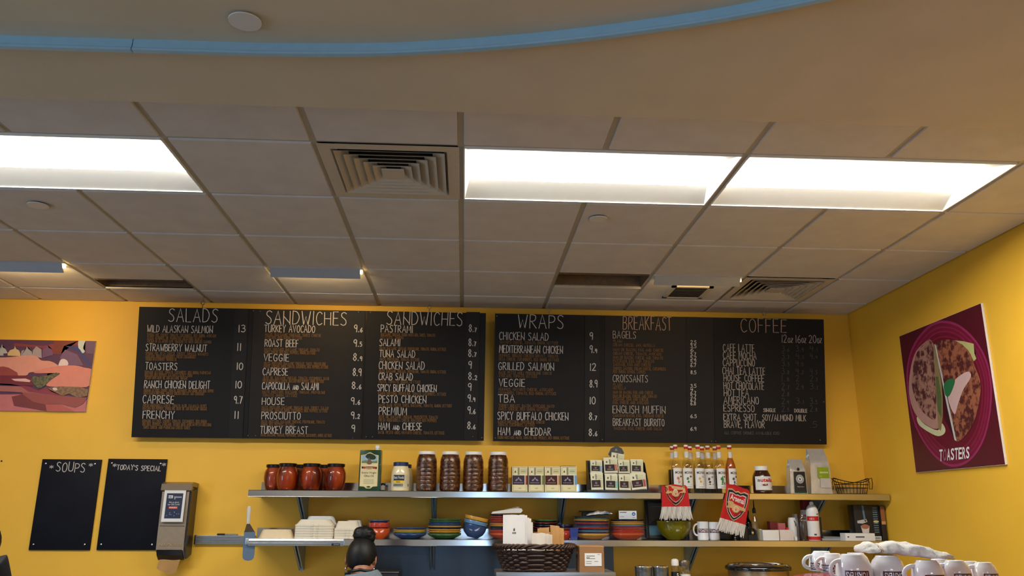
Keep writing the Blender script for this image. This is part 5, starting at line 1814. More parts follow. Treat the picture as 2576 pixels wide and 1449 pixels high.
q.grid(lambda a, b: bl(-0.30 + 0.74 * a, 0.03 + 0.60 * b), 12, 2, mat('label_black', (26, 28, 30), 0.4))
ring = lambda r0_, r1_, m, d: q.grid(lambda a, b: bl(0.07 + (r0_ + (r1_ - r0_) * b) / W * math.cos(2 * PI * a), 0.42 + (r0_ + (r1_ - r0_) * b) / h * math.sin(2 * PI * a), d), 28, 1, m)
ring(0.0001, 0.030, M_paper, 0.0008)
ring(0.0165, 0.019, mat('label_black', (0, 0, 0)), 0.0014)
ring(0.027, 0.0285, mat('label_black', (0, 0, 0)), 0.0014)
for k in range(14):
    a_ = PI * 0.1 + PI * 2 * k / 14
    ru = lambda rr_, aa: bl(0.07 + rr_ / W * math.cos(aa), 0.42 + rr_ / h * math.sin(aa), 0.0014)
    q.poly([ru(0.0205, a_), ru(0.0255, a_), ru(0.0255, a_ + 0.22), ru(0.0205, a_ + 0.22)], mat('label_black', (0, 0, 0)))
q.poly([bl(0.07 + a / W, 0.42 + b / h, 0.0015) for a, b in ((-0.009, 0.009), (-0.004, 0.002), (-0.002, 0.010), (0.003, 0.001), (0.009, 0.008), (0.004, -0.004), (0.0, -0.011), (-0.004, -0.005))], mat('label_black', (0, 0, 0)))
put_text(q, 'Espresso', M_paper, lambda a, b: bl(-0.12 + 0.40 * a, 0.185 + 0.035 * b, 0.001), 0.0)
q.grid(lambda a, b: bl(-0.30 + 0.74 * a, 0.03 + 0.05 * b, 0.0006), 12, 1, flat((30, 60, 44)))
ring2 = lambda r1_, m: q.grid(lambda a, b: bl(0.02 + r1_ * b / W * math.cos(2 * PI * a), 0.70 + r1_ * b / h * math.sin(2 * PI * a), 0.001), 16, 1, m)
ring2(0.011, mat('valve_black', (24, 22, 22), 0.4))
q.build('label', t, 60)
t, xm, W, h, yf = coffee_bag('large silver coffee bag with green and grey label', 2040, 2094, 1129, -0.19, 0.10, 0.80, -0.4, 9)
W0, h0, xm0, yf0 = W, h, xm, yf
q = MB()


def bl2(u, v, d=0.0):
    bulge = 0.10 * math.sin(PI * min(max(u + 0.5, 0), 1)) * math.sin(PI * min(1, v * 1.3)) * 0.05
    return Vector((xm0 + W0 * u * (1 - 0.2 * v), yf0 - 0.0052 - d - bulge, ZU + h0 * v))


q.grid(lambda a, b: bl2(-0.16 + 0.58 * a, 0.34 + 0.24 * b), 10, 2, flat((142, 160, 24)))
q.grid(lambda a, b: bl2(-0.06 + 0.52 * a, 0.14 + 0.20 * b), 10, 2, flat((196, 188, 180)))
marks(q, flat((206, 210, 150)), lambda a, b: bl2(-0.06 + 0.44 * a, 0.445 + 0.045 * b, 0.0012), 8, 3, 0.2)
marks(q, flat((190, 196, 110)), lambda a, b: bl2(-0.08 + 0.10 * a, 0.375 + 0.022 * b, 0.0012), 3, 5, 0.2)
q.build('label', t, 60)

# black wire basket at the right end
y = -0.20
xa, xb = atY(2098, 1225, y).x, atY(2186, 1225, y).x
xm, A_ = (xa + xb) / 2, (xb - xa) / 2
M_wire = mat('black_wire', (26, 20, 18), 0.45, metal=0.4, var=0.1)
hr = topz(2100, 1204, y) - ZU
t = thing('wire_basket', 'black wire bread basket at the right end of the upper shelf', 'basket', (xm, y, ZU))


def rimp(a, k, zz):
    return Vector((xm + A_ * k * math.cos(a), y + 0.085 * k * math.sin(a), ZU + zz))


q = MB()
q.tube([rimp(2 * PI * k / 48, 1.0, hr * (0.72 + 0.28 * abs(math.cos(2 * PI * k / 48)) ** 2)) for k in range(48)], 0.0032, M_wire, 6, closed=True)
q.build('rim', t, 60)
q = MB()
for f_, zz in ((0.80, 0.004), (0.90, 0.40), (0.95, 0.62)):
    q.tube([rimp(2 * PI * k / 40, f_, (0.004 if f_ == 0.80 else hr * zz)) for k in range(40)], 0.0018, M_wire, 5, closed=True)
for k in range(28):
    a_ = 2 * PI * k / 28
    top_ = hr * (0.72 + 0.28 * abs(math.cos(a_)) ** 2)
    q.tube([rimp(a_, 0.80, 0.003), rimp(a_, 0.88, top_ * 0.4), rimp(a_, 1.0, top_)], 0.0014, M_wire, 5)
for k in range(-5, 6):
    xx = k / 5.5 * 0.8
    yy = 0.8 * math.sqrt(max(0, 1 - (k / 5.5) ** 2)) * 0.085
    q.tube([Vector((xm + A_ * xx, y - yy, ZU + 0.003)), Vector((xm + A_ * xx, y + yy, ZU + 0.003))], 0.0014, M_wire, 5)
q.build('wire_body', t, 60)
for s in (-1, 1):
    q = MB()
    xe = xm + s * A_
    q.tube([Vector((xe - s * 0.012, y - 0.03, ZU + hr * 0.98)), Vector((xe + s * 0.012, y - 0.028, ZU + hr * 1.04)), Vector((xe + s * 0.018, y - 0.02, ZU + hr * 0.7)), Vector((xe + s * 0.012, y - 0.02, ZU + hr * 0.35)), Vector((xe + s * 0.012, y + 0.02, ZU + hr * 0.35)), Vector((xe + s * 0.018, y + 0.02, ZU + hr * 0.7)), Vector((xe + s * 0.012, y + 0.028, ZU + hr * 1.04)), Vector((xe - s * 0.012, y + 0.03, ZU + hr * 0.98))], 0.0026, M_wire, 6)
    q.build('handle', t, 60)

# ================================================================== along the lower shelf
PC = {'green': (66, 104, 60), 'blue': (52, 78, 124), 'navy': (34, 40, 66), 'gold': (206, 152, 58), 'red': (172, 52, 40), 'orange': (204, 84, 36), 'teal': (92, 130, 150), 'olive': (150, 150, 60), 'maroon': (96, 36, 34), 'sky': (96, 142, 186), 'brick': (186, 64, 44), 'cobalt': (40, 58, 130)}


def glaze(c):
    return mat('glaze_' + c, PC[c], 0.18, spec=0.5, var=0.04, coat=0.3)


def plate_mesh(R_, col, foot=0.012):
    q = MB()
    h = 0.010 + foot
    q.lathe([(0.0001, 0.0), (R_ * 0.52, 0.0), (R_ * 0.57, 0.002), (R_ * 0.80, h * 0.34), (R_ * 0.93, h * 0.58), (R_ * 0.99, h * 0.70), (R_, h * 0.78), (R_, h - 0.001), (R_ * 0.985, h), (R_ * 0.95, h * 0.93), (R_ * 0.82, h * 0.62), (R_ * 0.55, 0.0075), (0.0001, 0.0075)], glaze(col), 40)
    return q, h


CN = {'gold': 'yellow', 'sky': 'light blue', 'brick': 'brick red', 'cobalt': 'cobalt blue', 'olive': 'olive green'}


def plate_stack(px, y, R_, cols, pys, what, group, z0=None, jit=0.002):
    """cols bottom to top with the pixel rows of their rims"""
    zz = z0 if z0 is not None else ZL
    n = len(cols)
    last = -1
    for k, cname in enumerate(cols):
        x = atY(px, 1335, y).x + (random.uniform(-jit, jit) if k else 0)
        zr = topz(px, pys[k], y - R_ * 0.9)
        foot = 0.014 if k else max(0.014, zr - zz - 0.010)
        q, h = plate_mesh(R_ * random.uniform(0.994, 1.004), cname, foot)
        z = zz if k == 0 else max(zr - h, last + 0.0101)
        last = z
        o = q.build('plate', None, 35)
        o.location = (x, y + (random.uniform(-jit, jit) if k else 0), z)
        pos = 'lowest plate' if k == 0 else 'topmost plate' if k == n - 1 else '%s plate from the bottom' % ordn(k)
        tag(o, '%s %s' % (CN.get(cname, cname), pos + ' ' + what), 'plate', group)
    return last + h


def cling(px, y, R_, z0, z1, label):
    q = MB()
    x = atY(px, 1335, y).x
    M_cl = thin_glass('cling_film', (252, 252, 255), gloss=0.03, rough=0.08, bump=0.9)
    q.lathe([(R_ * 0.86, z0 + 0.001), (R_ * 1.03, z0 + 0.011), (R_ * 1.035, z0 + (z1 - z0) * 0.6), (R_ * 1.035, z1), (R_ * 1.03, z1 + 0.004)], M_cl, 44, c=(x, y, 0), cap=False, mod=lambda r, a, z: r * (1 + 0.004 * math.sin(a * 11 + z * 40)))
    o = q.build('cling_film', None, 60)
    return tag(o, label, 'cling film', 'cling film around plate stacks')


s_ = mpp((0, -0.2, ZL))
plate_stack(1031, -0.20, 41 * s_, ['blue', 'olive', 'gold', 'blue'], [1341, 1336.5, 1332.5, 1327], 'of the low stack beside the orange bowl', 'low stack of four plates')
plate_stack(1118.5, -0.20, 41.5 * s_, ['green', 'gold', 'gold', 'navy', 'gold', 'blue', 'blue', 'green', 'green'], [1342, 1336.5, 1331.5, 1327.2, 1323, 1318.6, 1314.5, 1309.6, 1305], 'of the tall unwrapped green and blue stack', 'tall unwrapped plate stack')
tC = plate_stack(1273, -0.20, 42 * s_, ['orange', 'brick', 'brick', 'navy', 'navy', 'gold', 'gold', 'red', 'red', 'red', 'red', 'navy'], [1341, 1337, 1333.5, 1329, 1325, 1320.5, 1316.5, 1312, 1307.5, 1303, 1298.5, 1293], 'of the wrapped red stack behind the white bags', 'wrapped plate stack behind the bags')
tD = plate_stack(1488.5, -0.20, 44.5 * s_, ['gold', 'navy', 'teal', 'navy', 'red', 'blue', 'navy', 'red', 'navy', 'gold', 'green', 'navy'], [1342, 1338.5, 1335, 1331.5, 1328, 1324.4, 1321, 1317.4, 1313, 1308.5, 1304, 1299], 'of the wrapped stack under the plastic packets', 'wrapped plate stack under packets')
tE = plate_stack(1578.5, -0.20, 42.5 * s_, ['orange', 'brick', 'red', 'red', 'red', 'teal', 'gold', 'gold', 'navy'], [1341, 1337, 1333, 1329, 1325, 1320.5, 1316.2, 1311.8, 1306.5], 'of the wrapped stack under the white carton', 'wrapped plate stack under the white carton')
cling(1273, -0.20, 42 * s_, ZL, tC - 0.01, 'clear cling film around the red plate stack behind the white bags')
cling(1488.5, -0.20, 44.5 * s_, ZL, tD - 0.01, 'clear cling film around the plate stack under the plastic packets')
cling(1578.5, -0.20, 42.5 * s_, ZL, tE - 0.01, 'clear cling film around the plate stack under the white carton')
plate_stack(1372, -0.115, 33 * s_, ['gold', 'maroon', 'maroon', 'navy', 'maroon', 'green'], [1338, 1332, 1326, 1320, 1314, 1307], 'of the small stack half hidden by the kraft bags', 'small plate stack behind kraft bags')


def bowl(R_, H_b, m, foot=0.45, show=None):
    q = MB()
    if show:     # nested: slim below, flaring to the full width over the part that shows
        hs = H_b - show
        q.lathe([(0.0001, 0.0), (R_ * foot * 0.7, 0.0), (R_ * 0.52, hs * 0.36), (R_ * 0.72, hs * 0.72), (R_ * 0.84, hs + 0.001), (R_ * 0.97, hs + 0.003), (R_ * 0.985, hs + 0.006), (R_, H_b - 0.002), (R_ * 0.99, H_b), (R_ * 0.955, H_b - 0.001), (R_ * 0.80, hs), (R_ * 0.66, hs * 0.7), (R_ * 0.36, 0.012), (0.0001, 0.010)], m, 44)
        return q
    q.lathe([(0.0001, 0.0), (R_ * foot, 0.0), (R_ * (foot + 0.06), 0.004), (R_ * 0.80, H_b * 0.32), (R_ * 0.94, H_b * 0.62), (R_ * 0.985, H_b * 0.90), (R_, H_b * 0.96), (R_ * 0.99, H_b), (R_ * 0.955, H_b * 0.985), (R_ * 0.93, H_b * 0.88), (R_ * 0.88, H_b * 0.62), (R_ * 0.74, H_b * 0.34), (R_ * 0.42, 0.012), (0.0001, 0.010)], m, 44)
    return q


yb = -0.20
xo = atY(955, 1335, yb).x
Ro = 27 * s_
h1 = topz(955, 1330, yb - Ro) - ZL
h2 = topz(955, 1316, yb - Ro) - ZL
for k, (col, z0, hb, shw, tilt, lab) in enumerate((('orange', 0, h1, None, 0, 'orange bowl at the bottom of the bowl pile right of the hair bun'), ('brick', h1 + 0.003 - (h1 * 0.80), h2 - h1 + h1 * 0.80, h2 - h1 - 0.003, 0, 'red bowl nested in the orange bowl'), ('blue', h2 + 0.006 - h1 * 0.60, h1 * 0.60 + 0.013, 0.011, 0.05, 'blue bowl nested on top of the red bowl'))):
    o = bowl(Ro * (1 - 0.01 * k), hb, glaze(col), 0.45, shw).build('bowl', None, 40)
    o.location = (xo - 0.004 * k, yb + 0.008 * (k == 2), ZL + z0)
    tag(o, lab, 'bowl', 'nested bowls on the lower shelf')
xt = atY(1190, 1335, -0.19).x
Rt = 31 * s_
TL = 0.21
ax = Matrix.Rotation(TL, 3, 'Y') @ Vector((0, 0, 1))
b0 = Vector((xt - 0.003, -0.19, ZL + Rt * 0.42 * math.sin(TL) + 0.001))
Ht = 0.082
for k, (col, up, hb, shw, lab) in enumerate((('blue', 0.0, Ht, None, 'dark blue bowl at the bottom of the tilted bowl pile'), ('sky', 0.013, Ht - 0.013 + 0.028, 0.026, 'light blue bowl in the middle of the tilted bowl pile'), ('gold', 0.038, Ht + 0.028 - 0.038 + 0.027, 0.025, 'yellow bowl on top of the tilted bowl pile'))):
    o = bowl(Rt * (0.97 + 0.015 * k), hb, glaze(col), 0.42, shw).build('bowl', None, 40)
    o.rotation_euler = (0, TL, 0)
    o.location = b0 + ax * up
    tag(o, lab, 'bowl', 'tilted bowl pile')
# small bowls and tub by the kraft bags
xs_ = atY(1424, 1335, -0.13).x
for k, (col, z0, hb, shw, lab) in enumerate((('brick', 0, 0.055, None, 'small red bowl at the bottom beside the upper shelf bracket'), ('maroon', 0.016, 0.058, 0.018, 'small maroon bowl in the middle beside the blue tub'), ('navy', 0.040, 0.056, 0.018, 'small navy bowl on top of the little pile beside the blue tub'))):
    o = bowl(19 * s_, hb, glaze(col), 0.45, shw).build('bowl', None, 40)
    o.location = (xs_, -0.13, ZL + z0)
    tag(o, lab, 'bowl', 'little bowl pile by the blue tub')
xa, xb = atY(1433, 1340, -0.27).x, atY(1455, 1340, -0.27).x
q = MB()
zt3 = topz(1445, 1328, -0.27)
c0 = Vector(((xa + xb) / 2 - 0.004, -0.285, ZL))
W = (xb - xa) / 2
q.lathe([(W * 0.95, 0), (W * 1.02, 0.004), (W * 1.3, zt3 - ZL - 0.006), (W * 1.4, zt3 - ZL - 0.004), (W * 1.4, zt3 - ZL), (W * 1.25, zt3 - ZL), (W * 0.9, 0.006), (0.0001, 0.006)], mat('blue_tub', (44, 62, 138), 0.4), 4, c=c0, mtx=Matrix.Rotation(PI / 4, 4, 'Z'))
tag(q.build('plastic_tub', None, 20), 'small square blue plastic tub in front of the plate stacks', 'tub')

# takeout containers
M_foam = mat('foam_white', (228, 218, 196), 0.75, var=0.03, bump=0.1)
M_foamb = mat('foam_bluish', (216, 218, 216), 0.75, var=0.03)
M_foamt = mat('foam_tan', (226, 204, 166), 0.75, var=0.03)


def rrect(w, d, r, n=4):
    pts = []
    for cx_, cy_, a0 in ((w - r, d - r, 0), (-w + r, d - r, PI / 2), (-w + r, -d + r, PI), (w - r, -d + r, 1.5 * PI)):
        for k in range(n + 1):
            a_ = a0 + PI / 2 * k / n
            pts.append((cx_ + r * math.cos(a_), cy_ + r * math.sin(a_)))
    return pts


def loft(mb, rings, m, cap_top=True, cap_bot=True):
    n = len(rings[0][0])
    vs, fs = [], []
    for pts, z in rings:
        vs += [Vector((x, y, z)) for x, y in pts]
    for i in range(len(rings) - 1):
        for k in range(n):
            k2 = (k + 1) % n
            fs.append((i * n + k, i * n + k2, (i + 1) * n + k2, (i + 1) * n + k))
    if cap_bot:
        fs.append(tuple(range(n))[::-1])
    if cap_top:
        fs.append(tuple((len(rings) - 1) * n + k for k in range(n)))
    mb.add(vs, fs, m)


def tray(w, d, hr, lid_h, m, label, loc, group):
    t = thing('takeout_container', label, 'takeout container', loc, group)
    q = MB()
    loft(q, [(rrect(w * 0.985, d * 0.985, 0.018), 0.0), (rrect(w, d, 0.02), 0.002), (rrect(w, d, 0.02), hr - 0.003), (rrect(w * 0.985, d * 0.985, 0.018), hr - 0.0008)], m)
    q.build('rim', t, 40, local=True)
    if lid_h:
        q = MB()
        loft(q, [(rrect(w * 0.955, d * 0.955, 0.03), hr - 0.0008), (rrect(w * 0.93, d * 0.93, 0.03), hr + 0.004), (rrect(w * 0.80, d * 0.80, 0.04), hr + lid_h - 0.004), (rrect(w * 0.77, d * 0.77, 0.04), hr + lid_h)], m)
        q.build('domed_lid', t, 40, local=True)
    for xx in (-0.16, 0.10):
        q = MB()
        q.box((w * xx, -d - 0.003, 0.001), (w * (xx + 0.12), -d + 0.001, hr - 0.0015), m, 0.0008)
        q.build('tab', t, 40, local=True)
    return t


def foam_stack(pxa, pxb, y, py_rim, py_top, n, m, what, group, dk=0.48):
    xa, xb = atY(pxa, 1335, y).x, atY(pxb, 1335, y).x
    w = (xb - xa) / 2
    hr = (topz((pxa + pxb) / 2, py_rim, y) - ZL) / n
    lid = topz((pxa + pxb) / 2, py_top, y + w * 0.12) - topz((pxa + pxb) / 2, py_rim, y)
    for k in range(n):
        pos = 'topmost' if k == n - 1 else 'lowest' if k == 0 else ordn(k) + ' from the bottom'
        tray(w, w * dk, hr, lid if k == n - 1 else 0, m, ('%s foam takeout container %s' % (pos, what)) if k in (0, n - 1) else 'foam takeout container %s %s' % (pos, what), ((xa + xb) / 2 + random.uniform(-0.0015, 0.0015), y + w * dk, ZL + hr * k + 0.0004), group)


foam_stack(740, 838, -0.335, 1319, 1307, 6, M_foam, 'of the tall front stack', 'tall front stack of foam containers')
foam_stack(839, 904, -0.325, 1329, 1311, 4, M_foam, 'of the small stack beside the hair bun', 'small stack of foam containers')
foam_stack(762, 845, -0.190, 1318, 1298.5, 6, M_foamb, 'of the tall stack standing behind', 'foam stack behind the tall one', 0.40)
foam_stack(866, 909, -0.205, 1324, 1309, 5, M_foamb, 'of the little stack behind the small one', 'foam stack behind the small one', 0.7)
xa, xb = atY(646, 1345, -0.33).x, atY(738, 1345, -0.33).x
w = (xb - xa) / 2
tray(w, w * 0.42, 0.008, topz(690, 1332, -0.33 + w * 0.1) - ZL - 0.008, M_foamt, 'single tan takeout container at the left end of the lower shelf', ((xa + xb) / 2, -0.33 + w * 0.44, ZL), None)

# white paper packet on the red stack, plastic packets on the next
yb = -0.20
q = MB()
yp = yb - 0.085
prof_ = [atY(a, b, yp) for a, b in ((1236, 1290.5), (1240, 1285.5), (1270, 1281), (1298, 1276.5), (1312, 1277.5), (1315, 1283), (1310, 1288.5))]
dz_ = tC + 0.0015 - min(v.z for v in prof_)
prof_ = [v + Vector((0, 0, dz_)) for v in prof_]
q.prism(prof_, (0, 0.15, 0), M_paper)
q.prism([prof_[2] + Vector((0, -0.002, 0.002)), prof_[3] + Vector((0, -0.002, 0.004)), prof_[4] + Vector((-0.01, -0.002, 0.006)), prof_[3] + Vector((0.01, -0.002, 0.0075)), prof_[2] + Vector((0.01, -0.002, 0.0045))], (0, 0.14, 0), M_paper)
tag(q.build('paper_packet', None, 30), 'folded white paper lying on the wrapped red plate stack', 'paper packet')
M_pkt = mat('white_packet', (56, 72, 108), 0.3, c2=(220, 218, 214), scale=22)
q = MB()
top_l = [(1476, 1296), (1487, 1290.5), (1496, 1288), (1505, 1284), (1514, 1286), (1523, 1284.5), (1534, 1287), (1541, 1291.5)]
bot_l = [(1476, 1298), (1487, 1297.5), (1496, 1297.5), (1505, 1297), (1514, 1297), (1523, 1296.5), (1534, 1296), (1541, 1293.5)]
dz_ = None
for a, b in ((top_l, bot_l),):
    T = [atY(x_, y_, yb - 0.06) for x_, y_ in a]
    Bm = [atY(x_, y_, yb - 0.06) for x_, y_ in b]
    dz_ = tD + 0.002 - min(v.z for v in Bm)
    nn = len(T)

    def pk(u, v, top):
        s_f = u * (nn - 1)
        i_ = min(int(s_f), nn - 2)
        p = (T if top else Bm)[i_].lerp((T if top else Bm)[i_ + 1], s_f - i_)
        mid = T[i_].lerp(T[i_ + 1], s_f - i_).lerp(Bm[i_].lerp(Bm[i_ + 1], s_f - i_), 0.5)
        k = math.sin(PI * (0.06 + 0.88 * v)) ** 0.5
        w_ = 0.003 * noise.noise(Vector((u * 6, v * 5, 3 if top else 8)))
        return Vector((p.x, p.y + 0.12 * v + 0.006 * noise.noise(Vector((u * 5, v * 3, 1))), max(tD + 0.0015, dz_ + mid.z + (p.z - mid.z) * k + (w_ if top else 0))))
    q.grid(lambda u, v: pk(u, v, True), 21, 8, M_pkt)
    q.grid(lambda u, v: pk(1 - u, v, False), 21, 8, M_pkt)
    for e in (0, 1):
        q.grid(lambda u, v: pk(u, e, True).lerp(pk(u, e, False), v if e else 1 - v), 21, 1, M_pkt)
tag(q.build('plastic_packet', None, 50), 'crumpled white and blue plastic packet on top of the wrapped plates', 'plastic packet')
q = MB()
pa_, pb_ = atY(1458, 1290, yb + 0.05).x, atY(1503, 1290, yb + 0.05).x
q.box((pa_, yb + 0.045, tD + 0.028), (pb_, yb + 0.10, tD + 0.036), M_black, 0.003, mtx=None)
q.box((pa_ + 0.02, yb + 0.05, tD - 0.002), (pb_ - 0.02, yb + 0.095, tD + 0.028), M_black, 0.003)
tag(q.build('black_packet', None, 40), 'black packet behind the crumpled plastic packet', 'packet')

# glove box on the last stack
xa, xb = atY(1561, 1297, yb - 0.05).x, atY(1605, 1297, yb - 0.05).x
zg = topz(1583, 1285, yb - 0.05)
t = thing('carton', 'white carton with a round blue mark on top of the last wrapped plate stack', 'box', ((xa + xb) / 2, yb, tE + 0.001))
zg0 = tE + 0.001
M_gl = mat('glove_card', (214, 218, 224), 0.5, var=0.02)
mx_ = Matrix.Translation(((xa + xb) / 2, yb, 0)) @ Matrix.Rotation(-0.16, 4, 'Z') @ Matrix.Translation((-(xa + xb) / 2, -yb, 0))
q = MB()
q.box((xa - 0.002, yb - 0.052, zg0), (xb - 0.002, yb + 0.14, zg), M_gl, 0.002, mtx=mx_)
q.build('carton', t)
q = MB()
gp_ = lambda u, v, d: mx_ @ Vector((xa - 0.002 + (xb - xa) * u, yb - 0.0525 - d, zg0 + (zg - zg0) * v))
marks(q, flat((56, 58, 60)), lambda a, b: gp_(0.06 + 0.38 * a, 0.76 + 0.12 * b, 0.0003), 9, 6, 0.25)
q.poly([gp_(0.83 + 0.10 * math.cos(2 * PI * k / 18), 0.62 + 0.22 * math.sin(2 * PI * k / 18), 0.0003) for k in range(18)], flat((62, 106, 164)))
q.poly([gp_(u, v, 0.0008) for u, v in ((0.78, 0.55), (0.83, 0.72), (0.88, 0.55))], M_gl)
for (u0, u1, v) in ((0.07, 0.30, 0.27), (0.77, 0.90, 0.18)):
    q.poly([gp_(u0, v, 0.0003), gp_(u1, v, 0.0003), gp_(u1, v + 0.05, 0.0003), gp_(u0, v + 0.05, 0.0003)], flat((110, 116, 124)))
q.build('print', t, 0)
t = None

# picture frame leaning on the wall
y = -0.085
fa, fb = atY(1625, 1340, y).x, atY(1732, 1340, y).x
fz = topz(1680, 1259, y)
lean = Matrix.Translation((0, y, ZL + 0.001)) @ Matrix.Rotation(-0.13, 4, 'X') @ Matrix.Translation((0, -y, -ZL))
t = thing('picture_frame', 'black framed grey landscape picture leaning behind the green bowl', 'picture frame', ((fa + fb) / 2, y, ZL))
Hf = (fz - ZL) / math.cos(0.13)
q = MB()
for lo, hi in (((fa, ZL), (fa + 0.022, ZL + Hf)), ((fb - 0.022, ZL), (fb, ZL + Hf)), ((fa + 0.022, ZL), (fb - 0.022, ZL + 0.024)), ((fa + 0.022, ZL + Hf - 0.020), (fb - 0.022, ZL + Hf))):
    q.box((lo[0], y - 0.016, lo[1]), (hi[0], y, hi[1]), M_black, 0.0015, mtx=lean)
q.build('frame', t)
q = MB()


def fp(u, v, d=0.0):
    return lean @ Vector((fa + 0.022 + (fb - fa - 0.044) * u, y - 0.006 - d, ZL + 0.024 + (Hf - 0.044) * v))


q.poly([fp(0, 0), fp(1, 0), fp(1, 1), fp(0, 1)], flat((84, 84, 86)))
q.poly([fp(u, v, 0.0004) for u, v in ((0, 0.32), (0.2, 0.50), (0.4, 0.58), (0.55, 0.70), (0.8, 0.62), (1, 0.70), (1, 0.30), (0, 0.30))], flat((64, 62, 64)))
q.poly([fp(u, v, 0.0006) for u, v in ((0, 0), (1, 0), (1, 0.30), (0, 0.30))], flat((88, 130, 150)))
q.poly([fp(u, v, 0.0008) for u, v in ((0.10, 0.88), (0.36, 0.88), (0.36, 0.90), (0.10, 0.90))], flat((120, 120, 120)))
q.build('picture', t, 0)

# green bowl
yb = -0.215
xg = atY(1696, 1335, yb).x
o = bowl(44.5 * s_, topz(1696, 1311, yb - 0.11) - ZL, mat('green_glaze', (112, 106, 8), 0.14, spec=0.5, var=0.08, scale=12, coat=0.5), 0.40).build('bowl', None, 40)
o.location = (xg, yb, ZL)
tag(o, 'big olive green bowl under the straight red scarf', 'bowl')


# mugs
M_mark = mat('mug_mark', (88, 24, 36), 0.3, var=0.03)


def mug(label, c, r, h, prof, hang, mark, group, flip=False, name='mug', lab_ang=0.0, hscale=1.0, mz=(0.36, 0.56), span=0.9):
    """prof: (radius factor, height factor) list; hang: direction of the handle; flip: standing upside down"""
    t = thing(name, label, 'mug' if name == 'mug' else 'cup', c, group)
    zf = (lambda z: h - z) if flip else (lambda z: z)
    q = MB()
    out = [(r * a, h * b) for a, b in prof]
    inn = [(max(0.0001, r * a - 0.004), h * b + (0.005 if i == 0 else 0)) for i, (a, b) in enumerate(prof)][::-1]
    pr = [(0.0001, 0.002), (out[0][0] * 0.86, 0.002), (out[0][0] * 0.90, 0.0)] + out + [(inn[0][0], h * prof[-1][1])] + inn[1:] + [(0.0001, inn[-1][1])]
    if flip:
        pr = [(a, h - b) for a, b in pr]
    q.lathe(pr, M_cer, 40)
    q.build('body', t, 50, local=True)
    q = MB()
    pts = []
    ra = lambda zf_: next((r * (p[0] + (n_[0] - p[0]) * (zf_ - p[1]) / max(1e-6, n_[1] - p[1])) for p, n_ in zip(prof, prof[1:]) if p[1] <= zf_ <= n_[1]), r)
    zt_, zb__ = 0.86, 0.24
    for k in range(13):
        th = PI * k / 12
        zf_ = (zt_ + zb__) / 2 + (zt_ - zb__) / 2 * math.cos(th)
        rr_ = (ra(zt_) * (1 + math.cos(th)) / 2 + ra(zb__) * (1 - math.cos(th)) / 2) - 0.003 + 0.030 * hscale * math.sin(th) ** 0.8
        pts.append(Vector((rr_ * math.cos(hang), rr_ * math.sin(hang), zf(h * zf_))))
    q.tube(pts, 0.0062 * max(0.8, hscale), M_cer, 10)
    q.build('handle', t, 60, local=True)
    if mark:
        q = MB()
        z0, z1 = mz
        if flip:
            z0, z1 = 1 - z1, 1 - z0

        def rad(z):
            zz = 1 - z if flip else z
            return ra(min(max(zz, 0), 1))
        nn = 14
        q.grid(lambda u, v: Vector(((rad(z0 + (z1 - z0) * v) + 0.0008) * math.sin(lab_ang - span / 2 + span * u), -(rad(z0 + (z1 - z0) * v) + 0.0008) * math.cos(lab_ang - span / 2 + span * u), h * (z0 + (z1 - z0) * v))), nn, 3, M_mark)

        def fn(a, b):
            if flip:
                a, b = 1 - a, 1 - b
            z = z0 + (z1 - z0) * (0.14 + 0.72 * b)
            an = lab_ang - span / 2 + span * (0.06 + 0.88 * a)
            return Vector(((rad(z) + 0.0018) * math.sin(an), -(rad(z) + 0.0018) * math.cos(an), h * z))
        put_text(q, 'TOASTERS', M_cer, fn, 0.02)
        q.build('printed_mark', t, 60, local=True)
    return t


ym = -0.24
hm = topz(1768, 1312, ym) - ZL
straight = [(0.92, 0.0), (0.99, 0.03), (1.0, 0.08), (1.0, 0.97), (0.985, 1.0)]
mug('white straight mug with its handle towards the green bowl', (atY(1768, 1335, ym).x, ym, ZL), 14.2 * s_, hm, straight, PI * 1.02, True, 'white mugs on the lower shelf', lab_ang=0.05, mz=(0.40, 0.61), span=2.3)
mug('white straight mug half covered by the askew scarf fringe', (atY(1797, 1335, ym).x, ym + 0.004, ZL), 13.6 * s_, hm * 0.98, straight, PI * 0.4, True, 'white mugs on the lower shelf', lab_ang=-0.1, mz=(0.40, 0.61), span=2.3)


def pbox(name, label, cat, px0, px1, py_top, y, dep, m, group=None, bev=0.0015, z0=None):
    xa, xb = atY(px0, 1340, y).x, atY(px1, 1340, y).x
    zz = ZL if z0 is None else z0
    q = MB()
    q.box((xa, y, zz), (xb, y + dep, topz((px0 + px1) / 2, py_top, y)), m, bev)
    return tag(q.build(name), label, cat, group)


pbox('black_case', 'black soft case behind the askew scarf fringe', 'case', 1811, 1842, 1329, -0.17, 0.09, M_black, None, 0.008)
xk = atY(1849, 1345, -0.27)
q = MB()
q.lathe([(0.007, 0), (0.008, 0.003), (0.004, 0.008), (0.008, 0.014), (0.0085, 0.018), (0.005, 0.023), (0.0001, 0.024)], M_chrome, 20, c=(xk.x, -0.27, ZL))
tag(q.build('bottle_stopper', None, 50), 'tiny shiny steel stopper below the askew scarf', 'stopper')
o = pbox('black_box', 'small black box just right of the askew scarf fringe', 'box', 1861, 1881, 1326, -0.25, 0.06, M_black)
y = -0.25
xa, xb = atY(1882, 1340, y).x, atY(1903, 1340, y).x
t = thing('tape_dispenser', 'black and chrome tape dispenser at the front of the lower shelf', 'tape dispenser', ((xa + xb) / 2, y, ZL))
q = MB()
zt_ = topz(1892, 1329, y) - ZL
q.prism([(xa, y + a, ZL + b) for a, b in ((0, 0), (0.10, 0), (0.10, zt_ * 0.6), (0.06, zt_), (0.03, zt_ * 0.95), (0.0, zt_ * 0.42))], (xb - xa, 0, 0), M_black)
q.build('base', t, 20)
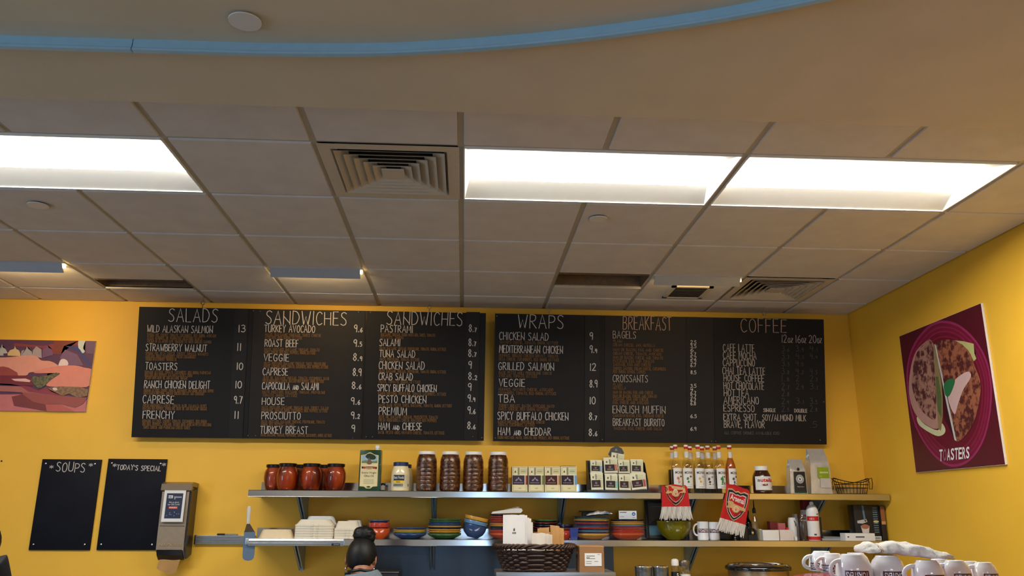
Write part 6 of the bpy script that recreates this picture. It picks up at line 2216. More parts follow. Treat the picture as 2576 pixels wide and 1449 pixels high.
q = MB()
q.lathe([(0.018, -0.007), (0.018, 0.007)], M_chrome, 24, c=((xa + xb) / 2, y + 0.01, ZL + zt_ * 0.62), mtx=Matrix.Rotation(PI / 2, 4, 'Y'))
q.build('tape_roll', t, 40)


def pour_bottle(label, px, y, r, py_top, py_sh, glass, liq, lvl):
    x = atY(px, 1330, y).x
    h = topz(px, py_top, y) - ZL
    hs = topz(px, py_sh, y) - ZL
    t = thing('oil_bottle', label, 'bottle', (x, y, ZL), 'pourer bottles behind the askew scarf')
    q = MB()
    q.lathe([(r * 0.9, 0), (r, 0.005), (r, hs * 0.66), (r * 0.9, hs * 0.76), (r * 0.42, hs * 0.92), (r * 0.36, hs), (r * 0.36, hs * 1.12)], glass, 24, c=(x, y, ZL), cap=False)
    q.build('glass_body', t, 60)
    q = MB()
    q.lathe([(r * 0.88, 0.004), (r * 0.92, hs * lvl), (0.0001, hs * lvl)], liq, 20, c=(x, y, ZL))
    q.build('contents', t, 60)
    q = MB()
    q.lathe([(r * 0.42, hs * 1.08), (r * 0.44, hs * 1.10), (r * 0.44, hs * 1.26), (r * 0.2, hs * 1.30), (r * 0.12, h * 0.97), (r * 0.08, h)], M_black, 16, c=(x, y, ZL))
    q.build('pourer', t, 40)


pour_bottle('dark green glass pourer bottle close behind the askew scarf', 1882, -0.13, 0.028, 1262, 1300, thin_glass('green_glass', (60, 84, 60), gloss=0.03), mat('vinegar', (20, 18, 12), 0.2), 0.5)
pour_bottle('clear glass pourer bottle right of the askew scarf', 1900, -0.17, 0.026, 1258, 1296, M_glass, mat('oil', (70, 66, 40), 0.2), 0.35)
pbox('card_sleeve', 'narrow upright cream card left of the two small white boxes', 'card', 1912, 1917, 1331, -0.26, 0.07, M_cream)
pbox('card_box', 'small white box, the left one of two at the shelf edge', 'box', 1919, 1959.5, 1333.5, -0.31, 0.08, M_paper, 'two small white boxes')
pbox('card_box', 'small white box, the right one of two at the shelf edge', 'box', 1961.5, 1996, 1333, -0.30, 0.08, mat('pinkish_card', (214, 200, 194), 0.6, var=0.02), 'two small white boxes')
pbox('tea_carton', 'small dark red carton standing behind the two white boxes', 'carton', 1939, 1957, 1312, -0.16, 0.06, flat((112, 38, 36)))
pbox('sweetener_box', 'small pink box standing behind the two white boxes', 'box', 1959, 1977, 1316, -0.18, 0.07, flat((186, 96, 104)))
pbox('napkin_pack', 'low bright red pack behind the right small white box', 'pack', 1979, 1992, 1327, -0.17, 0.06, M_red)
# white pitcher
y = -0.17
x = atY(1994, 1330, y).x
h = topz(1994, 1302, y) - ZL
t = thing('milk_pitcher', 'white plastic pitcher with a black notch left of the brown jar', 'pitcher', (x, y, ZL))
q = MB()
q.lathe([(0.026, 0), (0.027, 0.004), (0.030, h * 0.55), (0.029, h * 0.8), (0.024, h), (0.021, h), (0.026, h * 0.78), (0.0001, 0.01)], M_whitep, 28, c=(x, y, ZL))
q.build('body', t, 50)
q = MB()
q.tube([Vector((x + 0.004, y - 0.028, ZL + h * 0.86)), Vector((x + 0.010, y - 0.031, ZL + h * 0.74)), Vector((x + 0.011, y - 0.031, ZL + h * 0.62))], 0.003, M_black, 8)
q.build('notch', t)
xk = atY(2001, 1345, -0.27)
q = MB()
q.lathe([(0.010, 0), (0.011, 0.002), (0.011, 0.020), (0.009, 0.023), (0.0001, 0.023)], M_paper, 20, c=(xk.x, -0.27, ZL))
tag(q.build('white_cap', None, 40), 'small white cap at the shelf edge before the brown jar', 'cap')
# brown dispenser jar
y = -0.22
x = atY(2019, 1330, y).x
h = topz(2019, 1287, y) - ZL
r = 0.031
t = thing('glass_jar', 'glass jar two thirds full of dark brown granules beside the spray canister', 'jar', (x, y, ZL))
q = MB()
q.lathe([(r * 0.95, 0), (r, 0.004), (r, h * 0.70), (r * 0.9, h * 0.80), (r * 0.66, h * 0.87), (r * 0.62, h * 0.94), (r * 0.40, h * 0.99), (0.0001, h)], M_glass, 28, c=(x, y, ZL), cap=False)
q.build('glass_body', t, 60)
q = MB()
q.lathe([(r * 0.92, 0.004), (r * 0.94, h * 0.66), (0.0001, h * 0.67)], mat('brown_granules', (38, 16, 12), 0.6, c2=(58, 28, 20), scale=180), 24, c=(x, y, ZL))
q.build('contents', t, 60)
pbox('straw_box', 'narrow white upright carton left of the brown jar', 'carton', 2003, 2009, 1293, -0.15, 0.05, M_paper)
# spray canisters
for px, py, y, lab, cc, r in ((2046.5, 1262, -0.25, 'white spray canister with red bands standing at the shelf edge', M_whitep, 15.3 * s_), (2031, 1257, -0.12, 'white spray canister with a dark red cap standing behind', flat((112, 22, 26)), 14 * s_)):
    x = atY(px, 1330, y).x
    h = topz(px, py, y) - ZL
    t = thing('spray_canister', lab, 'spray canister', (x, y, ZL), 'white spray canisters')
    q = MB()
    k = 0.72 if cc is M_whitep else 0.66
    q.lathe([(r * 0.94, 0), (r, 0.004), (r, h * k), (r * 0.96, h * (k + 0.06)), (r * 0.80, h * (k + 0.13)), (r * 0.5, h * (k + 0.19)), (r * 0.34, h * (k + 0.20))], M_whitep, 32, c=(x, y, ZL))
    q.build('can', t, 50)
    q = MB()
    if cc is M_whitep:
        q.lathe([(r * 0.34, h * 0.91), (r * 0.36, h * 0.92), (r * 0.34, h * 0.97), (r * 0.22, h), (0.0001, h)], cc, 20, c=(x, y, ZL))
    else:
        q.lathe([(r * 0.98, h * 0.74), (r * 0.96, h * 0.97), (r * 0.86, h), (0.0001, h)], cc, 28, c=(x, y, ZL))
    q.build('cap', t, 50)
    q = MB()
    q.lathe([(r + 0.0006, h * 0.015), (r + 0.0006, h * 0.10)], M_red, 32, c=(x, y, ZL), cap=False)
    wrap(q, r + 0.0006, ZL + h * 0.50, ZL + h * 0.62, -1.5, 0.75, M_red, (x, y), 14)
    marks(q, flat((206, 160, 156)), lambda a_, b_: Vector((x + (r + 0.0012) * math.sin(-0.9 + 0.8 * a_), y - (r + 0.0012) * math.cos(-0.9 + 0.8 * a_), ZL + h * (0.525 + 0.055 * b_))), 3, 8, 0.35)
    wrap(q, r + 0.0006, ZL + h * 0.13, ZL + h * 0.17, -0.35, 0.05, flat((60, 64, 70)), (x, y), 5)
    wrap(q, r + 0.0006, ZL + h * 0.66, ZL + h * 0.69, 0.3, 0.7, flat((90, 96, 90)), (x, y), 5)
    q.build('label', t, 60)
pbox('folder', 'narrow black folder standing right of the spray canister', 'folder', 2063, 2069, 1301, -0.24, 0.14, M_black)
# flat books and coffee boxes at the right end
M_cov = mat('book_cover', (190, 188, 184), 0.5, var=0.04)
xa, xb = atY(2071, 1348, -0.28).x, atY(2126, 1348, -0.28).x
for k, (z0, z1, lab, mm) in enumerate(((0.0, 0.013, 'lower grey booklet lying flat right of the black folder', mat('book_grey', (150, 154, 156), 0.5, var=0.04)), (0.013, 0.024, 'upper grey booklet lying flat right of the black folder', mat('book_grey2', (120, 124, 126), 0.4, var=0.04)))):
    q = MB()
    q.box((xa + 0.012 * k, -0.26, ZL + z0 + 0.0003), (xb - 0.02 * k, -0.06, ZL + z1), mm, 0.001)
    tag(q.build('booklet'), lab, 'booklet', 'grey booklets lying flat')
xa, xb = atY(2127, 1348, -0.342).x, atY(2201, 1348, -0.342).x
t = thing('flat_box', 'flat white printed box lying before the black coffee box', 'box', ((xa + xb) / 2, -0.342, ZL))
zt_ = topz(2160, 1341.5, -0.342)
q = MB()
q.box((xa, -0.342, ZL), (xb, -0.258, zt_), M_paper, 0.001)
q.build('carton', t)
q = MB()
for u0, u1 in ((0.06, 0.12), (0.34, 0.64)):
    q.poly([Vector((xa + (xb - xa) * u, -0.3426, ZL + (zt_ - ZL) * v)) for u, v in ((u0, 0.42), (u1, 0.42), (u1, 0.6), (u0, 0.6))], flat((84, 84, 90)))
q.build('print', t, 0)
y = -0.250
ang = 0.30
xa, xb, xc = atY(2152, 1330, y).x, atY(2196, 1330, y).x, atY(2216, 1330, y).x
zt_ = topz(2180, 1270, y)
t = thing('coffee_box', 'tall black coffee box with a printed cup, upright at the right end', 'box', ((xa + xc) / 2, y, ZL), 'coffee boxes at the right end')
M_cbx = mat('coffee_card', (24, 24, 28), 0.35, var=0.1)
q = MB()
q.box((xa, y, ZL), (xc, y + 0.09, zt_), M_cbx, 0.0015)
q.build('carton', t)
q = MB()
hh = zt_ - ZL
cb = lambda u, v, d=0.0006: Vector((xa + (xc - xa) * u, y - d, ZL + hh * v))
q.poly([cb(0.36, 0.58), cb(0.44, 0.58), cb(0.40, 0.98), cb(0.33, 0.98)], flat((90, 120, 140)))
q.poly([cb(0.10, 0.55), cb(0.46, 0.60), cb(0.50, 0.52), cb(0.30, 0.47), cb(0.10, 0.48)], flat((190, 188, 184)))
q.poly([cb(0.36, 0.555, 0.001), cb(0.45, 0.575, 0.001), cb(0.45, 0.51, 0.001)], flat((90, 40, 30)))
q.poly([cb(u, v, 0.0008) for u, v in ((0.22, 0.40), (0.28, 0.14), (0.50, 0.14), (0.56, 0.40), (0.46, 0.44), (0.30, 0.44))], flat((206, 200, 196)))
q.poly([cb(0.39 + 0.155 * math.cos(2 * PI * k / 20), 0.385 + 0.065 * math.sin(2 * PI * k / 20), 0.0012) for k in range(20)], flat((172, 108, 76)))
q.poly([cb(0.70, 0.12), cb(0.98, 0.12), cb(0.98, 0.01), cb(0.70, 0.01)], M_paper)
for k in range(9):
    u = 0.74 + 0.024 * k
    q.poly([cb(u, 0.03, 0.001), cb(u + 0.01 + 0.006 * (k % 2), 0.03, 0.001), cb(u + 0.01 + 0.006 * (k % 2), 0.10, 0.001), cb(u, 0.10, 0.001)], M_black)
for k in range(12):
    v = 0.90 - 0.062 * k
    if abs(v - 0.52) > 0.05:
        q.poly([cb(0.74, v), cb(0.92, v), cb(0.92, v + 0.028), cb(0.74, v + 0.028)], flat((92, 120, 134)))
q.poly([cb(0.84 + 0.11 * math.cos(2 * PI * k / 16), 0.53 + 0.035 * math.sin(2 * PI * k / 16), 0.001) for k in range(16)], flat((196, 190, 130)))
q.build('print', t, 0)
y = -0.262
xa, xb = xc + 0.002, min(atY(2238, 1330, y).x, XR - 0.012)
zt_ = topz(2225, 1272, y)
t = thing('coffee_box', 'brown and black coffee box against the right wall', 'box', ((xa + xb) / 2, y, ZL), 'coffee boxes at the right end')
q = MB()
q.box((xa, y, ZL), (xb, y + 0.10, zt_), mat('coffee_dark', (40, 32, 28), 0.4, var=0.05), 0.0015)
q.build('carton', t)
q = MB()
hh = zt_ - ZL
q.box((xa + 0.002, y - 0.0006, ZL + hh * 0.55), (xb - 0.002, y, ZL + hh * 0.98), flat((150, 92, 50)))
q.box((xa + 0.002, y - 0.0006, ZL + hh * 0.46), (xb - 0.002, y, ZL + hh * 0.55), flat((190, 140, 90)))
q.build('print', t, 0)

# ================================================================== counters and what stands on them
M_ctr = mat('counter_steel', (176, 180, 184), 0.3, metal=0.9, var=0.05, scale=4)
M_ctr2 = mat('counter_front', (120, 122, 124), 0.35, metal=0.8, var=0.05, scale=4)


def at_size(px, py, wpx, width):
    """depth at which a thing of this real width spans wpx pixels"""
    dpt = width * FPX / wpx
    d = ray(px, py)
    return CAM + d * (dpt / d.dot(CF))


# prep table with a high over-shelf (basket and cardboard box stand on it)
YB = -1.20
zP = atY(1400, 1439.5, YB - 0.20).z
xa, xb = atY(1248, 1442, YB - 0.20).x, atY(1549, 1442, YB - 0.20).x
t = thing('prep_table', 'stainless prep table with a high over-shelf under the wicker basket', 'prep table', ((xa + xb) / 2, YB, 0))
q = MB()
q.box((xa, YB - 0.20, zP - 0.032), (xb, YB + 0.10, zP), M_ctr, 0.003)
q.build('over_shelf', t)
q = MB()
q.box((xa + 0.01, YB - 0.22, 0.90), (xb - 0.01, YB + 0.42, 0.94), M_ctr, 0.003)
q.build('worktop', t)
q = MB()
q.box((xa + 0.02, YB - 0.18, 0.12), (xb - 0.02, YB + 0.40, 0.90), M_ctr2, 0.003)
q.build('cabinet', t)
for xx in (xa + 0.03, xb - 0.055):
    for yy in (YB - 0.15, YB + 0.06):
        q = MB()
        q.box((xx, yy, 0.94), (xx + 0.025, yy + 0.025, zP - 0.032), M_ctr, 0.002)
        q.build('post', t)
for xx in (xa + 0.04, xb - 0.075):
    for yy in (YB - 0.15, YB + 0.34):
        q = MB()
        q.lathe([(0.018, 0), (0.018, 0.12)], M_black, 12, c=(xx + 0.017, yy, 0))
        q.build('foot', t)

# wicker basket
M_wick = mat('dark_wicker', (58, 34, 22), 0.5, var=0.25, scale=60, bump=0.2)
yB = YB - 0.070
bx0, bx1 = atY(1245, 1372, yB).x, atY(1441, 1372, yB).x
xm = (bx0 + bx1) / 2
hB = atY(1340, 1369, yB - 0.14).z - zP
AX, AY = (bx1 - bx0) / 2, 0.150


def bk(a, f_, z, off=0.0):
    """superellipse outline of the basket at height fraction f_"""
    k = 0.76 + 0.22 * f_
    c_, s__ = math.cos(a), math.sin(a)
    e = 0.62
    x = AX * k * math.copysign(abs(c_) ** e, c_)
    y = AY * k * math.copysign(abs(s__) ** e, s__)
    n_ = Vector((c_ / AX, s__ / AY, 0)).normalized()
    return Vector((xm + x, yB + y, zP + z)) + n_ * off


t = thing('wicker_basket', 'dark brown wicker basket holding paper bags on the prep table', 'basket', (xm, yB, zP))
NS = 30
q = MB()
for k in range(NS):
    a_ = 2 * PI * k / NS
    q.tube([bk(a_, f_, 0.004 + (hB - 0.02) * f_) for f_ in (0, 0.33, 0.66, 1.0)], 0.0045, M_wick, 6)
q.build('stakes', t, 60)['kind'] = 'stuff'
q = MB()
rows = 9
for r_i in range(rows):
    f_ = (r_i + 0.6) / (rows + 0.6) * 0.92
    N = NS * 6
    pts = []
    for k in range(N):
        a_ = 2 * PI * k / N
        ph = math.sin(NS * a_ / 2 * 1.0 + (r_i % 2) * PI)
        pts.append(bk(a_, f_, 0.004 + (hB - 0.02) * f_ + 0.0012 * noise.noise(Vector((k * 0.3, r_i, 0))), 0.0075 * ph))
    q.tube(pts, 0.0066, M_wick, 6, closed=True, flat_=0.9)
q.build('weave', t, 60)
q = MB()
for s in (0, 1, 2):
    N = 120
    q.tube([bk(2 * PI * k / N, 1.0, hB - 0.013 + 0.009 * math.sin(2 * PI * k / N * 16 + s * 2 * PI / 3), 0.004 + 0.009 * math.cos(2 * PI * k / N * 16 + s * 2 * PI / 3)) for k in range(N)], 0.0066, M_wick, 7, closed=True)
q.build('braided_rim', t, 60)
q = MB()
for s in (0, 1):
    N = 100
    q.tube([bk(2 * PI * k / N, 0.0, 0.0105 + 0.004 * math.sin(2 * PI * k / N * 18 + s * PI), 0.004 * math.cos(2 * PI * k / N * 18 + s * PI)) for k in range(N)], 0.0058, M_wick, 6, closed=True)
q.grid(lambda u, v: bk(2 * PI * u, 0, 0.006) * (v) + Vector((xm, yB, zP + 0.006)) * (1 - v), 36, 2, M_wick, closed_u=True)
q.build('base', t, 60)

M_bagw = mat('bag_white', (216, 212, 208), 0.8, var=0.03, scale=10, bump=0.08, bscale=14)
M_bagg = mat('bag_white_small', (206, 196, 182), 0.8, var=0.03, scale=10, bump=0.08, bscale=14)
M_bagk = mat('bag_kraft', (182, 136, 80), 0.8, var=0.04, scale=12, bump=0.08, bscale=14)


def paper_bag(label, quad, y, th, m, cat='paper bag', group=None, mark=False):
    """quad: pixels of the four corners (top-left, top-right, bottom-right, bottom-left) as seen; a flat folded bag with thickness"""
    P4 = [atY(a, b, y) for a, b in quad]
    zmin = zP + 0.0085
    t = thing('paper_bag', label, cat, ((P4[2].x + P4[3].x) / 2, y, zmin), group)

    def F(u, v, d):
        a = P4[0].lerp(P4[1], u)
        b = P4[3].lerp(P4[2], u)
        b = Vector((b.x, b.y, zmin))
        p = b.lerp(a, v)
        p.x = b.x + (a.x - b.x) * min(1.0, v / 0.42)
        bow = 0.004 * math.sin(PI * u) * math.sin(PI * v) + 0.0025 * noise.noise(Vector((u * 3 + a.x * 9, v * 4, y * 40)))
        edge = 0.0015 * noise.noise(Vector((u * 9, y * 70, 2))) if v > 0.97 else 0
        return Vector((p.x, p.y + d + bow * (1 if d > 0 else -1) + 0.02 * v, p.z + edge * 2))
    q = MB()
    q.grid(lambda u, v: F(u, v, -th / 2), 10, 12, m)
    q.grid(lambda u, v: F(1 - u, v, th / 2), 10, 12, m)
    for e in (0, 1):
        q.grid(lambda u, v: F(e, v, (th / 2 if e == 0 else -th / 2) * (1 - 2 * u)) + Vector(((-0.4 if e else 0.4) * th * math.sin(PI * u), 0, 0)), 4, 12, m)
    q.build('pouch', t, 50)
    if mark:
        q = MB()
        g = lambda x, z: F(0.505 + x, 0.70 + z, -th / 2) + Vector((0, -0.0012, 0))
        q.poly([g(a, b) for a, b in ((-0.03, 0), (0.03, 0), (0.035, 0.035), (0.0, 0.06), (-0.035, 0.03))], flat((70, 70, 74)))
        for k in range(3):
            q.poly([g(-0.08 + 0.06 * k + a, -0.05 + b) for a, b in ((0, 0), (0.04, 0), (0.045, 0.03), (0.005, 0.03))], flat((70, 70, 74)))
        q.build('printed_mark', t, 0)
    return t


yF = yB - 0.070
paper_bag('front white paper bag with a small dark printed mark in the wicker basket', [(1266, 1295), (1321, 1295), (1326, 1400), (1285, 1400)], yF, 0.006, M_bagw, group='large white bags in the basket', mark=True)
for k, (dx, dy) in enumerate(((6, 1), (11, 7), (16, 9), (20, 19))):
    paper_bag('large white paper bag, %s behind the printed front one' % ordn(k), [(1270 + dx, 1296 + dy), (1321 + dx, 1295 + dy), (1330 + dx * 0.3, 1400), (1281 + dx * 0.4, 1400)], yF + 0.016 * (k + 1), 0.006, M_bagw, group='large white bags in the basket')
for k, (dx, dy) in enumerate(((0, 0), (9, 2), (14, 3), (18, 4))):
    paper_bag(('small off white bag standing in front of the kraft bags' if k == 0 else 'small off white bag, %s behind the front small one' % ordn(k - 1)), [(1338 + dx, 1341 + dy * 0.3), (1372 + dx, 1341 + dy), (1388 + dx * 0.5, 1400), (1338 + dx * 0.5, 1400)], yF - 0.008 + 0.018 * k, 0.005, M_bagg, group='small white bags in the basket')
for k, qd in enumerate(([(1353, 1329), (1382, 1326), (1392, 1400), (1356, 1400)], [(1385, 1321), (1408, 1324), (1402, 1400), (1372, 1400)], [(1400, 1325), (1419, 1330), (1386, 1400), (1374, 1400)])):
    paper_bag('brown kraft paper bag, %s' % ['left one of three leaning in the basket', 'middle and tallest of three in the basket', 'right one of three fanned against the basket rim'][k], qd, yB + 0.034 + 0.012 * k, 0.007, M_bagk, group='kraft bags in the basket')

# cardboard box with a white address label
yC = YB - 0.196
xa, xb = atY(1458, 1410, yC).x, atY(1520, 1410, yC).x
zt_ = atY(1488, 1373, yC).z
t = thing('cardboard_box', 'brown cardboard box with a white label right of the wicker basket', 'box', ((xa + xb) / 2, yC, zP))
q = MB()
M_cb = mat('cardboard', (150, 108, 66), 0.75, var=0.06, scale=20)
loft(q, [([((xa + xb) / 2 + x * (xb - xa) / 2 * k, yC + 0.075 + y_ * 0.075 * k2) for x, y_ in ((-1, -1), (0, -1.03), (1, -1), (1, 1), (-1, 1))], z) for z, k, k2 in ((zP, 0.99, 1), (zP + 0.004, 1, 1), (zt_ - 0.012, 0.985, 1), (zt_ - 0.004, 1.01, 1), (zt_, 0.96, 0.96))], M_cb)
q.build('carton', t, 15)
q = MB()
lx0, lx1 = atY(1470.5, 1400, yC).x, atY(1513, 1400, yC).x
lz1, lz0 = atY(1490, 1391.5, yC).z, atY(1490, 1424, yC).z
L_ = lambda u, v, d=0.0032: Vector((lx0 + (lx1 - lx0) * u, yC - d, lz0 + (lz1 - lz0) * v))
q.poly([L_(0, 0), L_(1, 0), L_(1, 1), L_(0, 1)], M_paper)
for (u0, u1, v, hh) in ((0.10, 0.60, 0.76, 0.05), (0.10, 0.30, 0.62, 0.06), (0.12, 0.62, 0.56, 0.04), (0.08, 0.42, 0.34, 0.035), (0.56, 0.80, 0.34, 0.035), (0.08, 0.40, 0.18, 0.035), (0.76, 0.92, 0.88, 0.03)):
    q.poly([L_(u0, v, 0.0036), L_(u1, v, 0.0036), L_(u1, v + hh, 0.0036), L_(u0, v + hh, 0.0036)], flat((112, 110, 108)))
q.build('address_label', t, 0)

# black appliance behind the woman
yA = -0.80
xa, xb = atY(866, 1443, yA).x, atY(1003, 1443, yA).x
zt_ = atY(975, 1438.5, yA).z
t = thing('panini_press', 'black appliance behind the woman, only its top edge showing', 'appliance', ((xa + xb) / 2, yA, 0.94))
q = MB()
q.box((xa, yA, 0.965), (xb, yA + 0.30, zt_ - 0.004), M_black, 0.008)
q.build('body', t)
q = MB()
q.box((xa - 0.002, yA - 0.006, zt_ - 0.006), (xb + 0.002, yA + 0.012, zt_), mat('appliance_rim', (120, 120, 122), 0.3, metal=0.6), 0.002)
q.build('top_rim', t)
for xx in (xa + 0.03, xb - 0.03):
    q = MB()
    q.lathe([(0.016, 0.94), (0.016, 0.965)], M_black, 14, c=(xx, yA + 0.05, 0))
    q.build('foot', t)
    q = MB()
    q.lathe([(0.016, 0.94), (0.016, 0.965)], M_black, 14, c=(xx, yA + 0.25, 0))
    q.build('foot', t)


def counter(name, label, x0, x1, y0, y1, z, parts=2):
    t = thing(name, label, 'counter', ((x0 + x1) / 2, (y0 + y1) / 2, 0))
    q = MB()
    q.box((x0, y0, z - 0.035), (x1, y1, z), M_ctr, 0.003)
    q.build('worktop', t)
    q = MB()
    q.box((x0 + 0.01, y0 + 0.02, 0.1), (x1 - 0.01, y1, z - 0.035), M_ctr2, 0.002)
    q.build('cabinet', t)
    q = MB()
    q.box((x0 + 0.03, y0 + 0.07, 0.0), (x1 - 0.03, y1 - 0.02, 0.1), M_black)
    q.build('plinth', t, 0)
    n = max(2, int((x1 - x0) / 0.5))
    for k in range(n):
        a = x0 + 0.02 + (x1 - x0 - 0.04) * k / n
        b = x0 + 0.02 + (x1 - x0 - 0.04) * (k + 1) / n
        q = MB()
        q.box((a + 0.004, y0 + 0.004, 0.12), (b - 0.004, y0 + 0.02, z - 0.05), M_ctr2, 0.002)
        d = q.build('door', t)
        q = MB()
        q.tube([Vector((b - 0.03, y0 + 0.006, z - 0.12)), Vector((b - 0.03, y0 - 0.02, z - 0.13)), Vector((b - 0.03, y0 - 0.02, z - 0.25)), Vector((b - 0.03, y0 + 0.006, z - 0.26))], 0.005, M_chrome, 8)
        h_ = q.build('handle', t)
        h_.parent = d
    return t


counter('back_counter', 'stainless back counter under the black appliance, left of the prep table', -2.0, -0.15, -0.90, -0.02, 0.94)
zK = 1.165
counter('warmer_counter', 'tall stainless counter carrying the soup warmer, cans and sugar', 0.95, 2.88, -0.98, -0.10, zK)

# foil-topped steel cans, salt and sugar
M_can = mat('wrapped_can', (128, 132, 136), 0.25, metal=0.8, var=0.2, scale=25, bump=0.6, bscale=40)
yS = -0.60
for px0, px1, py, lab in ((1597, 1641, 1424, 'left one of two film wrapped steel cans by the salt shaker'), (1642, 1682, 1424, 'right one of two film wrapped steel cans, nearer the salt shaker')):
    xa, xb = atY(px0, 1435, yS).x, atY(px1, 1435, yS).x
    r = (xb - xa) / 2
    zt_ = atY(px0 + 20, py, yS).z
    t = thing('steel_can', lab, 'can', ((xa + xb) / 2, yS, zK), 'film wrapped steel cans')
    q = MB()
    c = ((xa + xb) / 2, yS, 0)
    q.lathe([(r * 0.90, zK), (r * 0.92, zK + 0.004), (r * 0.98, zt_ - 0.008)], M_can, 36, c=c, mod=lambda rr, a, z: rr * (1 + 0.006 * math.sin(a * 13)))
    q.build('body', t, 50)
    q = MB()
    q.lathe([(r * 0.985, zt_ - 0.008), (r, zt_ - 0.004), (r * 0.97, zt_), (r * 0.90, zt_ - 0.003), (0.0001, zt_ - 0.004)], M_chrome, 36, c=c)
    q.build('lid', t, 40)


def shaker(name, label, cat, px0, px1, py, fill, fill_m, cap_m, y):
    xa, xb = atY(px0, 1430, y).x, atY(px1, 1430, y).x
    r = (xb - xa) / 2
    c = ((xa + xb) / 2, y, 0)
    zt_ = atY((px0 + px1) / 2, py, y).z
    h = zt_ - zK
    t = thing(name, label, cat, (c[0], y, zK))
    q = MB()
    q.lathe([(r * 0.94, zK), (r, zK + 0.004), (r, zK + h * 0.70), (r * 0.92, zK + h * 0.78)], M_glass, 28, c=c, cap=False)
    q.build('glass_body', t, 60)
    q = MB()
    q.lathe([(r * 0.92, zK + 0.004), (r * 0.94, zK + h * fill), (0.0001, zK + h * (fill + 0.02))], fill_m, 24, c=c)
    q.build('contents', t, 60)
    q = MB()
    q.lathe([(r * 0.95, zK + h * 0.76), (r * 0.98, zK + h * 0.78), (r * 0.98, zK + h * 0.90), (r * 0.85, zK + h * 0.97), (r * 0.4, zt_), (0.0001, zt_)], cap_m, 28, c=c)
    q.build('cap', t, 40)
    return t


t = shaker('spice_shaker', 'clear spice shaker with white cap and black label', 'shaker', 1689, 1708, 1405.5, 0.35, mat('pepper_grain', (64, 58, 52), 0.8), M_whitep, yS - 0.01)
c = t.location
q = MB()
q.lathe([(0.0258, 0.062), (0.0258, 0.090)], M_black, 28, c=(c.x, c.y, zK), cap=False)
wtext(q, 'S', 0.0266, zK + 0.066, zK + 0.084, 0.1, 0.55, M_paper, (c.x, c.y), 0.02)
q.build('label', t, 60)
shaker('sugar_dispenser', 'glass sugar dispenser with steel cap beside the spice shaker', 'dispenser', 1709, 1737, 1407.5, 0.46, mat('sugar', (228, 226, 220), 0.9, var=0.02), mat('dull_steel_cap', (120, 112, 100), 0.3, metal=0.7), yS)

# soup warmer
yW = -0.58
xa, xb = atY(1826, 1425, yW).x, atY(1986, 1425, yW).x
r = (xb - xa) / 2
zt_ = atY(1906, 1424, yW - r).z
c = ((xa + xb) / 2, yW, 0)
t = thing('soup_warmer', 'round soup warmer with a shiny black and chrome rim', 'soup warmer', (c[0], yW, zK))
q = MB()
q.lathe([(r * 0.86, zK), (r * 0.90, zK + 0.005), (r * 0.91, zt_ - 0.030), (r * 0.90, zt_ - 0.022)], mat('warmer_steel', (166, 140, 108), 0.3, metal=0.9, var=0.05), 56, c=c)
q.build('body', t, 50)
q = MB()
q.lathe([(r * 0.88, zt_ - 0.034), (r * 0.99, zt_ - 0.032), (r, zt_ - 0.022), (r * 0.985, zt_ - 0.012), (r * 0.93, zt_ - 0.004), (r * 0.90, zt_ - 0.004)], mat('warmer_black', (22, 20, 20), 0.12, coat=0.6), 64, c=c, cap=False)
q.build('outer_ring', t, 60)
q = MB()
q.lathe([(r * 0.93, zt_ - 0.006), (r * 0.90, zt_ + 0.003), (r * 0.80, zt_ + 0.004), (r * 0.72, zt_ - 0.004), (r * 0.70, zt_ - 0.02), (r * 0.69, zt_ - 0.10), (0.0001, zt_ - 0.11)], M_chrome, 64, c=c, cap=False)
q.build('chrome_insert', t, 60)

# espresso machine with upturned cups and a towel on its red top
zM = 1.42
top_px = [(1976, 1460), (1988, 1450), (2010, 1444), (2050, 1441), (2120, 1441.5), (2300, 1446), (2508, 1452)]
tops = [atZ(a, b, zM) for a, b in top_px]
xr_ = tops[-1].x
outline = [Vector((p.x, p.y, zM)) for p in tops] + [Vector((xr_ - 0.02, -4.42, zM)), Vector((tops[0].x - 0.01, -4.42, zM))]
cxm = sum(p.x for p in outline) / len(outline)
cym = sum(p.y for p in outline) / len(outline)
t = thing('espresso_machine', 'red topped espresso machine whose top carries the upturned cups', 'espresso machine', (cxm, cym, 0.95))
M_redm = mat('machine_red', (150, 26, 22), 0.25, coat=0.4, var=0.04)
ins = lambda k, z: [(cxm + (p.x - cxm) * k, cym + (p.y - cym) * k) for p in outline]
q = MB()
loft(q, [(ins(0.995, 0), zM - 0.045), (ins(1.0, 0), zM - 0.038), (ins(1.0, 0), zM - 0.004), (ins(0.995, 0), zM)][::1], M_redm)
q.build('top_tray', t, 40)
q = MB()
loft(q, [(ins(0.96, 0), 1.0), (ins(0.96, 0), zM - 0.045)], M_ctr)
q.build('body', t, 20)
for dx, dy in ((-0.3, -0.3), (0.3, -0.3), (-0.25, 0.25), (0.2, 0.1)):
    q = MB()
    q.lathe([(0.03, 0.95), (0.025, 1.0)], M_black, 18, c=(cxm + dx, cym + dy, 0))
    q.build('foot', t)
xs_min = min(p.x for p in outline)
counter('front_counter', 'service counter under the red topped espresso machine', xs_min - 0.15, XR - 0.05, -4.60, -2.9, 0.95)

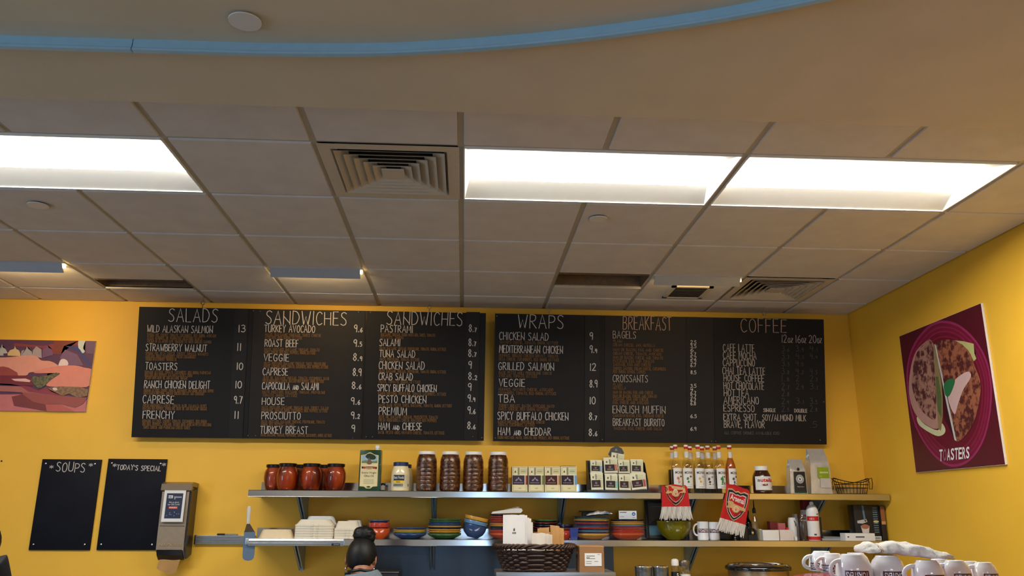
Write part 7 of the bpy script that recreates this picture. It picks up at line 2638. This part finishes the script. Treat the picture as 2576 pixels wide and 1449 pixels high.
cup_prof = [(0.56, 0.0), (0.60, 0.02), (0.62, 0.06), (0.80, 0.20), (0.93, 0.40), (0.985, 0.62), (1.0, 0.85), (1.0, 0.99), (0.985, 1.0)]
cups = [  # px centre, width px, top py, handle angle (0 = right, PI = left), mark angle, label
    (2066, 66, 1386.5, PI * 1.02, -0.75, 'leftmost upturned cup, its handle sticking out to the left'), (2093, 64, 1392, PI * 1.06, -0.75, 'second upturned cup from the left, its handle over the leftmost cup'), (2144, 90, 1394, PI * 1.04, -0.25, 'large upturned cup left of the towel with a full printed mark'),
    (2229, 86, 1397.5, PI * 0.55, -0.05, 'large upturned cup under the left end of the towel'), (2330, 79, 1409.5, PI * 0.98, 0.0, 'upturned cup under the right end of the towel'), (2401, 72, 1409.5, PI * 0.97, 0.0, 'upturned cup just right of the towel'), (2473, 62, 1414.5, PI * 0.97, 0.05, 'rightmost upturned cup at the end of the row'),
    (2152, 66, 1391.0, PI * 0.4, 0.6, 'upturned cup half hidden behind the large one left of the towel'), (2362, 60, 1405.5, PI * 0.3, 0.6, 'upturned cup hidden behind the cup at the right end of the towel'), (2437, 60, 1411.5, PI * 0.9, 0.6, 'upturned cup half hidden between the last two of the row')]
CUPS = []
for px, wpx, py, hang, lang, lab in cups:
    dia = 0.09
    for _ in range(12):
        h = 0.070 * dia / 0.098
        p = atZ(px, py, zM + h)
        dia = wpx * mpp((p.x, p.y, zM + h * 0.5))
    CUPS.append((p.x, p.y, dia, h))
    mug(lab, (p.x, p.y, zM + 0.0003), dia / 2, h, cup_prof, hang, True, 'upturned white cups on the espresso machine', flip=True, name='coffee_cup', lab_ang=lang, hscale=0.95, mz=(0.58, 0.92), span=1.35)

# towel heaped over the cups
M_tow = mat('terry_towel', (214, 212, 204), 0.95, var=0.05, scale=40, bump=0.5, bscale=160)
M_tn = mat('towel_navy', (58, 74, 104), 0.95, var=0.08)
M_to = mat('towel_orange', (206, 160, 96), 0.95, var=0.08)
dT = -3.62
ctl = [  # px, centre py, half height px
    (2164, 1383, 4), (2170, 1382, 13), (2186, 1382, 17), (2205, 1382, 16), (2222, 1379, 14), (2236, 1377, 16), (2252, 1382, 18), (2268, 1383, 18), (2290, 1387, 19), (2310, 1391, 19), (2330, 1396, 17), (2350, 1402, 15), (2368, 1404, 15), (2380, 1405, 12), (2386, 1406, 4)]
ctl = smooth_line(ctl, 5)
zbase = zM + max(c[3] for c in CUPS) + 0.004
vs_rings = []
q = MB()
NR = 28
vs, fs, ms = [], [], []
for i, (px, py, hp) in enumerate(ctl):
    p0 = Vector(CUPS[3][:2] + (0,)).lerp(Vector(CUPS[4][:2] + (0,)), min(1.15, max(-0.5, (px - 2229) / (2330 - 2229))))
    pc = atY(px, py, p0.y + 0.02)
    hz = hp * mpp(pc)
    for k in range(NR):
        a_ = 2 * PI * k / NR
        r_ = 1 + 0.34 * noise.noise(Vector((i * 0.11, math.cos(a_) * 1.3, math.sin(a_) * 1.3))) + 0.16 * noise.noise(Vector((i * 0.33, math.cos(a_) * 3, math.sin(a_) * 3 + 5)))
        yy = math.cos(a_) * (0.020 + hz * 1.9) * r_
        zz = math.sin(a_) * hz * r_
        z_ = pc.z + zz
        fl = zM + CUPS[3][3] + (CUPS[4][3] - CUPS[3][3]) * min(1, max(0, (px - 2229) / 101)) + 0.003
        z_ = max(z_, fl + 0.003 * noise.noise(Vector((i * 0.3, k * 0.4, 1))) + 0.003)
        vs.append(Vector((pc.x, pc.y + yy, z_)))
for i in range(len(ctl) - 1):
    m = M_tn if 2189 < ctl[i][0] < 2193 else M_to if 2195 < ctl[i][0] < 2199 else M_tow
    q.add([vs[i * NR + k] for k in range(NR)] + [vs[(i + 1) * NR + k] for k in range(NR)], [(k, (k + 1) % NR, (k + 1) % NR + NR, k + NR) for k in range(NR)], m)
q.add(vs[:NR], [tuple(range(NR))[::-1]], M_tow)
q.add(vs[-NR:], [tuple(range(NR))], M_tow)
me_o = q.build('towel', None, 0)
bm = bmesh.new()
bm.from_mesh(me_o.data)
bmesh.ops.remove_doubles(bm, verts=bm.verts, dist=1e-6)
bmesh.ops.recalc_face_normals(bm, faces=bm.faces[:])
for f in bm.faces:
    f.smooth = True
bm.to_mesh(me_o.data)
bm.free()
tag(me_o, 'crumpled white towel with a navy and orange stripe over the cups', 'towel')

# ================================================================== people
M_skin = mat('skin', (150, 96, 70), 0.5, var=0.05, scale=25, sss=0.1)
M_hair = mat('black_hair', (9, 8, 8), 0.5, spec=0.3, var=0.3, scale=40, bump=0.22, bscale=60, stretch=(6, 6, 0.6))
M_shirt = mat('grey_shirt', (104, 116, 124), 0.85, var=0.08, scale=60)
M_jack = mat('dark_jacket', (8, 8, 14), 0.8, var=0.15, scale=50)
M_trou = mat('dark_trousers', (30, 30, 34), 0.85, var=0.1)


def skinned(nodes, edges, levels=3, root=0):
    """evaluated Skin + Subdivision surface of a jointed skeleton: nodes (co, radius)"""
    me = bpy.data.meshes.new('skel')
    me.from_pydata([n[0] for n in nodes], edges, [])
    o = bpy.data.objects.new('skel', me)
    COL.objects.link(o)
    sm_ = o.modifiers.new('s', 'SKIN')
    sm_.use_smooth_shade = True
    for k, n in enumerate(nodes):
        r_ = n[1]
        me.skin_vertices[0].data[k].radius = (r_, r_) if not hasattr(r_, '__len__') else r_
        me.skin_vertices[0].data[k].use_root = (k == root)
    sb = o.modifiers.new('d', 'SUBSURF')
    sb.levels = sb.render_levels = levels
    dg = bpy.context.evaluated_depsgraph_get()
    ev = o.evaluated_get(dg)
    m2 = ev.to_mesh()
    vs = [v.co.copy() for v in m2.vertices]
    fs = [tuple(p.vertices) for p in m2.polygons]
    ev.to_mesh_clear()
    bpy.data.objects.remove(o)
    bpy.data.meshes.remove(me)
    return vs, fs


def hand_nodes(w, d, side, up):
    """palm and five bent fingers continuing from the wrist w along d"""
    d = d.normalized()
    s = side.normalized()
    u = up.normalized()
    N, E = [], []
    N.append((w + d * 0.045, (0.030, 0.014)))
    N.append((w + d * 0.080, (0.034, 0.012)))
    E.append((0, 1))
    for k, (off, ln) in enumerate(((-0.027, 0.062), (-0.009, 0.072), (0.009, 0.068), (0.026, 0.054))):
        b = len(N)
        p = w + d * 0.088 + s * off
        N.append((p, 0.0085))
        N.append((p + d * ln * 0.45 - u * 0.006, 0.0080))
        N.append((p + d * ln * 0.75 - u * 0.020, 0.0072))
        N.append((p + d * ln * 0.92 - u * 0.036, 0.0062))
        E += [(1, b), (b, b + 1), (b + 1, b + 2), (b + 2, b + 3)]
    b = len(N)
    N.append((w + d * 0.040 - s * 0.034, 0.0110))
    N.append((w + d * 0.066 - s * 0.050 - u * 0.010, 0.0095))
    N.append((w + d * 0.088 - s * 0.052 - u * 0.022, 0.0078))
    E += [(0, b), (b, b + 1), (b + 1, b + 2)]
    return N, E


def head_mesh(mb, m, Mh):
    """skull, jaw, nose, brow, lips and ears; local frame: face +y, crown +z, origin at the skull centre"""
    def disp(v):
        q = 1.0
        if v.z < 0:
            q *= 1 - 0.22 * min(1, -v.z) * (1 if v.y < 0.2 else 0.6)
        if v.y > 0.3 and v.z < -0.2:
            q *= 1.06
        return q
    mb.ball((0, 0, 0), (0.071, 0.092, 0.100), m, mtx=Mh, n=20, disp=disp)
    k = len(mb.v)
    c0 = Mh.translation

    def at_(x, y, z):
        return Mh @ Vector((x, y, z))
    for c, r in (((0, 0.092, -0.022), (0.012, 0.016, 0.020)), ((0, 0.086, 0.006), (0.009, 0.010, 0.026)), ((0, 0.070, -0.098), (0.026, 0.024, 0.020)), ((0, 0.084, -0.056), (0.021, 0.010, 0.009)), ((0.030, 0.080, 0.014), (0.020, 0.010, 0.008)), ((-0.030, 0.080, 0.014), (0.020, 0.010, 0.008)), ((0, 0.030, -0.080), (0.050, 0.050, 0.035))):
        mb.ball(at_(*c), r, m, mtx=Mh.to_3x3().to_4x4(), n=10)
    for s in (-1, 1):
        mb.ball(at_(s * 0.073, -0.008, -0.022), (0.008, 0.018, 0.030), m, mtx=Mh.to_3x3().to_4x4() @ Matrix.Rotation(s * 0.45, 4, 'Z'), n=10)
        mb.ball(at_(s * 0.069, -0.002, -0.050), (0.007, 0.010, 0.012), m, mtx=Mh.to_3x3().to_4x4(), n=8)


def person(label, base_, J, Mh, shirt_m, hair_fn, extras):
    t = thing('person', label, 'person', base_)
    B = Vector(base_)
    g = lambda p: B + Vector(p)
    nodes = [(g(J['pelvis']), (0.135, 0.10)), (g(J['belly']), (0.115, 0.088)), (g(J['chest']), (0.135, 0.10)), (g(J['neckbase']), 0.062), (g(J['neck']), 0.050), (Mh @ Vector((0, -0.012, -0.055)), 0.055)]
    edges = [(0, 1), (1, 2), (2, 3), (3, 4), (4, 5)]
    for s in ('L', 'R'):
        b = len(nodes)
        nodes += [(g(J['shoulder' + s]), 0.056), (g(J['elbow' + s]), 0.040), (g(J['wrist' + s]), 0.027)]
        edges += [(2, b), (b, b + 1), (b + 1, b + 2)]
        w, e = g(J['wrist' + s]), g(J['elbow' + s])
        d = (w - e).normalized()
        sd = d.cross(Vector((0, 0, 1)))
        if s == 'L':
            sd = -sd
        hn, he = hand_nodes(w, d, sd, Vector((0, 0, 1)))
        hb = len(nodes)
        nodes += hn
        edges += [(b + 2, hb)] + [(hb + x, hb + y) for x, y in he]
        b = len(nodes)
        nodes += [(g(J['hip' + s]), 0.085), (g(J['knee' + s]), 0.055), (g(J['ankle' + s]), 0.038), (g(J['toe' + s]), 0.030)]
        edges += [(0, b), (b, b + 1), (b + 1, b + 2), (b + 2, b + 3)]
    vs, fs = skinned(nodes, edges)
    mb = MB()
    mb.add(vs, fs, M_skin)
    head_mesh(mb, M_skin, Mh)
    body = mb.build('body', t, 180)
    rm = body.modifiers.new('remesh', 'REMESH')
    rm.mode = 'VOXEL'
    rm.voxel_size = 0.0065
    rm.use_smooth_shade = True
    sm_ = body.modifiers.new('smooth', 'SMOOTH')
    sm_.factor, sm_.iterations = 0.5, 3
    # clothing: looser skins over the same joints
    sn = [(g(J['hem']), (0.160, 0.125)), (g(J['belly']), (0.140, 0.112)), (g(J['chest']), (0.158, 0.122)), (g(J['neckbase']) + Vector((0, 0, -0.012)), 0.074)]
    se = [(0, 1), (1, 2), (2, 3)]
    for s in ('L', 'R'):
        b = len(sn)
        sh, el, wr = g(J['shoulder' + s]), g(J['elbow' + s]), g(J['wrist' + s])
        sn += [(sh, 0.074), (sh.lerp(el, 0.9), 0.055), (el.lerp(wr, 0.55), 0.046)]
        se += [(2, b), (b, b + 1), (b + 1, b + 2)]
    vs, fs = skinned(sn, se)
    q = MB()
    q.add(vs, fs, shirt_m)
    q.build('shirt', t, 180)
    sn = [(g(J['pelvis']) + Vector((0, 0, 0.03)), (0.155, 0.12))]
    se = []
    for s in ('L', 'R'):
        b = len(sn)
        sn += [(g(J['hip' + s]), 0.10), (g(J['knee' + s]), 0.072), (g(J['ankle' + s]) + Vector((0, 0, 0.03)), 0.058)]
        se += [(0, b), (b, b + 1), (b + 1, b + 2)]
    vs, fs = skinned(sn, se)
    q = MB()
    q.add(vs, fs, M_trou)
    q.build('trousers', t, 180)
    for s in ('L', 'R'):
        a, b = g(J['ankle' + s]), g(J['toe' + s])
        q = MB()
        q.ball(((a.x + b.x) / 2, (a.y + b.y) / 2 + 0.005, 0.046), (0.046, 0.125, 0.046), M_black, n=12)
        q.build('shoe', t, 180)
    hair_fn(t, Mh)
    for s in (-1, 1):
        q = MB()
        q.ball(Mh @ Vector((s * 0.030, 0.080, 0.002)), 0.011, M_paper, n=8)
        q.build('eye', t, 180)
    extras(t, Mh, g)
    return t


# the woman: back to us, head bowed, hair in a high bun
yW_ = -1.50
hc = atY(910, 1402, yW_)
Rh = Matrix.Rotation(-0.50, 4, 'X') @ Matrix.Rotation(-0.06, 4, 'Z') @ Matrix.Rotation(0.05, 4, 'Y')
Mh = Matrix.Translation(hc) @ Rh
bx_, by_ = hc.x + 0.012, yW_ - 0.10
nb = atY(918, 1434, yW_ - 0.07)
zn = nb.z - 0.015
J = dict(pelvis=(0, 0.02, 0.80), hem=(0, 0.02, 0.72), belly=(0, 0.0, 0.96), chest=(0, 0.0, zn - 0.21), neckbase=(0, 0.03, zn - 0.01), neck=(0, 0.06, zn + 0.05), shoulderL=(-0.150, 0.01, zn - 0.125), shoulderR=(0.150, 0.01, zn - 0.120), elbowL=(-0.215, 0.07, 0.92), elbowR=(0.215, 0.07, 0.92), wristL=(-0.16, 0.29, 0.97), wristR=(0.15, 0.30, 0.97), hipL=(-0.085, 0.02, 0.76), hipR=(0.085, 0.02, 0.76), kneeL=(-0.095, 0.03, 0.43), kneeR=(0.095, 0.03, 0.43), ankleL=(-0.10, -0.01, 0.075), ankleR=(0.10, -0.01, 0.075), toeL=(-0.115, 0.15, 0.035), toeR=(0.115, 0.15, 0.035))


def hair_bun(t, Mh):
    q = MB()

    def cap(v):
        # pulled-up hair: covers the skull except the face and the nape triangle
        return 1.0 + 0.012 * noise.noise(Vector((v.x * 9, v.y * 9, v.z * 2)))
    k = len(q.v)
    n = 26
    q.ball((0, 0, 0), (0.0785, 0.100, 0.106), M_hair, n=n, disp=cap)
    keep = []
    R3 = Mh
    for f, m in zip(q.f, q.m):
        c = sum((Vector(q.v[i]) for i in f), Vector()) / len(f)
        face = c.y > 0.045 and c.z < 0.055
        side = c.z < -0.025 and c.y > -0.035
        nape = c.z < -0.108 + 0.75 * abs(c.x)
        if not (face or side or nape):
            keep.append(f)
    q.f = keep
    q.m = [0] * len(keep)
    q.v = [tuple(R3 @ Vector(v)) for v in q.v]
    hair = q.build('hair', t, 180)
    sol = hair.modifiers.new('thickness', 'SOLIDIFY')
    sol.thickness = 0.006
    sol.offset = -1
    q = MB()
    bc = atY(916, 1346, yW_ + 0.01)
    px_ = mpp(bc)

    def lob(v):
        return 1 + 0.10 * noise.noise(Vector((v.x * 2.2 + 3, v.y * 2.2, v.z * 2.2))) + 0.035 * math.sin(math.atan2(v.z, v.x) * 9 + v.y * 6)
    q.ball(bc, (27 * px_, 25 * px_, 22 * px_), M_hair, n=22, disp=lob)
    q.ball(bc + Vector((14 * px_, -0.006, -7 * px_)), (14 * px_, 15 * px_, 14 * px_), M_hair, n=16, disp=lob)
    q.ball(bc + Vector((-10 * px_, -0.004, 6 * px_)), (16 * px_, 18 * px_, 14 * px_), M_hair, n=16, disp=lob)
    q.ball(bc + Vector((-0.004, 0.004, -20 * px_)), (17 * px_, 17 * px_, 12 * px_), M_hair, n=14)
    b = q.build('bun', t, 180)
    b.parent = hair
    random.seed(21)
    q = MB()
    for k in range(26):
        a_ = random.uniform(0, 2 * PI)
        p0 = bc + Vector((24 * px_ * math.cos(a_), random.uniform(-0.02, 0.02), 19 * px_ * math.sin(a_)))
        d = Vector((math.cos(a_), random.uniform(-0.4, 0.4), math.sin(a_)))
        tn = Vector((-d.z, 0, d.x))
        q.tube([p0, p0 + d * 0.007 + tn * 0.006, p0 + d * 0.010 + tn * 0.016], 0.0005, M_hair, 4)
    w_ = q.build('loose_strands', t, 180)
    w_['kind'] = 'stuff'
    w_.parent = hair


def woman_extras(t, Mh, g):
    for s, (px, py) in ((-1, (883, 1431)), (1, (947, 1425))):
        p = Mh @ Vector((s * 0.071, -0.004, -0.064))
        q = MB()
        q.lathe([(0.0001, -0.007), (0.0055, -0.005), (0.007, 0), (0.0055, 0.005), (0.0001, 0.007)], M_chrome, 14, c=p)
        q.build('earring', t, 60)
    q = MB()
    c = g(J['neckbase'])
    pts = []
    for k in range(25):
        a_ = PI * 1.08 + PI * 0.92 * k / 24 * 1.0
        pts.append(c + Vector((0.066 * math.cos(a_), 0.066 * math.sin(a_) - 0.002, 0.030 - 0.010 * abs(math.cos(a_)))))
    q.tube(pts, 0.0085, M_black, 10, flat_=0.9)
    q.build('apron_strap', t, 60)
    q = MB()
    q.grid(lambda u, v: c + Vector(((0.074 + 0.050 * v) * math.cos(2 * PI * u), (0.074 + 0.030 * v) * math.sin(2 * PI * u), 0.016 - 0.052 * v * v - 0.020 * v + 0.012 * math.cos(2 * PI * u))), 36, 6, M_shirt, closed_u=True)
    q.build('collar', t, 180)
    q = MB()
    q.grid(lambda u, v: g((0, 0, 0)) + Vector(((u - 0.5) * 0.36, 0.145 + 0.03 * math.sin(PI * u), 0.45 + 0.62 * v)), 10, 8, M_black)
    ap = q.build('apron', t, 60)
    so = ap.modifiers.new('thickness', 'SOLIDIFY')
    so.thickness = 0.004


person('woman with black hair in a high bun, grey shirt and black strap, bowed', (bx_, by_, 0), J, Mh, M_shirt, hair_bun, woman_extras)

# second person at the left edge of the frame, leaning over
yP = -2.0
hc2 = atY(-55, 1368, yP + 0.10)
Mh2 = Matrix.Translation(hc2) @ Matrix.Rotation(-0.75, 4, 'X')
sR = atY(-3, 1420, yP)
b2 = (hc2.x - 0.01, yP - 0.30, 0)
dz = sR.z
J2 = dict(pelvis=(0, 0.0, 0.86), hem=(0, 0.0, 0.78), belly=(0, 0.05, 1.00), chest=(0, 0.20, dz - 0.055), neckbase=(0, 0.29, dz + 0.045), neck=(0, 0.33, dz + 0.07), shoulderL=(-0.155, 0.24, dz - 0.03), shoulderR=(sR.x - hc2.x + 0.01, 0.28, dz - 0.01), elbowL=(-0.22, 0.36, 1.06), elbowR=(0.20, 0.36, 1.06), wristL=(-0.15, 0.58, 1.02), wristR=(0.15, 0.58, 1.02), hipL=(-0.09, 0.0, 0.82), hipR=(0.09, 0.0, 0.82), kneeL=(-0.10, 0.03, 0.46), kneeR=(0.10, 0.03, 0.46), ankleL=(-0.10, -0.02, 0.08), ankleR=(0.10, -0.02, 0.08), toeL=(-0.115, 0.15, 0.038), toeR=(0.115, 0.15, 0.038))


def hair_short(t, Mh):
    q = MB()
    q.ball((0, 0, 0), (0.086, 0.104, 0.108), M_hair, n=24, disp=lambda v: 1 + 0.02 * noise.noise(v * 6))
    keep = []
    for f in q.f:
        c = sum((Vector(q.v[i]) for i in f), Vector()) / len(f)
        if not (c.y > 0.045 and c.z < 0.055) and c.z > -0.095:
            keep.append(f)
    q.f = keep
    q.m = [0] * len(keep)
    q.v = [tuple(Mh @ Vector(v)) for v in q.v]
    h_ = q.build('hair', t, 180)
    so = h_.modifiers.new('thickness', 'SOLIDIFY')
    so.thickness = 0.006
    so.offset = -1


person('person in a black jacket leaning over at the left edge', b2, J2, Mh2, M_jack, hair_short, lambda t, Mh, g: None)
